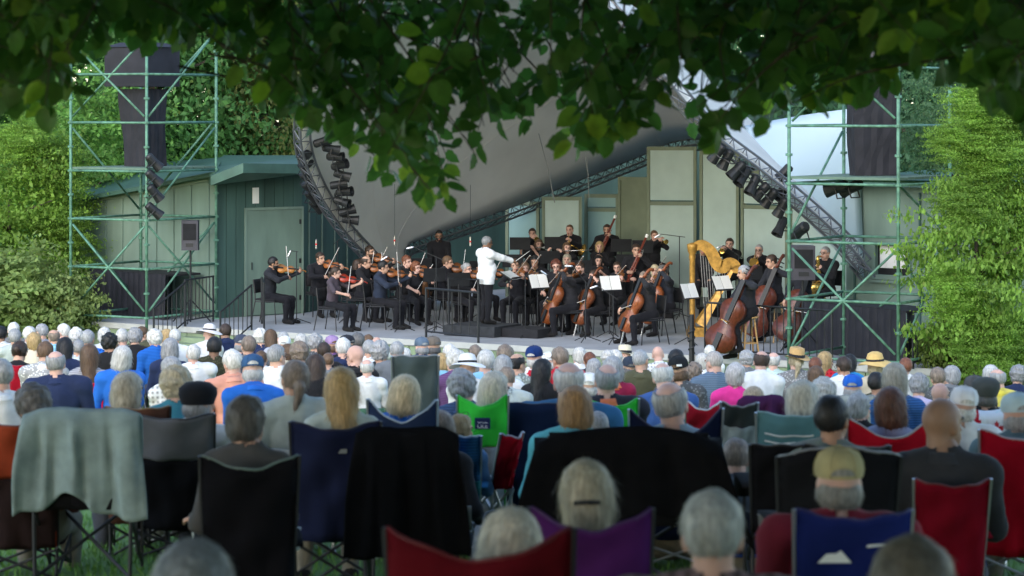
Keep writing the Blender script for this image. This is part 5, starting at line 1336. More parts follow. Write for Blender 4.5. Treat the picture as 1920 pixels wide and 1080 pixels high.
def camp_chair(label, loc, rz, sh, top, w, col, col2=None, split=.55, dip=.06, trim=(.2, .22, .22), metal='steel', arms=True, logo=None, name='camp_chair', sag=.06, cup=None):
    t = thing(name, label, 'chair', loc, rz)
    a = (w, sh - .03, top, .2, .34, sag, dip, .1)
    def sheet(v0, v1, nm, c):
        rows = [[back_pt(u / 6 - 1, v0 + (v1 - v0) * k / 12, *a) for u in range(13)] for k in range(13)]
        return MB().grid(rows, .008).build(nm, M['chairfab'], t, True, c)
    if col2 is not None:
        sheet(0, split - .003, 'lower_back', col2); b = sheet(split + .003, 1, 'backrest', col)
    else: b = sheet(0, 1, 'backrest', col)
    tr = [back_pt(u / 8 - 1, 1, *a) for u in range(17)]
    MB().tube(tr, .008, 5).build('trim', M['lacq'], t, True, trim)
    if name == 'camp_chair':
        for s in (-.97, .97): MB().tube([back_pt(s, k / 6, *a) + Vector((0, .004, 0)) for k in range(7)], .006, 4).build('hem', M['chairfab'], t, True, tuple(v * .6 for v in col))
        MB().tube([back_pt(u / 8, .87, *a) + Vector((0, .002, 0)) for u in range(-8, 9)], .0045, 4).build('seam', M['chairfab'], t, True, tuple(v * .55 for v in col))
    rows = [[(u / 4 * w / 2 * .96, .2 - .5 * k / 6, sh - .05 * math.sin(math.pi * k / 6) - .03 * (1 - (u / 4) ** 2)) for u in range(-4, 5)] for k in range(7)]
    MB().grid(rows, .008).build('seat', M['chairfab'], t, True, col2 or col)
    for s in (-1, 1):
        tp = back_pt(s, 1, *a); bt = Vector((s * w * .46, .2, .0))
        MB().tube([bt, Vector((s * w * .48, .2, sh)), tp + Vector((s * .006, .0, 0))], .011, 6).build('back_post', M[metal], t)
        MB().tube([(s * w * .47, -.3, 0), (s * w * .47, -.3, sh + .2)], .010, 6).build('front_post', M[metal], t)
        for (p, q) in (((s * w * .48, .22, .02), (s * w * .48, -.3, sh - .03)), ((s * w * .48, -.3, .02), (s * w * .48, .22, sh - .03))):
            MB().tube([p, q], .009, 6).build('leg', M[metal], t)
        MB().tube([(s * w * .47, .235, .02), (-s * w * .47, .235, sh - .04)], .009, 6).build('leg', M[metal], t)
        MB().tube([(s * w * .47, -.31, .02), (-s * w * .47, -.31, sh - .04)], .009, 6).build('leg', M[metal], t)
        if arms:
            ar = MB(); ar.grid([[(s * (w * .47 + x), y, sh + .2 + .015 * math.sin((y + .3) * 6)) for x in (-.045, 0, .055)] for y in (.22, .1, -.02, -.14, -.26, -.36)], .012)
            ao = ar.build('armrest', M['chairfab'], t, True, col)
            MB().lathe([(.048, -.1), (.052, 0), (.058, .004), (.05, .006)], (s * (w * .47 + .01), -.24, sh + .2), n=12).build('cup_holder', M['chairfab'], ao, True, cup or trim)
    if logo: logo(t, a)
    return t
def sit(lab): return SEAT[lab]
CH = []
def chair_for(lab, label, ytop, wpx, col, **kw):
    x, y, z, rz, sc, D, i = SEAT[lab]; CH.append(lab)
    Db = D - .28; top = ZC - (ytop - YH) * Db / FPX - g(y); w = wpx * Db / FPX
    sh = z + .4 * sc - g(y)
    xo = kw.pop('px', None)
    rz = math.pi + (rz - math.pi) * .5
    if xo is not None: x = (xo - 960) * Db / FPX - (Matrix.Rotation(rz, 3, 'Z') @ Vector((0, .3, 0))).x
    return camp_chair(label, (x, y - .02, g(y)), rz, max(sh, .22), max(top, sh + .22), w, col, **kw)
def square_logo(c1, c2, txt):
    def f(t, a):
        p = back_pt(0, .78, *a); q = back_pt(0, .9, *a)
        MB().box(p.lerp(q, .5) + Vector((0, .016, 0)), (.10, .006, .075), Matrix.Rotation(-.25, 3, 'X')).build('logo_patch', M['lacq'], t, color=c1)
        text_part(txt, .038, t, p.lerp(q, .5) + Vector((0, .022, .002)), (R(90) - .25, 0, R(180)), M['paper'])
        text_part(txt, .038, t, p.lerp(q, .5) + Vector((0, .020, -.03)), (R(90) - .25, 0, R(180)), M['paper'])
    return f
def tri_logo(t, a):
    # white peak and a streak of lettering
    p = back_pt(0.32, .80, *a) + Vector((0, .012, 0))
    vs = [(.07, 0, -.03), (-.055, 0, -.03), (-.02, 0, .012), (.008, 0, .03), (.03, 0, .012)]
    MB().add([Vector(v) + p for v in vs], [tuple(range(5))]).build('peak_logo', M['paper'], t)
    q = back_pt(-.5, .84, *a) + Vector((0, .012, 0))
    MB().add([q + Vector(v) for v in ((.06, 0, -.006), (-.06, 0, .006), (-.06, 0, .014), (.06, 0, .003))], [(0, 1, 2, 3)]).build('lettering_streak', M['paper'], t)
def text_logo(txt, size, v=.86, u=0):
    def f(t, a):
        p = back_pt(u, v, *a) + Vector((0, .014, 0)); text_part(txt, size, t, p, (R(90) - .2, 0, R(180)), M['paper'])
    return f
NV = (.012, .016, .045)
chair_for('man in khaki cap and maroon shirt', 'blue camp chair with white peak logo and grey lower back', 956, 205, (.012, .02, .115), col2=(.09, .11, .15), px=1600, logo=tri_logo, dip=.03, split=.5, trim=(.02, .02, .1))
chair_for('woman with long blonde hair and dark clip in the purple chair', 'purple camp chair with grey blue lower back', 952, 215, (.06, .012, .085), col2=(.05, .085, .11), px=1108, dip=.075, split=.62, trim=(.05, .015, .08), metal='blackm')
chair_for('white blonde head in the dark red chair at the bottom', 'dark red padded camp chair at the bottom edge', 990, 330, (.105, .006, .010), px=900, dip=.09, trim=(.12, .01, .012), metal='blackm')
chair_for('person with short dark grey hair in the near black chair', 'black camp chair with pale green piping and white cup holders', 852, 172, (.006, .006, .008), px=467, trim=(.10, .14, .12), metal='blackm', cup=(.55, .6, .6))
chair_for('woman with straight blonde shoulder length hair in white in the navy chair', 'dark navy camp chair with tiny grey label', 790, 158, NV, px=627, dip=.045, trim=(.01, .012, .03), metal='blackm', logo=lambda t, a: MB().box(back_pt(-.15, .8, *a) + Vector((0, .012, 0)), (.05, .005, .022)).build('label_patch', M['lacq'], t, color=(.2, .22, .22)))
chair_for('woman with pale blonde bob in bright blue', 'navy camp chair with pale piping and deep V top', 750, 122, (.018, .03, .07), px=755, dip=.13, trim=(.3, .36, .42))
chair_for('shaven headed man in black t-shirt in a red chair', 'deep red camp chair below the man in black', 898, 132, (.16, .004, .012), px=1785, dip=.03, metal='steel', trim=(.1, .02, .02))
chair_for('woman with auburn hair in the wide red chair', 'wide bright red camp chair with grey piping', 782, 152, (.42, .008, .02), px=1672, dip=.12, trim=(.35, .33, .33))
chair_for('man in pale blue cap at the right edge', 'bright red camp chair at the right edge', 803, 150, (.36, .006, .018), px=1915, dip=.05, trim=(.4, .3, .3))
chair_for('man with short black hair in grey green shirt', 'black camp chair left of the red one', 836, 150, (.012, .013, .015), px=1590, dip=.02, metal='blackm', trim=(.05, .05, .05))
chair_for('woman with smooth white bob in the teal chair', 'grey teal camp chair with pale stripes', 772, 140, (.10, .22, .24), px=1493, dip=.02, trim=(.2, .34, .35), logo=lambda t, a: [MB().tube([back_pt(u / 8 + .2, v_, *a) + Vector((0, .01, 0)) for u in range(-5, 6)], .006, 4).build('stripe', M['paper'], t) for v_ in (.78, .84)])
chair_for('woman with long white blonde hair in red in a green chair', 'lime green camp chair with grey mesh and navy logo below the white blonde hair', 740, 88, (.05, .62, .06), col2=(.25, .28, .3), px=905, dip=.07, split=.6, trim=(.04, .45, .05), logo=square_logo((.02, .03, .11), 0, 'OLE'))
chair_for('balding grey man with orange collar above a green chair', 'lime green camp chair with navy logo right of the golden bob', 748, 88, (.05, .62, .06), col2=(.22, .27, .27), px=1150, dip=.05, split=.6, trim=(.04, .45, .05), logo=square_logo((.02, .03, .11), 0, 'OLE'))
chair_for('balding white haired man in dark blue shirt', 'large plain navy camp chair left of the golden bob', 754, 150, (.012, .022, .06), px=1010, dip=.01, metal='blackm', trim=(.01, .02, .05))
chair_for('balding grey man in pale blue hooded top behind the wide black drape', 'midnight blue camp chair behind the wide black drape', 768, 165, (.008, .012, .035), px=1268, dip=.17, trim=(.02, .02, .05))
chair_for('woman with long straight brown hair in checked top', 'red camp chair with white lettering below the long brown hair', 716, 74, (.46, .012, .025), px=170, dip=.02, trim=(.4, .02, .03), logo=text_logo('ECTION', .062, .84, -.25))
chair_for('woman with dark brown bun above the leftmost red chair', 'crimson chair back near the left edge', 682, 60, (.28, .008, .02), px=54, dip=.0, trim=(.25, .01, .02))
chair_for('dark grey curly head in the rust red chair at the left edge', 'rust red and black camp chair at the left edge', 775, 150, (.26, .045, .02), col2=(.02, .012, .012), split=.55, px=32, dip=.06, trim=(.12, .03, .02), metal='blackm')
chair_for('person in black beret with grey hair below it', 'black camp chair with grey mesh top left of the near black chair', 775, 152, (.13, .13, .14), col2=(.008, .008, .010), split=.62, px=322, dip=.03, trim=(.03, .03, .03), metal='blackm')
chair_for('woman with ash blonde bob in pale peach top', 'brown sling chair with dark frame below the peach top', 762, 112, (.10, .045, .03), px=258, dip=.01, trim=(.20, .12, .05), metal='blackm', arms=False)
_b = chair_for('blonde child with sunglasses pushed up beside the blue striped chair', 'low blue green striped beach chair', 815, 62, (.03, .13, .27), col2=(.02, .16, .17), px=868, dip=.01, trim=(.4, .45, .45), sag=.02, split=.5)
for _c in _b.children:
    if _c.name.startswith(('backrest', 'lower_back')): _c.material_slots[0].link = 'OBJECT'; _c.material_slots[0].material = PAT[0]
chair_for('man in bright blue cap and red shirt', 'pale grey folding chair below the bright blue cap', 742, 66, (.3, .32, .3), arms=False, sag=.02, dip=.0)
for lab, lb, yt_, wp, c in [('fluffy white blonde', 0, 0, 0, 0)][:0]: pass
# empty / folded chairs and draped ones
def zat(y, D): return ZC - (y - YH) * D / FPX
def empty_camp(label, px, D, ytop, wpx, col, **kw):
    x, y = XY(px, D); return camp_chair(label, (x, y + .28, g(y)), math.pi + kw.pop('turn', 0), .4, max(zat(ytop, D) - g(y), .5), wpx * D / FPX, col, **kw)
empty_camp('folded red camp chair beside the striped beach chair', 911, 16.6, 812, 42, (.34, .006, .015), dip=.02, arms=False, turn=.5, trim=(.3, .3, .32))
empty_camp('black round backed chair with grey rim in front of the khaki cap', 1570, 11.6, 852, 215, (.010, .010, .012), dip=-.05, arms=True, trim=(.16, .16, .16), metal='blackm', sag=.1)
empty_camp('upright black chair left of the round backed chair', 1480, 13.6, 832, 140, (.007, .007, .009), dip=.0, metal='blackm', trim=(.03, .03, .03), sag=.02)
empty_camp('upright grey mesh reclining chair in the middle of the crowd', 779, 18.6, 666, 80, (.10, .13, .13), dip=.0, arms=False, sag=.02, trim=(.35, .36, .36))
empty_camp('grey folding chair with pale frame between navy chair and plum drape', 1385, 16.4, 752, 62, (.04, .045, .04), col2=(.35, .37, .33), split=.75, dip=.03, arms=False, sag=.03, trim=(.2, .2, .19))
empty_camp('red and white beach chair behind the midnight blue chair', 1318, 18.5, 750, 60, (.4, .015, .03), dip=.06, arms=False, trim=(.6, .6, .6))
def drape(name, label, px, D, x0, x1, yt, yb, col, cat, flare=.06, fold=.02, seed=1, uneven=.05, lift=None, legs=True, shift=0, rnd_=.035):
    """cloth thrown over a chair back, hanging down behind it"""
    r = random.Random(seed); x, y = XY(px, D); zg = g(y)
    t = thing('draped_chair', 'chair hidden under ' + label, 'chair', (x, y + .06, zg), math.pi)
    top, bot = zat(yt, D) - zg, zat(yb, D) - zg; w = (x1 - x0) * D / FPX
    for s in (-1, 1):
        MB().tube([(s * w * .4, -.02, 0), (s * w * .42, -.03, top - .05)], .012, 6).build('back_post', M['blackm'], t)
        MB().tube([(s * w * .4, -.02, .02), (-s * w * .4, -.5, .4)], .010, 6).build('leg', M['blackm'], t)
        MB().tube([(s * w * .4, -.5, .02), (s * w * .4, .0, .4)], .010, 6).build('leg', M['blackm'], t)
        MB().tube([(s * w * .4, -.5, .0), (s * w * .4, -.5, .42)], .010, 6).build('front_post', M['blackm'], t)
    MB().box((0, -.26, .41), (w * .82, .48, .03)).build('seat', M['chairfab'], t, color=(.01, .01, .012))
    MB().grid([[back_pt(u / 4, v / 4, w * .84, .4, top - .03, -.02, -.02, .03, 0) for u in range(-4, 5)] for v in range(5)], .01).build('backrest', M['chairfab'], t, True, (.01, .01, .012))
    ph = [r.uniform(0, 6) for _ in range(4)]
    rows = []
    for k in range(-6, 25):
        row = []
        for u in range(-16, 17):
            a = u / 16
            lowb = bot + uneven * (math.sin(a * 3 + ph[0]) + .5 * math.sin(a * 9 + ph[1])) + (lift(a) if lift else 0)
            corner = rnd_ * abs(a) ** 3.5
            if k < 0:
                f = -k / 6; p = Vector((a * w / 2, -.06 - .02 * f, top - .02 - f * .25))
            else:
                f = k / 24; fl = 1 + flare * f
                y_ = .055 * math.sin(min(f * 8, math.pi / 2)) + fold * min(1, f * 2.2) * (math.sin(a * 7 + ph[2] + f) + .6 * math.sin(a * 15 + ph[3] - f * 1.5) + .5 * math.sin(a * 4 + f * 6) + .3 * math.sin(a * 27 + ph[0]))
                p = Vector((a * w / 2 * fl + .008 * math.sin(a * 12 + f * 5) - shift * f, y_ + .01, top - corner + (lowb - top) * f + .006 * math.sin(a * 5 + ph[1]) * (1 - f)))
            row.append(p)
        rows.append(row)
    o = MB().grid(rows, .01).build(name, M['blanket'], None, True, col, (x, y + .06, zg)); o.rotation_euler = (0, 0, math.pi)
    return tag(o, label, cat)
drape('blanket', 'grey teal blanket thrown over a chair at the lower left', 150, 14.6, 38, 262, 766, 965, (.23, .30, .30), 'blanket', .12, .03, 2, .03, lift=lambda a: .12 * math.exp(-(a * 3 - .3) ** 2))
drape('blanket', 'tall black blanket over a chair at the lower middle', 762, 13.6, 652, 848, 802, 1040, (.006, .006, .007), 'blanket', .22, .02, 5, .02)
drape('blanket', 'wide black blanket over a double chair in the middle', 1180, 13.7, 1000, 1356, 803, 985, (.006, .006, .007), 'blanket', .3, .022, 9, .06, shift=0, rnd_=.1)
drape('blanket', 'plum fleece draped over a chair', 1432, 17.2, 1392, 1488, 742, 832, (.075, .022, .07), 'blanket', .3, .03, 12, .03, shift=-.04)
# maple leaf flag over a chair
fl = drape('flag', 'red and white maple leaf flag draped over a chair at the right', 1858, 16.8, 1806, 1912, 770, 850, (.42, .006, .02), 'flag', .0, .008, 21, .0)
me = fl.data; wm_ = mat_plain('flag white', (.72, .74, .78), .9, 0, 8, .9, 1.05); me.materials.append(wm_)
for p in me.polygons:
    if abs(p.center.x + .03) < .1: p.material_index = 1
ml = [(0, 1), (.1, .78), (.2, .83), (.15, .45), (.33, .64), (.38, .55), (.58, .59), (.52, .40), (.6, .33), (.3, .08), (.33, -.02), (.04, .03), (.04, -.32), (-.04, -.32), (-.04, .03), (-.33, -.02), (-.3, .08), (-.6, .33), (-.52, .40), (-.58, .59), (-.38, .55), (-.33, .64), (-.15, .45), (-.2, .83), (-.1, .78)]
zt_ = zat(770, 16.8) - g(16.8)
MB().add([(x_ * .075 - .03, .098, zt_ - .14 + z_ * .085) for x_, z_ in ml], [tuple(range(len(ml)))]).build('maple_leaf', mat_plain('flag red', (.45, .01, .02), .9), fl)
# generic low folding chairs under those in the middle rows
pal = [((.55, .57, .56), 'white'), ((.03, .035, .045), 'black'), ((.02, .05, .16), 'blue'), ((.28, .29, .28), 'grey'), ((.05, .12, .08), 'dark green'), ((.30, .25, .17), 'beige')]
k = 0
for lab, (x, y, z, rz, sc, D, i) in SEAT.items():
    if lab in CH or lab in DOV or D > 26 or D < 8.2: continue
    c, cn = pal[(i * 5 + 2) % 6]; k += 1
    camp_chair(f'{cn} folding chair of the ' + ' '.join(lab.split()[:9]), (x, y, g(y)), rz, max(z + .4 * sc - g(y), .22), max(z + .4 * sc - g(y), .22) + .36, .46, c, dip=.01, sag=.02, arms=False, trim=tuple(v * 1.2 for v in c), name='folding_chair')
# light folding chairs further back
def far_chair_meshes():
    bk = MB(); bk.grid([[(x_, .2 + z_ * .25, .45 + z_) for x_ in (-.2, -.07, .07, .2)] for z_ in (0, .12, .24, .34)], .01)
    stt_ = MB(); stt_.grid([[(x_, y_, .40) for x_ in (-.2, 0, .2)] for y_ in (.2, 0, -.2)], .012)
    lg = [MB().tube([(s * .21, y0, 0), (s * .21, y1, z1)], .010, 5) for s in (-1, 1) for y0, y1, z1 in ((-.22, .2, .45), (.26, -.2, .4))]
    return bk.mesh('backrest', M['chairfab'], True), stt_.mesh('seat', M['chairfab'], True), [l.mesh('leg', M['steel']) for l in lg]
FCM = far_chair_meshes()
for lab, (x, y, z, rz, sc, D, i) in SEAT.items():
    if lab in CH or not (D > 26 or lab in DOV): continue
    c, cn = pal[(i * 5 + 2) % 6]
    t = thing('folding_chair', f'{cn} folding chair of the ' + ' '.join(lab.split()[:9]), 'chair', (x, y, g(y)), rz); t.scale = (1, 1, max((z + .4 * sc - g(y)) / .40, .45))
    obj('backrest', FCM[0], t, c); obj('seat', FCM[1], t, c)
    for m in FCM[2]: obj('leg', m, t)
# chairs of the two nearest heads at the bottom edge keep them seated
for lab in ('grey haired man in plaid collar at the bottom', 'blurred grey head cut by the bottom edge at the left', 'blurred dark head cut by the bottom edge at the right'):
    x, y, z, rz, sc, D, i = SEAT[lab]
    camp_chair('low dark chair of the ' + ' '.join(lab.split()[:9]), (x, y, g(y)), rz, max(z + .4 * sc - g(y), .2), max(z + .4 * sc - g(y), .2) + .3, .5, (.02, .02, .025), arms=False)
# things on the grass
def bag(label, px, D, w, h, dp, col, rz=0, zoff=0):
    x, y = XY(px, D); t = thing('tote_bag', label, 'bag', (x, y, g(y) + zoff), rz)
    vs = []
    for f in (0, .5, 1):
        for j in range(12):
            a = 2 * math.pi * j / 12; m = max(abs(math.cos(a)), abs(math.sin(a))) ** .7; s = 1 - .16 * f
            vs.append((math.cos(a) / m * w / 2 * s, math.sin(a) / m * dp / 2 * s * (1 - .3 * f), h * f + .01))
    MB().add(vs, [(i * 12 + j, i * 12 + (j + 1) % 12, (i + 1) * 12 + (j + 1) % 12, (i + 1) * 12 + j) for i in range(2) for j in range(12)] + [tuple(range(11, -1, -1)), tuple(24 + j for j in range(12))]).build('bag_body', M['cloth'], t, True, col)
    for s in (-1, 1): MB().tube(spline([(-w * .2, s * dp * .25, h * .9), (-w * .15, s * dp * .2, h * 1.35), (w * .15, s * dp * .2, h * 1.35), (w * .2, s * dp * .25, h * .9)], 8), .008, 5).build('handle', M['cloth'], t, True, col)
bag('bright blue bag on the grass at the lower left', 45, 17.2, .35, .26, .2, (.03, .2, .5), .4)
bag('red bag on the grass at the lower right', 1795, 14.5, .3, .2, .2, (.35, .03, .05), -.3)
bag('small dark blue bag at the lower right', 1830, 15.2, .26, .2, .2, (.02, .04, .16), .5)
bag('small grey bag on the grass in the lower middle', 930, 15.6, .3, .22, .2, (.2, .22, .25), .5)
# ------------------------------------------------------------------ orchestra
def riser(label, pts, h):
    t = thing('riser', label, 'riser', (*pts[0], 0)); o = Vector(pts[0]); q = [Vector(p) - o for p in pts]
    MB().prism(q, .004, h - .04).build('riser_skirt', M['blackcl'], t); MB().prism([p * 1.0 for p in q], h - .039, h).build('riser_top', M['blackm'], t)
riser('low black riser under the second row of wind players', [XY(955, 58.0), XY(1262, 56.6), XY(1262, 58.9), XY(955, 60.2)], .2)
riser('higher black riser under the rear wind players', [XY(955, 60.25), XY(1262, 58.95), XY(1262, 62), XY(955, 62.6)], .4)
riser('black riser under the brass players right of the harp', [XY(1310, 57.4), XY(1480, 55.4), XY(1480, 58.6), XY(1310, 60.4)], .2)

riser('black riser under the saxophonist behind the right tower', [XY(1522, 51.2), XY(1590, 50.6), XY(1590, 53), XY(1522, 53.4)], .38)
def fiddle_meshes():
    out = [(0, .035), (.015, .07), (.05, .098), (.09, .103), (.13, .09), (.165, .062), (.19, .055), (.215, .06), (.25, .078), (.29, .082), (.32, .07), (.345, .04), (.355, .012)]
    b = MB(); n = len(out); vs = []
    for z in (-.018, .012):
        for y, w in out: vs.append((w, y, z))
        for y, w in reversed(out): vs.append((-w, y, z))
    m = 2 * n
    top = [(0, y, .022) for y, w in out]; bot = [(0, y, -.028) for y, w in out]
    vs += top + bot; fs = [(i, (i + 1) % m, m + (i + 1) % m, m + i) for i in range(m)]
    for i in range(n - 1):
        fs += [(m + i, m + i + 1, 2 * m + i + 1, 2 * m + i), (2 * m + i, 2 * m + i + 1, 2 * m - 2 - i, 2 * m - 1 - i),
               (i + 1, i, 2 * m + n + i, 2 * m + n + i + 1), (2 * m + n + i + 1, 2 * m + n + i, m - 1 - i, m - 2 - i)]
    b.add(vs, fs)
    nk = MB().tube([(0, .34, .0), (0, .49, .004)], [.013, .011], 6).tube(spline([(0, .485, .004), (0, .54, -.004), (0, .575, -.018), (0, .585, -.035), (0, .57, -.04)], 8), [.013, .012, .011, .011, .012, .013, .013, .011, .008], 6)
    fbd = MB().box((0, .345, .026), (.03, .27, .008)); tp = MB().box((0, .065, .03), (.035, .11, .008)); br = MB().box((0, .2, .034), (.04, .006, .028))
    pg = MB()
    for k in range(4): pg.tube([(-.035 if k % 2 else .035, .505 + .014 * k, .0), (0, .505 + .014 * k, 0)], .004, 4)
    return [b.mesh('body', M['wood'], True), nk.mesh('neck', M['wood'], True), fbd.mesh('fingerboard', M['blackm']), tp.mesh('tailpiece', M['blackm']), br.mesh('bridge', M['gold']), pg.mesh('pegs', M['blackm'])]
FM = fiddle_meshes()
def frame(o, a, n):
    a = Vector(a).normalized(); n = Vector(n); n = (n - a * n.dot(a)).normalized(); x = a.cross(n)
    m = Matrix((x, a, n)).transposed().to_4x4(); m.translation = Vector(o); return m
def place(name, label, cat, mats, Mw, sc, group=None, col=None):
    t = thing(name, label, cat, group=group)
    t.matrix_world = Mw @ Matrix.Diagonal((*([sc] * 3 if not isinstance(sc, tuple) else sc), 1))
    for m in mats: obj(m.name.split('.')[0], m, t, col)
    return t
def fiddle(name, label, Mw, sc, col, group):
    t = place(name, label, name.replace('_', ' '), FM, Mw, sc, group, col)
    if name in ('cello', 'double_bass'): MB().tube([(0, 0, 0), (0, -.16, -.02)], .006, 5).build('endpin', M['silver'], t)
    return t
BW = [MB().tube([(0, 0, 0), (0, .35, -.012), (0, .74, 0)], [.005, .0045, .004], 5).mesh('stick', M['wood']), MB().box((0, .03, -.012), (.012, .05, .02)).mesh('frog', M['blackm']),
      MB().box((0, .38, -.02), (.007, .69, .002)).box((0, .735, -.01), (.006, .012, .02)).mesh('bow_hair', M['paper'])]
def bow(label, Mp, hand, tip_dir, nrm, sc=1.0):
    return place('bow', label, 'bow', BW, Mp @ frame(hand, tip_dir, nrm), sc, 'bows of the string players', (.18, .07, .03))
# chair and stands
CHM = None
def orch_chair_meshes():
    seat = MB(); seat.grid([[(x, y, .455 + .015 * (y > .1)) for x in (-.21, -.1, 0, .1, .21)] for y in (-.2, -.1, .05, .2)][::-1], .03)
    back = MB(); back.grid([[(x, .215 + z * .12 + .02 * (1 - (x / .2) ** 2), .6 + z) for x in (-.2, -.1, 0, .1, .2)] for z in (0, .1, .2, .27)], .02)
    fr = []
    for s in (-1, 1):
        fr.append(MB().tube([(s * .22, .30, 0), (s * .2, .21, .45), (s * .2, .215, .6), (s * .2, .25, .88)], .012, 5))
        fr.append(MB().tube([(s * .22, -.24, 0), (s * .2, -.2, .44), (s * .2, .2, .44)], .012, 5))
    return seat.mesh('seat', M['blackcl'], True), back.mesh('backrest', M['blackcl'], True), [f.mesh('leg', M['blackm']) for f in fr]
CHM = orch_chair_meshes()
def orch_chair(label, loc, rz, sc):
    t = thing('orchestra_chair', label, 'chair', loc, rz, 'black orchestra chairs'); t.scale = (sc,) * 3
    obj('seat', CHM[0], t); obj('backrest', CHM[1], t)
    for m in CHM[2]: obj('leg', m, t)
STOOL = [MB().lathe([(.16, .70), (.17, .71), (.17, .735), (.15, .74)], n=14).mesh('seat', M['wood'], True)] + \
        [MB().tube([(.1 * math.cos(a), .1 * math.sin(a), .7), (.2 * math.cos(a), .2 * math.sin(a), 0)], .015, 6).mesh('leg', M['wood']) for a in (.8, 2.37, 3.94, 5.5)] + \
        [MB().tube([(.16 * math.cos(.8 + 1.57 * i), .16 * math.sin(.8 + 1.57 * i), .28) for i in range(4)], .009, 5, closed=True).mesh('rung', M['wood'])]
def stool(label, loc, rz, sc):
    t = thing('wooden_stool', label, 'stool', loc, rz); t.scale = (sc,) * 3
    for m in STOOL: obj(m.name.split('.')[0], m, t, (.42, .25, .10))
DSK = MB(); DSK.box((0, 0, 0), (.46, .012, .29)); DSK.box((0, -.03, -.14), (.46, .06, .012))
DSKM = DSK.mesh('desk', M['blackm'])
POLM = MB().tube([(0, 0, .08), (0, 0, 1.0)], .012, 6).mesh('pole', M['blackm'])
TRM = [MB().tube([(0, 0, .14), (.26 * math.cos(a), .26 * math.sin(a), .01)], .010, 5).mesh('leg', M['blackm']) for a in (.3, 2.4, 4.5)]
SHM = MB().box((-.115, 0, 0), (.22, .004, .3), Matrix.Rotation(.06, 3, 'Z')).box((.115, 0, 0), (.22, .004, .3), Matrix.Rotation(-.06, 3, 'Z')).mesh('sheet_music', M['paper'])
def music_stand(label, px, D, face, h=1.05, z0=0, sheet=None, tilt=25):
    """face: the direction the pages look towards (0 = the camera)"""
    t = thing('music_stand', label, 'music stand', (*XY(px, D), z0), R(face), 'black music stands'); t.scale = (1, 1, 1)
    p = obj('pole', POLM, t); p.scale = (1, 1, h / 1.0)
    for m in TRM: obj('leg', m, t)
    d = obj('desk', DSKM, t, None, (0, -.02, h + .1), (R(-tilt), 0, 0))
    if sheet:
        r_ = Matrix.Rotation(R(face), 4, 'Z'); q = Vector((*XY(px, D), z0)) + (r_ @ Vector((0, -.035, h + .115)))
        s = obj('sheet_music', SHM, None, None, q, (R(-tilt), 0, R(face))); tag(s, sheet, 'sheet music', 'sheet music on the stands')
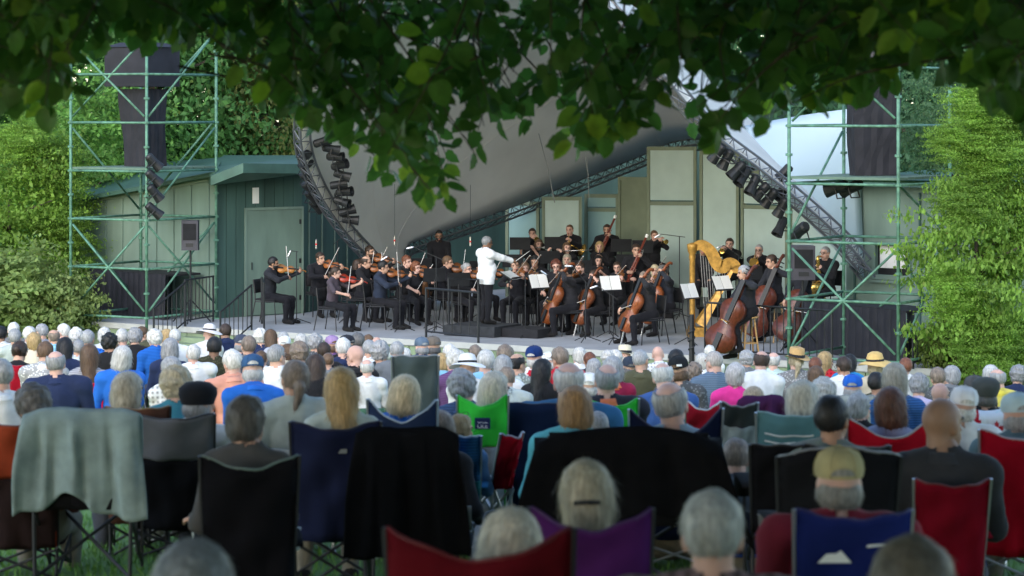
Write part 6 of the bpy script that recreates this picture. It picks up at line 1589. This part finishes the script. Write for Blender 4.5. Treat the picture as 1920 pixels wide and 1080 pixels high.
def wind_mesh(kind):
    """local: mouthpiece at origin, bore along +Y, up +Z"""
    if kind == 'trumpet':
        b = MB().tube([(0, 0, 0), (0, .44, 0)], .006, 6).lathe([(.008, .36), (.012, .40), (.022, .44), (.045, .47), (.06, .48), (.056, .478)], (0, 0, 0), (0, 1, 0), 12)
        c = MB().tube(spline([(0, .1, -.0), (0, .32, -.0), (0, .36, -.03), (0, .32, -.06), (0, .12, -.06), (0, .08, -.03), (0, .12, 0)], 18), .006, 5)
        v = MB().tube([(0, .19, -.08), (0, .19, .04)], .011, 6).tube([(0, .215, -.08), (0, .215, .04)], .011, 6).tube([(0, .24, -.08), (0, .24, .04)], .011, 6)
        return [b.mesh('bell', M['brass'], True), c.mesh('tubing', M['brass'], True), v.mesh('valves', M['silver'], True)]
    if kind == 'trombone':
        b = MB().lathe([(.007, -.15), (.012, .2), (.03, .38), (.075, .52), (.1, .55), (.095, .548)], (.05, 0, .03), (0, 1, 0), 12)
        s = MB().tube(spline([(0, 0, 0), (0, .9, 0), (0, .96, -.04), (0, .9, -.08), (0, .1, -.08)], 16), .008, 5)
        u = MB().tube(spline([(.05, -.15, .03), (.03, -.25, .0), (0, -.15, -.08), (0, .1, -.08)], 10), .008, 5)
        return [b.mesh('bell', M['brass'], True), s.mesh('slide', M['brass'], True), u.mesh('tuning_slide', M['brass'], True)]
    if kind == 'horn':
        c = MB()
        for r_ in (.13, .115, .1): c.tube([(.0 + .01 * (r_ - .1) * 50, .25 + r_ * math.cos(i * .4488), -.12 + r_ * math.sin(i * .4488)) for i in range(14)], .008, 5, closed=True)
        b = MB().lathe([(.01, 0), (.02, .12), (.05, .22), (.12, .3), (.15, .32), (.145, .318)], (-.02, .2, -.2), (-.75, -.2, -.5), 14)
        l = MB().tube([(0, 0, 0), (0, .2, -.03)], .006, 5)
        return [b.mesh('bell', M['brass'], True), c.mesh('coil', M['brass'], True), l.mesh('leadpipe', M['brass'], True)]
    if kind == 'clarinet':
        b = MB().tube([(0, 0, 0), (0, .05, 0), (0, .5, 0), (0, .57, 0), (0, .63, 0)], [.007, .012, .014, .018, .032], 8)
        k = MB()
        for i in range(7): k.tube([(-.016, .12 + .055 * i, .012), (.016, .12 + .055 * i, .012)], .004, 4)
        return [b.mesh('tube', M['blackm'], True), k.mesh('keys', M['silver'])]
    if kind == 'flute':
        return [MB().tube([(.08, 0, 0), (-.58, .0, 0)], .010, 8).mesh('tube', M['silver'], True), MB().box((-.02, -.004, .01), (.03, .016, .006)).mesh('lip_plate', M['silver'])]
    if kind == 'bassoon':
        a = MB().tube([(0, -.75, 0), (0, .62, 0)], [.032, .022], 8).tube([(.04, -.75, 0), (.04, .25, 0)], [.03, .022], 8)
        r_ = MB().lathe([(.026, .58), (.03, .6), (.03, .64), (.024, .65)], (0, 0, 0), (0, 1, 0), 10)
        k = MB()
        for i in range(8): k.tube([(-.03, -.6 + .13 * i, .02), (.05, -.6 + .13 * i, .02)], .005, 4)
        c = MB().tube(spline([(.04, .25, 0), (.05, .34, .04), (.06, .28, .18), (.06, .2, .26)], 8), .005, 5)
        return [a.mesh('body', M['wood'], True), r_.mesh('bell_ring', M['paper']), k.mesh('keys', M['silver']), c.mesh('crook', M['silver'])]
    if kind == 'sax':
        p = spline([(0, 0, 0), (0, .08, .03), (0, .12, -.02), (0, .12, -.5), (0, .16, -.62), (0, .24, -.62), (0, .29, -.5), (0, .33, -.26)], 22)
        b = MB().tube(p, [.010 + .0022 * i for i in range(20)] + [.06, .078, .10], 10)
        k = MB()
        for i in range(9): k.lathe([(.0, 0), (.02, .0), (.02, .012), (.0, .014)], (.02, .12, -.08 - .05 * i), (1, 0, 0), 8)
        return [b.mesh('body', M['brass'], True), k.mesh('keys', M['brass'])]
WM = {k: wind_mesh(k) for k in ('trumpet', 'trombone', 'horn', 'clarinet', 'flute', 'bassoon', 'sax')}

def rig(kind, lean=.02, hrot=(0, 0, 0), seat=.46, var=0, **kw):
    """joint pose and instrument placement in person space"""
    base = seat_pose(lean=lean, seat=seat, hrot=hrot, **kw); J = base['J']; nk, hd = J['neck'], J['head']; ins = []
    if seat > .6:
        for s, k in ((1, 'L'), (-1, 'R')):
            J['knee' + k] = Vector((s * .15, -.3, seat - .14)); J['ankle' + k] = Vector((s * .16, -.22, .2 if s > 0 else .085))
    v = (var * 37 % 11) / 11
    if kind in ('violin', 'viola'):
        s = 1.0 if kind == 'violin' else 1.14
        o = nk + Vector((.065, -.085, .035)); a = Vector((.5 + .15 * v, -.82, -.1 - .12 * v)).normalized(); n = Vector((-.75, -.2, .62))
        n = (n - a * n.dot(a)).normalized(); br = o + a * .2 * s + n * .045; b = (n.cross(a) * -1); b = -a.cross(n); b = b.normalized()
        if b.z < 0: b = -b
        b = (b + Vector((-.12 + .2 * v, 0, 0))).normalized(); hp = br - b * (.22 + .28 * v)
        J['handL'] = o + a * .44 * s - Vector((0, 0, .045)); J['handR'] = hp - Vector((.0, .0, .02)) + Vector((-.03, .02, .02))
        base.update(poleL=(.5, .2, -1), poleR=(-1, .1, -.35), hdirL=(-.2, -.2, 1), curlL=(-.6, .4, .2), hdirR=tuple(b * .3 + Vector((.4, -.3, -.3))), curlR=(.3, 0, -1))
        ins = [(kind, o, a, n, s), ('bow', hp - b * .03, b, -n, 1)]
        base['hrot'] = (.12, -.12, .35)
    elif kind == 'cello':
        o = Vector((.01, -.5, .24)); a = Vector((.13, .33, .93)).normalized(); n = Vector((.3, -.88, .3))
        n = (n - a * n.dot(a)).normalized(); br = o + a * .42 + n * .16; b = Vector((1, -.1, .12 + .2 * v)).normalized(); hp = br - b * (.28 + .2 * v)
        J['handL'] = o + a * 1.0 + Vector((.03, -.03, 0)); J['handR'] = hp
        for s, k in ((1, 'L'), (-1, 'R')): J['knee' + k] = Vector((s * .25, -.42, seat + .02)); J['ankle' + k] = Vector((s * .27, -.4, .085))
        base.update(poleL=(1, -.1, -.4), poleR=(-1, .3, -.4), hdirL=(-.3, .2, -.6), curlL=(-1, .3, 0), curlR=(0, -.4, -1))
        ins = [('cello', o, a, n, 2.1), ('bow', hp, b, n * -1, .97)]
        base['hrot'] = (.15, 0, -.25)
    elif kind == 'bass':
        o = Vector((.06, -.62, .16)); a = Vector((.12, .38, .92)).normalized(); n = Vector((.75, -.7, .2)); n = (n - a * n.dot(a)).normalized()
        br = o + a * .54 + n * .18; b = Vector((1, -.2, -.05)).normalized(); hp = br - b * .35
        J['handL'] = o + a * 1.28 + Vector((.04, -.02, 0)); J['handR'] = hp
        base.update(poleL=(1, .2, -.2), poleR=(-1, .4, .2), hdirL=(-.4, .1, -.3), curlL=(-1, .2, 0)); base['hrot'] = (.2, 0, -.2)
        ins = [('bass', o, a, n, 2.7), ('bow', hp, b, n * -1, .95)]
    elif kind == 'rest':
        J['handL'] = Vector((.12, -.3, seat + .12)); J['handR'] = Vector((-.12, -.32, seat + .12))
    else:
        mo = hd + Vector((0, -.115, -.055))
        if kind == 'trumpet': a = Vector((.1, -1, -.12)); J['handL'] = mo + Vector((.05, -.17, -.05)); J['handR'] = mo + Vector((-.03, -.24, -.03))
        elif kind == 'trombone': a = Vector((.1, -.9, -.32)); J['handL'] = mo + Vector((.06, -.1, -.08)); J['handR'] = mo + Vector((.05, -.45, -.22))
        elif kind == 'horn': a = Vector((.3, -.9, -.35)); J['handL'] = mo + Vector((.12, -.22, -.16)); J['handR'] = mo + Vector((-.2, -.12, -.3))
        elif kind == 'clarinet': a = Vector((0, -.62, -.8)); J['handL'] = mo + Vector((.03, -.15, -.17)); J['handR'] = mo + Vector((-.03, -.25, -.32))
        elif kind == 'flute': a = Vector((.15, -1, 0)); J['handL'] = mo + Vector((-.12, -.06, -.03)); J['handR'] = mo + Vector((-.4, -.02, -.03)); base['hrot'] = (0, .1, .3)
        elif kind == 'bassoon': a = Vector((.42, -.1, .95)); J['handL'] = Vector((.1, -.28, nk.z + .02)); J['handR'] = Vector((-.18, -.22, seat + .3)); mo = Vector((-.05, -.26, nk.z - .12))
        elif kind == 'sax': a = Vector((0, -1, -.3)); J['handL'] = mo + Vector((.05, -.1, -.2)); J['handR'] = mo + Vector((-.06, -.12, -.42))
        n = Vector((0, -.2, 1)) if kind != 'bassoon' else Vector((0, -1, .1))
        base.update(poleL=(.8, .2, -.8), poleR=(-.8, .2, -.8), curlL=(-1, .2, .1), curlR=(1, .2, .1)); ins = [(kind, mo, a, n, 1.0)]
    base['J'] = J
    return base, ins
MUS = [
 # x, head top, kind, facing, floor z, female, hair, colour, skin, beard, glasses, cloth, who
 (513, 482, 'violin', 72, 0, 0, 'short', BLK, SKT, BLK, 0, (.016, .017, .021), 'bearded violinist at the far left of the stage'),
 (601, 473, 'violin', 25, 0, 0, 'short', DBR, SK, None, 0, (.013, .013, .016), 'violinist with neat dark hair second from the left'),
 (630, 500, 'violin', 62, 0, 1, 'tail', DBR, SKP, None, 0, (.05, .04, .05), 'woman with sheer sleeves and dark ponytail playing a red violin'),
 (672, 487, 'violin', 50, 0, 1, 'bob', DBR, SKP, None, 0, (.012, .012, .014), 'woman with dark bob playing violin beside the sheer sleeved woman'),
 (687, 480, 'violin', 60, 0, 0, 'ring', DBR, SK, None, 1, (.012, .012, .014), 'balding violinist behind the dark bobbed woman'),
 (694, 461, 'violin', 35, .12, 0, 'short', DBR, SK, DBR, 0, (.012, .012, .014), 'tall bearded violinist at the rear below the lamps'),
 (719, 489, 'violin', 70, 0, 0, 'short', BLK, SK, None, 0, (.018, .024, .04), 'violinist in navy suit with short black hair'),
 (763, 479, 'violin', 35, 0, 0, 'short', RED, SKP, None, 0, (.012, .012, .014), 'violinist with reddish hair left of the curly red haired woman'),
 (781, 491, 'violin', 25, 0, 1, 'curly', (.2, .07, .03), SKP, None, 1, (.012, .012, .014), 'woman with curly red hair playing violin'),
 (840, 480, 'viola', 55, 0, 0, 'short', BRN, SK, None, 1, (.013, .013, .016), 'violinist with brown hair behind the guard rail'),
 (876, 493, 'violin', 35, 0, 1, 'bun', GRY, SKP, None, 1, (.012, .012, .014), 'grey haired violinist with glasses left of the conductor'),
 (1003, 481, 'horn', -10, 0, 0, 'curly', BLK, SKT, None, 0, (.012, .012, .014), 'dark curly haired horn player right of the conductor'),
 (966, 486, 'viola', -20, 0, 0, 'short', DBR, SK, None, 0, (.013, .013, .016), 'dark haired violist below the conductor arms'),
 (906, 486, 'viola', 30, 0, 1, 'bob', DBR, SKP, None, 0, (.013, .013, .016), 'woman with dark bob just behind the conductor back'),
 (985, 492, 'violin', -15, 0, 1, 'long', BRN, SKP, None, 0, (.013, .013, .016), 'long brown haired player between conductor and nearest cellist'),
 (998, 428, 'trumpet', 5, .4, 1, 'tail', DBR, SKP, None, 0, (.014, .014, .016), 'woman with tied dark hair playing at the upper left of the winds'),
 (1068, 421, 'horn', -15, .4, 0, 'crop', BRN, SKP, None, 0, (.012, .012, .014), 'cropped haired horn player on the rear riser'),
 (1010, 449, 'flute', 0, .2, 1, 'long', BRN, SKP, None, 0, (.014, .014, .016), 'flautist with long brown hair'),
 (1063, 455, 'flute', -5, .2, 1, 'bob', BRN, SKP, None, 0, (.014, .014, .016), 'flautist with brown bob beside the cropped horn player'),
 (1043, 488, 'viola', -25, 0, 0, 'curly', (.12, .035, .02), SKP, None, 1, (.014, .014, .016), 'curly auburn haired violist in the middle'),
 (1063, 477, 'rest', 0, .0, 1, 'bob', GBL, SKP, None, 0, (.02, .02, .022), 'grey blonde woman in black and white collar'),
 (1138, 421, 'bassoon', -5, .4, 0, 'short', DBR, SK, DBR, 0, (.012, .012, .014), 'tall bearded bassoonist on the rear riser'),
 (1124, 453, 'clarinet', 0, .2, 1, 'long', BLO, SKP, None, 0, (.014, .014, .016), 'blonde clarinettist below the tall bassoonist'),
 (1122, 479, 'clarinet', 5, .0, 1, 'bob', BLK, SKP, None, 0, (.014, .014, .016), 'dark haired oboist below the blonde clarinettist'),
 (1193, 458, 'bassoon', 0, .2, 0, 'short', DBR, SK, None, 0, (.012, .012, .014), 'second bassoonist behind the bald violist'),
 (1227, 432, 'trumpet', 20, .4, 1, 'bun', BRN, SKP, None, 0, (.014, .014, .016), 'woman playing trumpet at the right end of the rear riser'),
 (1197, 475, 'clarinet', -20, 0, 0, 'crop', DBR, SKP, None, 1, (.014, .014, .016), 'bald clarinettist with glasses'),
 (1062, 498, 'cello', -78, 0, 0, 'short', BLK, SKT, None, 0, (.016, .016, .019), 'cellist with black hair nearest the podium'),
 (1087, 492, 'viola', -60, 0, 0, 'short', DBR, SKP, None, 0, (.014, .014, .016), 'dark haired violist right of the nearest cellist'),
 (1113, 506, 'cello', -60, 0, 1, 'short', DBR, SKP, None, 1, (.014, .014, .016), 'cellist with glasses behind the white music stand'),
 (1157, 491, 'viola', -30, 0, 1, 'short', DBR, SKP, None, 0, (.014, .014, .016), 'woman with tousled dark hair playing viola'),
 (1208, 509, 'cello', -70, 0, 0, 'short', GBR, SK, None, 0, (.016, .016, .018), 'fair haired cellist at the front edge right of centre'),
 (1243, 497, 'cello', -65, 0, 0, 'short', DGR, SK, None, 1, (.016, .018, .024), 'grey haired cellist behind the fair haired cellist'),
 (1228, 497, 'viola', -40, 0, 1, 'bob', LBL, SKP, None, 0, (.014, .014, .016), 'blonde violist almost hidden behind the cellists'),
 (1368, 447, 'trumpet', -25, .2, 0, 'short', DBR, SKP, None, 0, (.014, .014, .016), 'young trumpeter right of the harp'),
 (1318, 456, 'rest', 0, .2, 0, 'short', BLK, SKT, None, 0, (.014, .014, .016), 'dark haired player hidden behind the harp'),
 (1423, 458, 'trombone', -15, .2, 0, 'crop', GRY, SKP, None, 1, (.014, .014, .016), 'grey haired trombonist with glasses'),
 (1394, 498, 'bass', -75, 0, 0, 'short', GRY, SK, None, 0, (.016, .017, .021), 'grey haired bassist on a wooden stool at the front'),
 (1446, 478, 'bass', -62, 0, 0, 'short', DBR, SK, None, 0, (.016, .017, .021), 'bassist beside the right tower leg'),
 (1500, 484, 'bass', -45, 0, 0, 'ring', DGR, SK, None, 0, (.016, .017, .021), 'rear bassist half hidden by the right tower'),
 (1547, 462, 'sax', -35, .38, 0, 'crop', GRY, SKP, None, 1, (.014, .014, .016), 'bald saxophonist with glasses behind the right tower'),
]
WC = {'violin': (.26, .085, .022), 'viola': (.20, .065, .016), 'cello': (.20, .055, .016), 'bass': (.13, .032, .017), 'bassoon': (.16, .03, .015)}
for i, (px, yt, kind, face, z0, fem, hr, hc, sk, bd, gl, cl, who) in enumerate(MUS):
    seat = .74 if kind == 'bass' else .46
    lean = -.12 if kind in ('violin', 'viola', 'cello') else (.0 if kind != 'bass' else -.12)
    ps, ins = rig(kind, lean, (.05, 0, (i % 5 - 2) * .08), seat, i)
    if fem and i % 3 == 2: ps['sleeve'] = 0
    fig = figure(ps, .02, fem, [1.0, 1.06, .97, 1.1][i % 4]); sc = .98 if fem else 1.05
    if kind == 'sax': sc = 1.08
    top = fig['J']['head'].z + .125
    D = (ZC - z0 - top * sc) * FPX / (yt - YH)
    x, y = XY(px, D); hd = fig['J']['head']; off = Matrix.Rotation(R(face), 3, 'Z') @ Vector((hd.x, hd.y, 0)) * sc
    loc = Vector((x - off.x, y - off.y, z0))
    person(who, fig, loc, R(face), sk, tuple(v * 1.35 for v in cl), (.012, .012, .015), hr, hc, glasses=bool(gl), beard=bd, sc=sc, group='orchestra musicians on the stage', hv=i)
    Mp = Matrix.Translation(loc) @ Matrix.Rotation(R(face), 4, 'Z') @ Matrix.Scale(sc, 4)
    for (k, o, a, n, s) in ins:
        if k in ('violin', 'viola', 'cello', 'bass'):
            c = WC[k]; v = .8 + .5 * ((i * 29 % 10) / 10)
            if i == 2: c, v = (.34, .03, .012), 1
            if i == 0: c, v = (.42, .17, .035), 1
            nm = {'bass': 'double_bass'}.get(k, k)
            fiddle(nm, f'{nm.replace("_", " ")} of the {who}', Mp @ frame(o, a, n), s if k in ('violin', 'viola') else (s, s, s * 1.5), tuple(q * v for q in c), 'stringed instruments of the orchestra')
        elif k == 'bow': bow(f'bow of the {who}', Mp, o, a, n, s)
        else: place(k if k != 'sax' else 'saxophone', f'{k if k != "sax" else "saxophone"} of the {who}', k if k != 'sax' else 'saxophone', WM[k], Mp @ frame(o, a, n), s * (1.35 if k == 'sax' else 1), 'wind instruments of the orchestra', WC.get(k))
    if kind == 'bass': stool(f'wooden stool of the {who}', loc, R(face), sc)
    else: orch_chair('black chair of the ' + ' '.join(who.split()[:12]), loc, R(face), sc)

# conductor and timpanist stand
def stand_pose(hl, hr, hrot=(0, 0, 0), **kw):
    J = dict(pelvis=(0, 0, .95), chest=(0, .0, 1.30), neck=(0, .01, 1.455), head=(0, -.02, 1.60), handL=hl, handR=hr, kneeL=(.1, -.03, .52), kneeR=(-.11, -.0, .52), ankleL=(.11, .02, .085), ankleR=(-.13, .04, .085))
    return dict(J={k: Vector(v) for k, v in J.items()}, hrot=hrot, **kw)
fig = figure(stand_pose((.12, -.5, 1.28), (-.14, -.52, 1.24), (.1, 0, .0), poleL=(.8, .2, -.7), poleR=(-.8, .2, -.7), jacket=.80, loose=.012), .018, 0, 1.12)
cx, cy = XY(912, 52.6); zc_ = .21; csc = 1.0
person('grey haired conductor in white jacket with raised arms', fig, (cx, cy, zc_), R(118), SKD, (.74, .75, .76), (.014, .014, .017), 'short', (.22, .22, .22), sc=csc, glasses=True)
Mp = Matrix.Translation((cx, cy, zc_)) @ Matrix.Rotation(R(118), 4, 'Z')
place('baton', 'thin baton in the conductor right hand', 'baton', [MB().tube([(0, -.05, 0), (0, 0, 0), (0, .38, 0)], [.009, .007, .003], 5).mesh('stick', M['paper'])], Mp @ frame((-.12, -.6, 1.24), (.1, -.8, .45), (0, 0, 1)), 1.0)
fig = figure(stand_pose((.22, -.35, 1.0), (-.22, -.35, 1.0), (.25, 0, 0)), .02, 0, 1.05)
D = (ZC - 1.75) * FPX / (432 - YH); x, y = XY(823, D)
person('dark skinned percussionist standing behind the violins', fig, (x, y, 0), R(5), SKD, (.015, .015, .018), (.012, .012, .014), 'crop', BLK, sc=1.02, beard=BLK, group='orchestra musicians on the stage')
for k, (dx, lab) in enumerate([(-.38, 'left kettledrum in front of the percussionist'), (.36, 'right kettledrum in front of the percussionist')]):
    t = thing('kettledrum', lab, 'drum', (x + dx, y - .55, 0), 0, 'kettledrums')
    MB().lathe([(.06, .22), (.2, .3), (.3, .5), (.32, .76)], n=18).build('bowl', mat_plain('copper bowl', (.25, .12, .06), .35, .7), t, True)
    MB().lathe([(.335, .75), (.335, .79), (.32, .8), (.3, .8)], n=18).build('hoop', M['silver'], t); MB().lathe([(.31, .802), (.31, .806)], n=18).build('drum_head', M['paper'], t)
    for a in (.3, 2.4, 4.5): MB().tube([(.25 * math.cos(a), .25 * math.sin(a), .4), (.3 * math.cos(a), .3 * math.sin(a), 0)], .014, 5).build('leg', M['blackm'], t)

# harp
hp = thing('harp', 'tall gilded concert harp right of centre stage', 'harp', (*XY(1298, 52.3), 0)); hs = FPX / 52.3
H = lambda px, py, y=0: Vector(((px - 1298) / hs, y, ZC - (py - YH) / hs))
MB().lathe([(.075, .1), (.09, .16), (.068, .2), (.058, .26), (.054, .9), (.057, 1.5), (.07, 1.56), (.058, 1.6), (.09, 1.66), (.1, 1.75), (.105, 1.8), (.06, 1.82), (.03, 1.83)], n=16).build('column', M['gold'], hp, True)
pts = spline([H(1302, 463), H(1316, 459), H(1332, 471), H(1343, 492), H(1354, 501), H(1368, 494), H(1379, 499), H(1378, 512)], 30)
w_ = [.08 + .045 * math.sin(i / 30 * 3.1) for i in range(31)]; nk = MB(); vs = []
for i, p in enumerate(pts):
    t_ = (pts[min(i + 1, 30)] - pts[max(i - 1, 0)]).normalized(); nn = Vector((-t_.z, 0, t_.x))
    for sx, sy in ((1, .035), (1, -.035), (-1, -.035), (-1, .035)): vs.append(p + nn * sx * w_[i] + Vector((0, sy, 0)))
nk.add(vs, [(i * 4 + j, i * 4 + (j + 1) % 4, i * 4 + 4 + (j + 1) % 4, i * 4 + 4 + j) for i in range(30) for j in range(4)] + [(3, 2, 1, 0), (120, 121, 122, 123)]).build('neck', M['gold'], hp)
sb = MB(); a_, b_ = H(1374, 508), H(1318, 612); dv = (b_ - a_).normalized(); nn = Vector((dv.z, 0, -dv.x)); vs = []
for p, wd, dp in ((a_, .05, .06), (a_.lerp(b_, .5), .09, .14), (b_, .15, .22)):
    for sx, sy in ((-.2, 1), (-.2, -1), (1, -.6), (1.3, 0), (1, .6)): vs.append(p - nn * sx * wd * -1 + Vector((0, sy * dp, 0)))
sb.add(vs, [(i * 5 + j, i * 5 + (j + 1) % 5, i * 5 + 5 + (j + 1) % 5, i * 5 + 5 + j) for i in range(2) for j in range(5)] + [(4, 3, 2, 1, 0), (10, 11, 12, 13, 14)]).build('soundbox', M['gold'], hp)
MB().box(((1308 - 1298) / hs, 0, .06), (.42, .4, .12)).box(((1308 - 1298) / hs, 0, .15), (.34, .3, .06)).build('base', M['gold'], hp)
for i in range(12):
    f = (i + 1) / 13; q = H(1308 + f * 66, 470 + 26 * math.sin(f * 2.2), 0); r_ = b_.lerp(a_, f * .96)
    MB().tube([q, r_], .0025, 4).build('string', M['paper'], hp)

# stands with pages, microphones
for k, (px, D, fc, h, z0, sh_, tilt, lab) in enumerate([
    (955, 53.6, 65, 1.0, 0, 'wide open score in front of the conductor', 60, 'low wide stand of the conductor'),
    (1008, 52.9, 40, .92, 0, 'white pages on the stand left of the nearest cellist', 22, 'stand left of the nearest cellist'),
    (1143, 51.9, 30, .95, 0, 'white pages on the stand left of the fair haired cellist', 20, 'stand left of the fair haired cellist'),
    (1290, 50.4, 50, .9, 0, 'white pages on the stand left of the harp column', 22, 'stand left of the harp column'),
    (1352, 51.2, 40, 1.0, 0, 'pages on the stand between harp and double bass', 28, 'stand between harp and front double bass'),
    (815, 54.2, 195, .98, 0, None, 18, 'stand behind the left end of the guard rail'), (745, 54.6, 210, .85, 0, None, 18, 'stand in front of the navy suited violinist'),
    (650, 55.6, 220, .85, 0, None, 18, 'stand between the left violinists'), (860, 54.0, 190, .9, 0, None, 18, 'stand left of the podium'),
    (962, 57.2, 180, 0.89, .2, None, 16, 'stand at the left end of the low riser'), (1030, 58.6, 180, 0.89, .2, None, 16, 'stand in front of the brown haired flautist'), (975, 59.6, 180, 0.94, .4, None, 14, 'stand left of the woman with tied dark hair'),
    (1040, 59.8, 178, 0.94, .4, None, 14, 'stand left of the cropped horn player'), (1165, 58.8, 182, 0.94, .4, None, 14, 'stand right of the tall bassoonist'), (1090, 56.6, 180, 1.0, 0, None, 16, 'stand below the brown bobbed flautist'),
    (1175, 57.2, 180, 0.89, .2, None, 16, 'stand right of the blonde clarinettist'), (1205, 58.3, 180, 0.94, .4, None, 14, 'stand left of the female trumpeter'), (1345, 56.6, 175, 0.84, .2, None, 16, 'stand behind the harp strings'), (1408, 54.6, 170, 1.0, 0, None, 16, 'stand below the trombonist'),
    (1075, 54.4, 150, .9, 0, None, 16, 'stand of the auburn violist'), (900, 56.4, 195, 1.0, 0, None, 16, 'stand behind the conductor back'), (790, 57.4, 190, 1.0, 0, None, 16, 'stand in front of the percussionist')]):
    music_stand('black music stand, ' + lab, px, D, fc, h, z0, sh_, tilt)
def mic(label, px, D, h, bx, bz, z0=0):
    t = thing('microphone_stand', label, 'microphone', (*XY(px, D), z0), 0, 'microphone stands on the stage')
    MB().tube([(0, 0, .05), (0, 0, h)], .011, 6).build('pole', M['blackm'], t)
    for a in (.2, 2.3, 4.4): MB().tube([(0, 0, .12), (.3 * math.cos(a), .3 * math.sin(a), .012)], .009, 5).build('leg', M['blackm'], t)
    e = Vector((bx, 0, h + bz)); MB().tube([Vector((-bx * .3, 0, h - bz * .3)), e], .008, 5).build('boom', M['blackm'], t)
    MB().lathe([(.012, 0), (.02, .03), (.02, .12), (.012, .15)], e, (bx, 0, bz - .3), 8).build('microphone', M['silver'], t)
for a in [('boom microphone beside the far left violinist', 556, 55.2, 1.5, -.12, .02), ('tall microphone stand behind the left violins', 633, 57.6, 1.6, .3, .25), ('microphone stand beside the navy suited violinist', 750, 53.4, 1.35, -.25, .15),
          ('boom microphone reaching over the violins left of the conductor', 818, 53.2, 1.5, -.45, .2), ('microphone stand right of the conductor', 985, 52.0, 1.2, .3, .1), ('microphone stand beside the nearest cellist', 1098, 51.0, 1.15, -.25, .3),
          ('tall microphone stand in front of the tall grey panel', 1274, 56.5, 1.75, -.4, .05), ('microphone stand right of the harp', 1385, 53.8, 1.5, -.3, .2), ('microphone stand under the white pages', 1150, 50.6, .9, -.3, .2)]: mic(*a)
for k, (px, py, lab) in enumerate([(593, 457, 'left'), (740, 450, 'middle'), (882, 452, 'right')]):
    q = P(px, py, 57); t = thing('hanging_microphone', f'{lab} of three slim hanging microphones above the violins', 'microphone', q)
    MB().tube([(0, 0, .1), (.0, 0, 1.2)], .004, 4).build('wire', M['blackm'], t); MB().lathe([(.01, -.12), (.018, -.1), (.018, .08), (.008, .1)], n=8).build('capsule', M['silver'], t); MB().lathe([(.021, -.03), (.021, .01)], n=8).build('red_ring', mat_plain('red ring', (.5, .03, .03), .5), t)
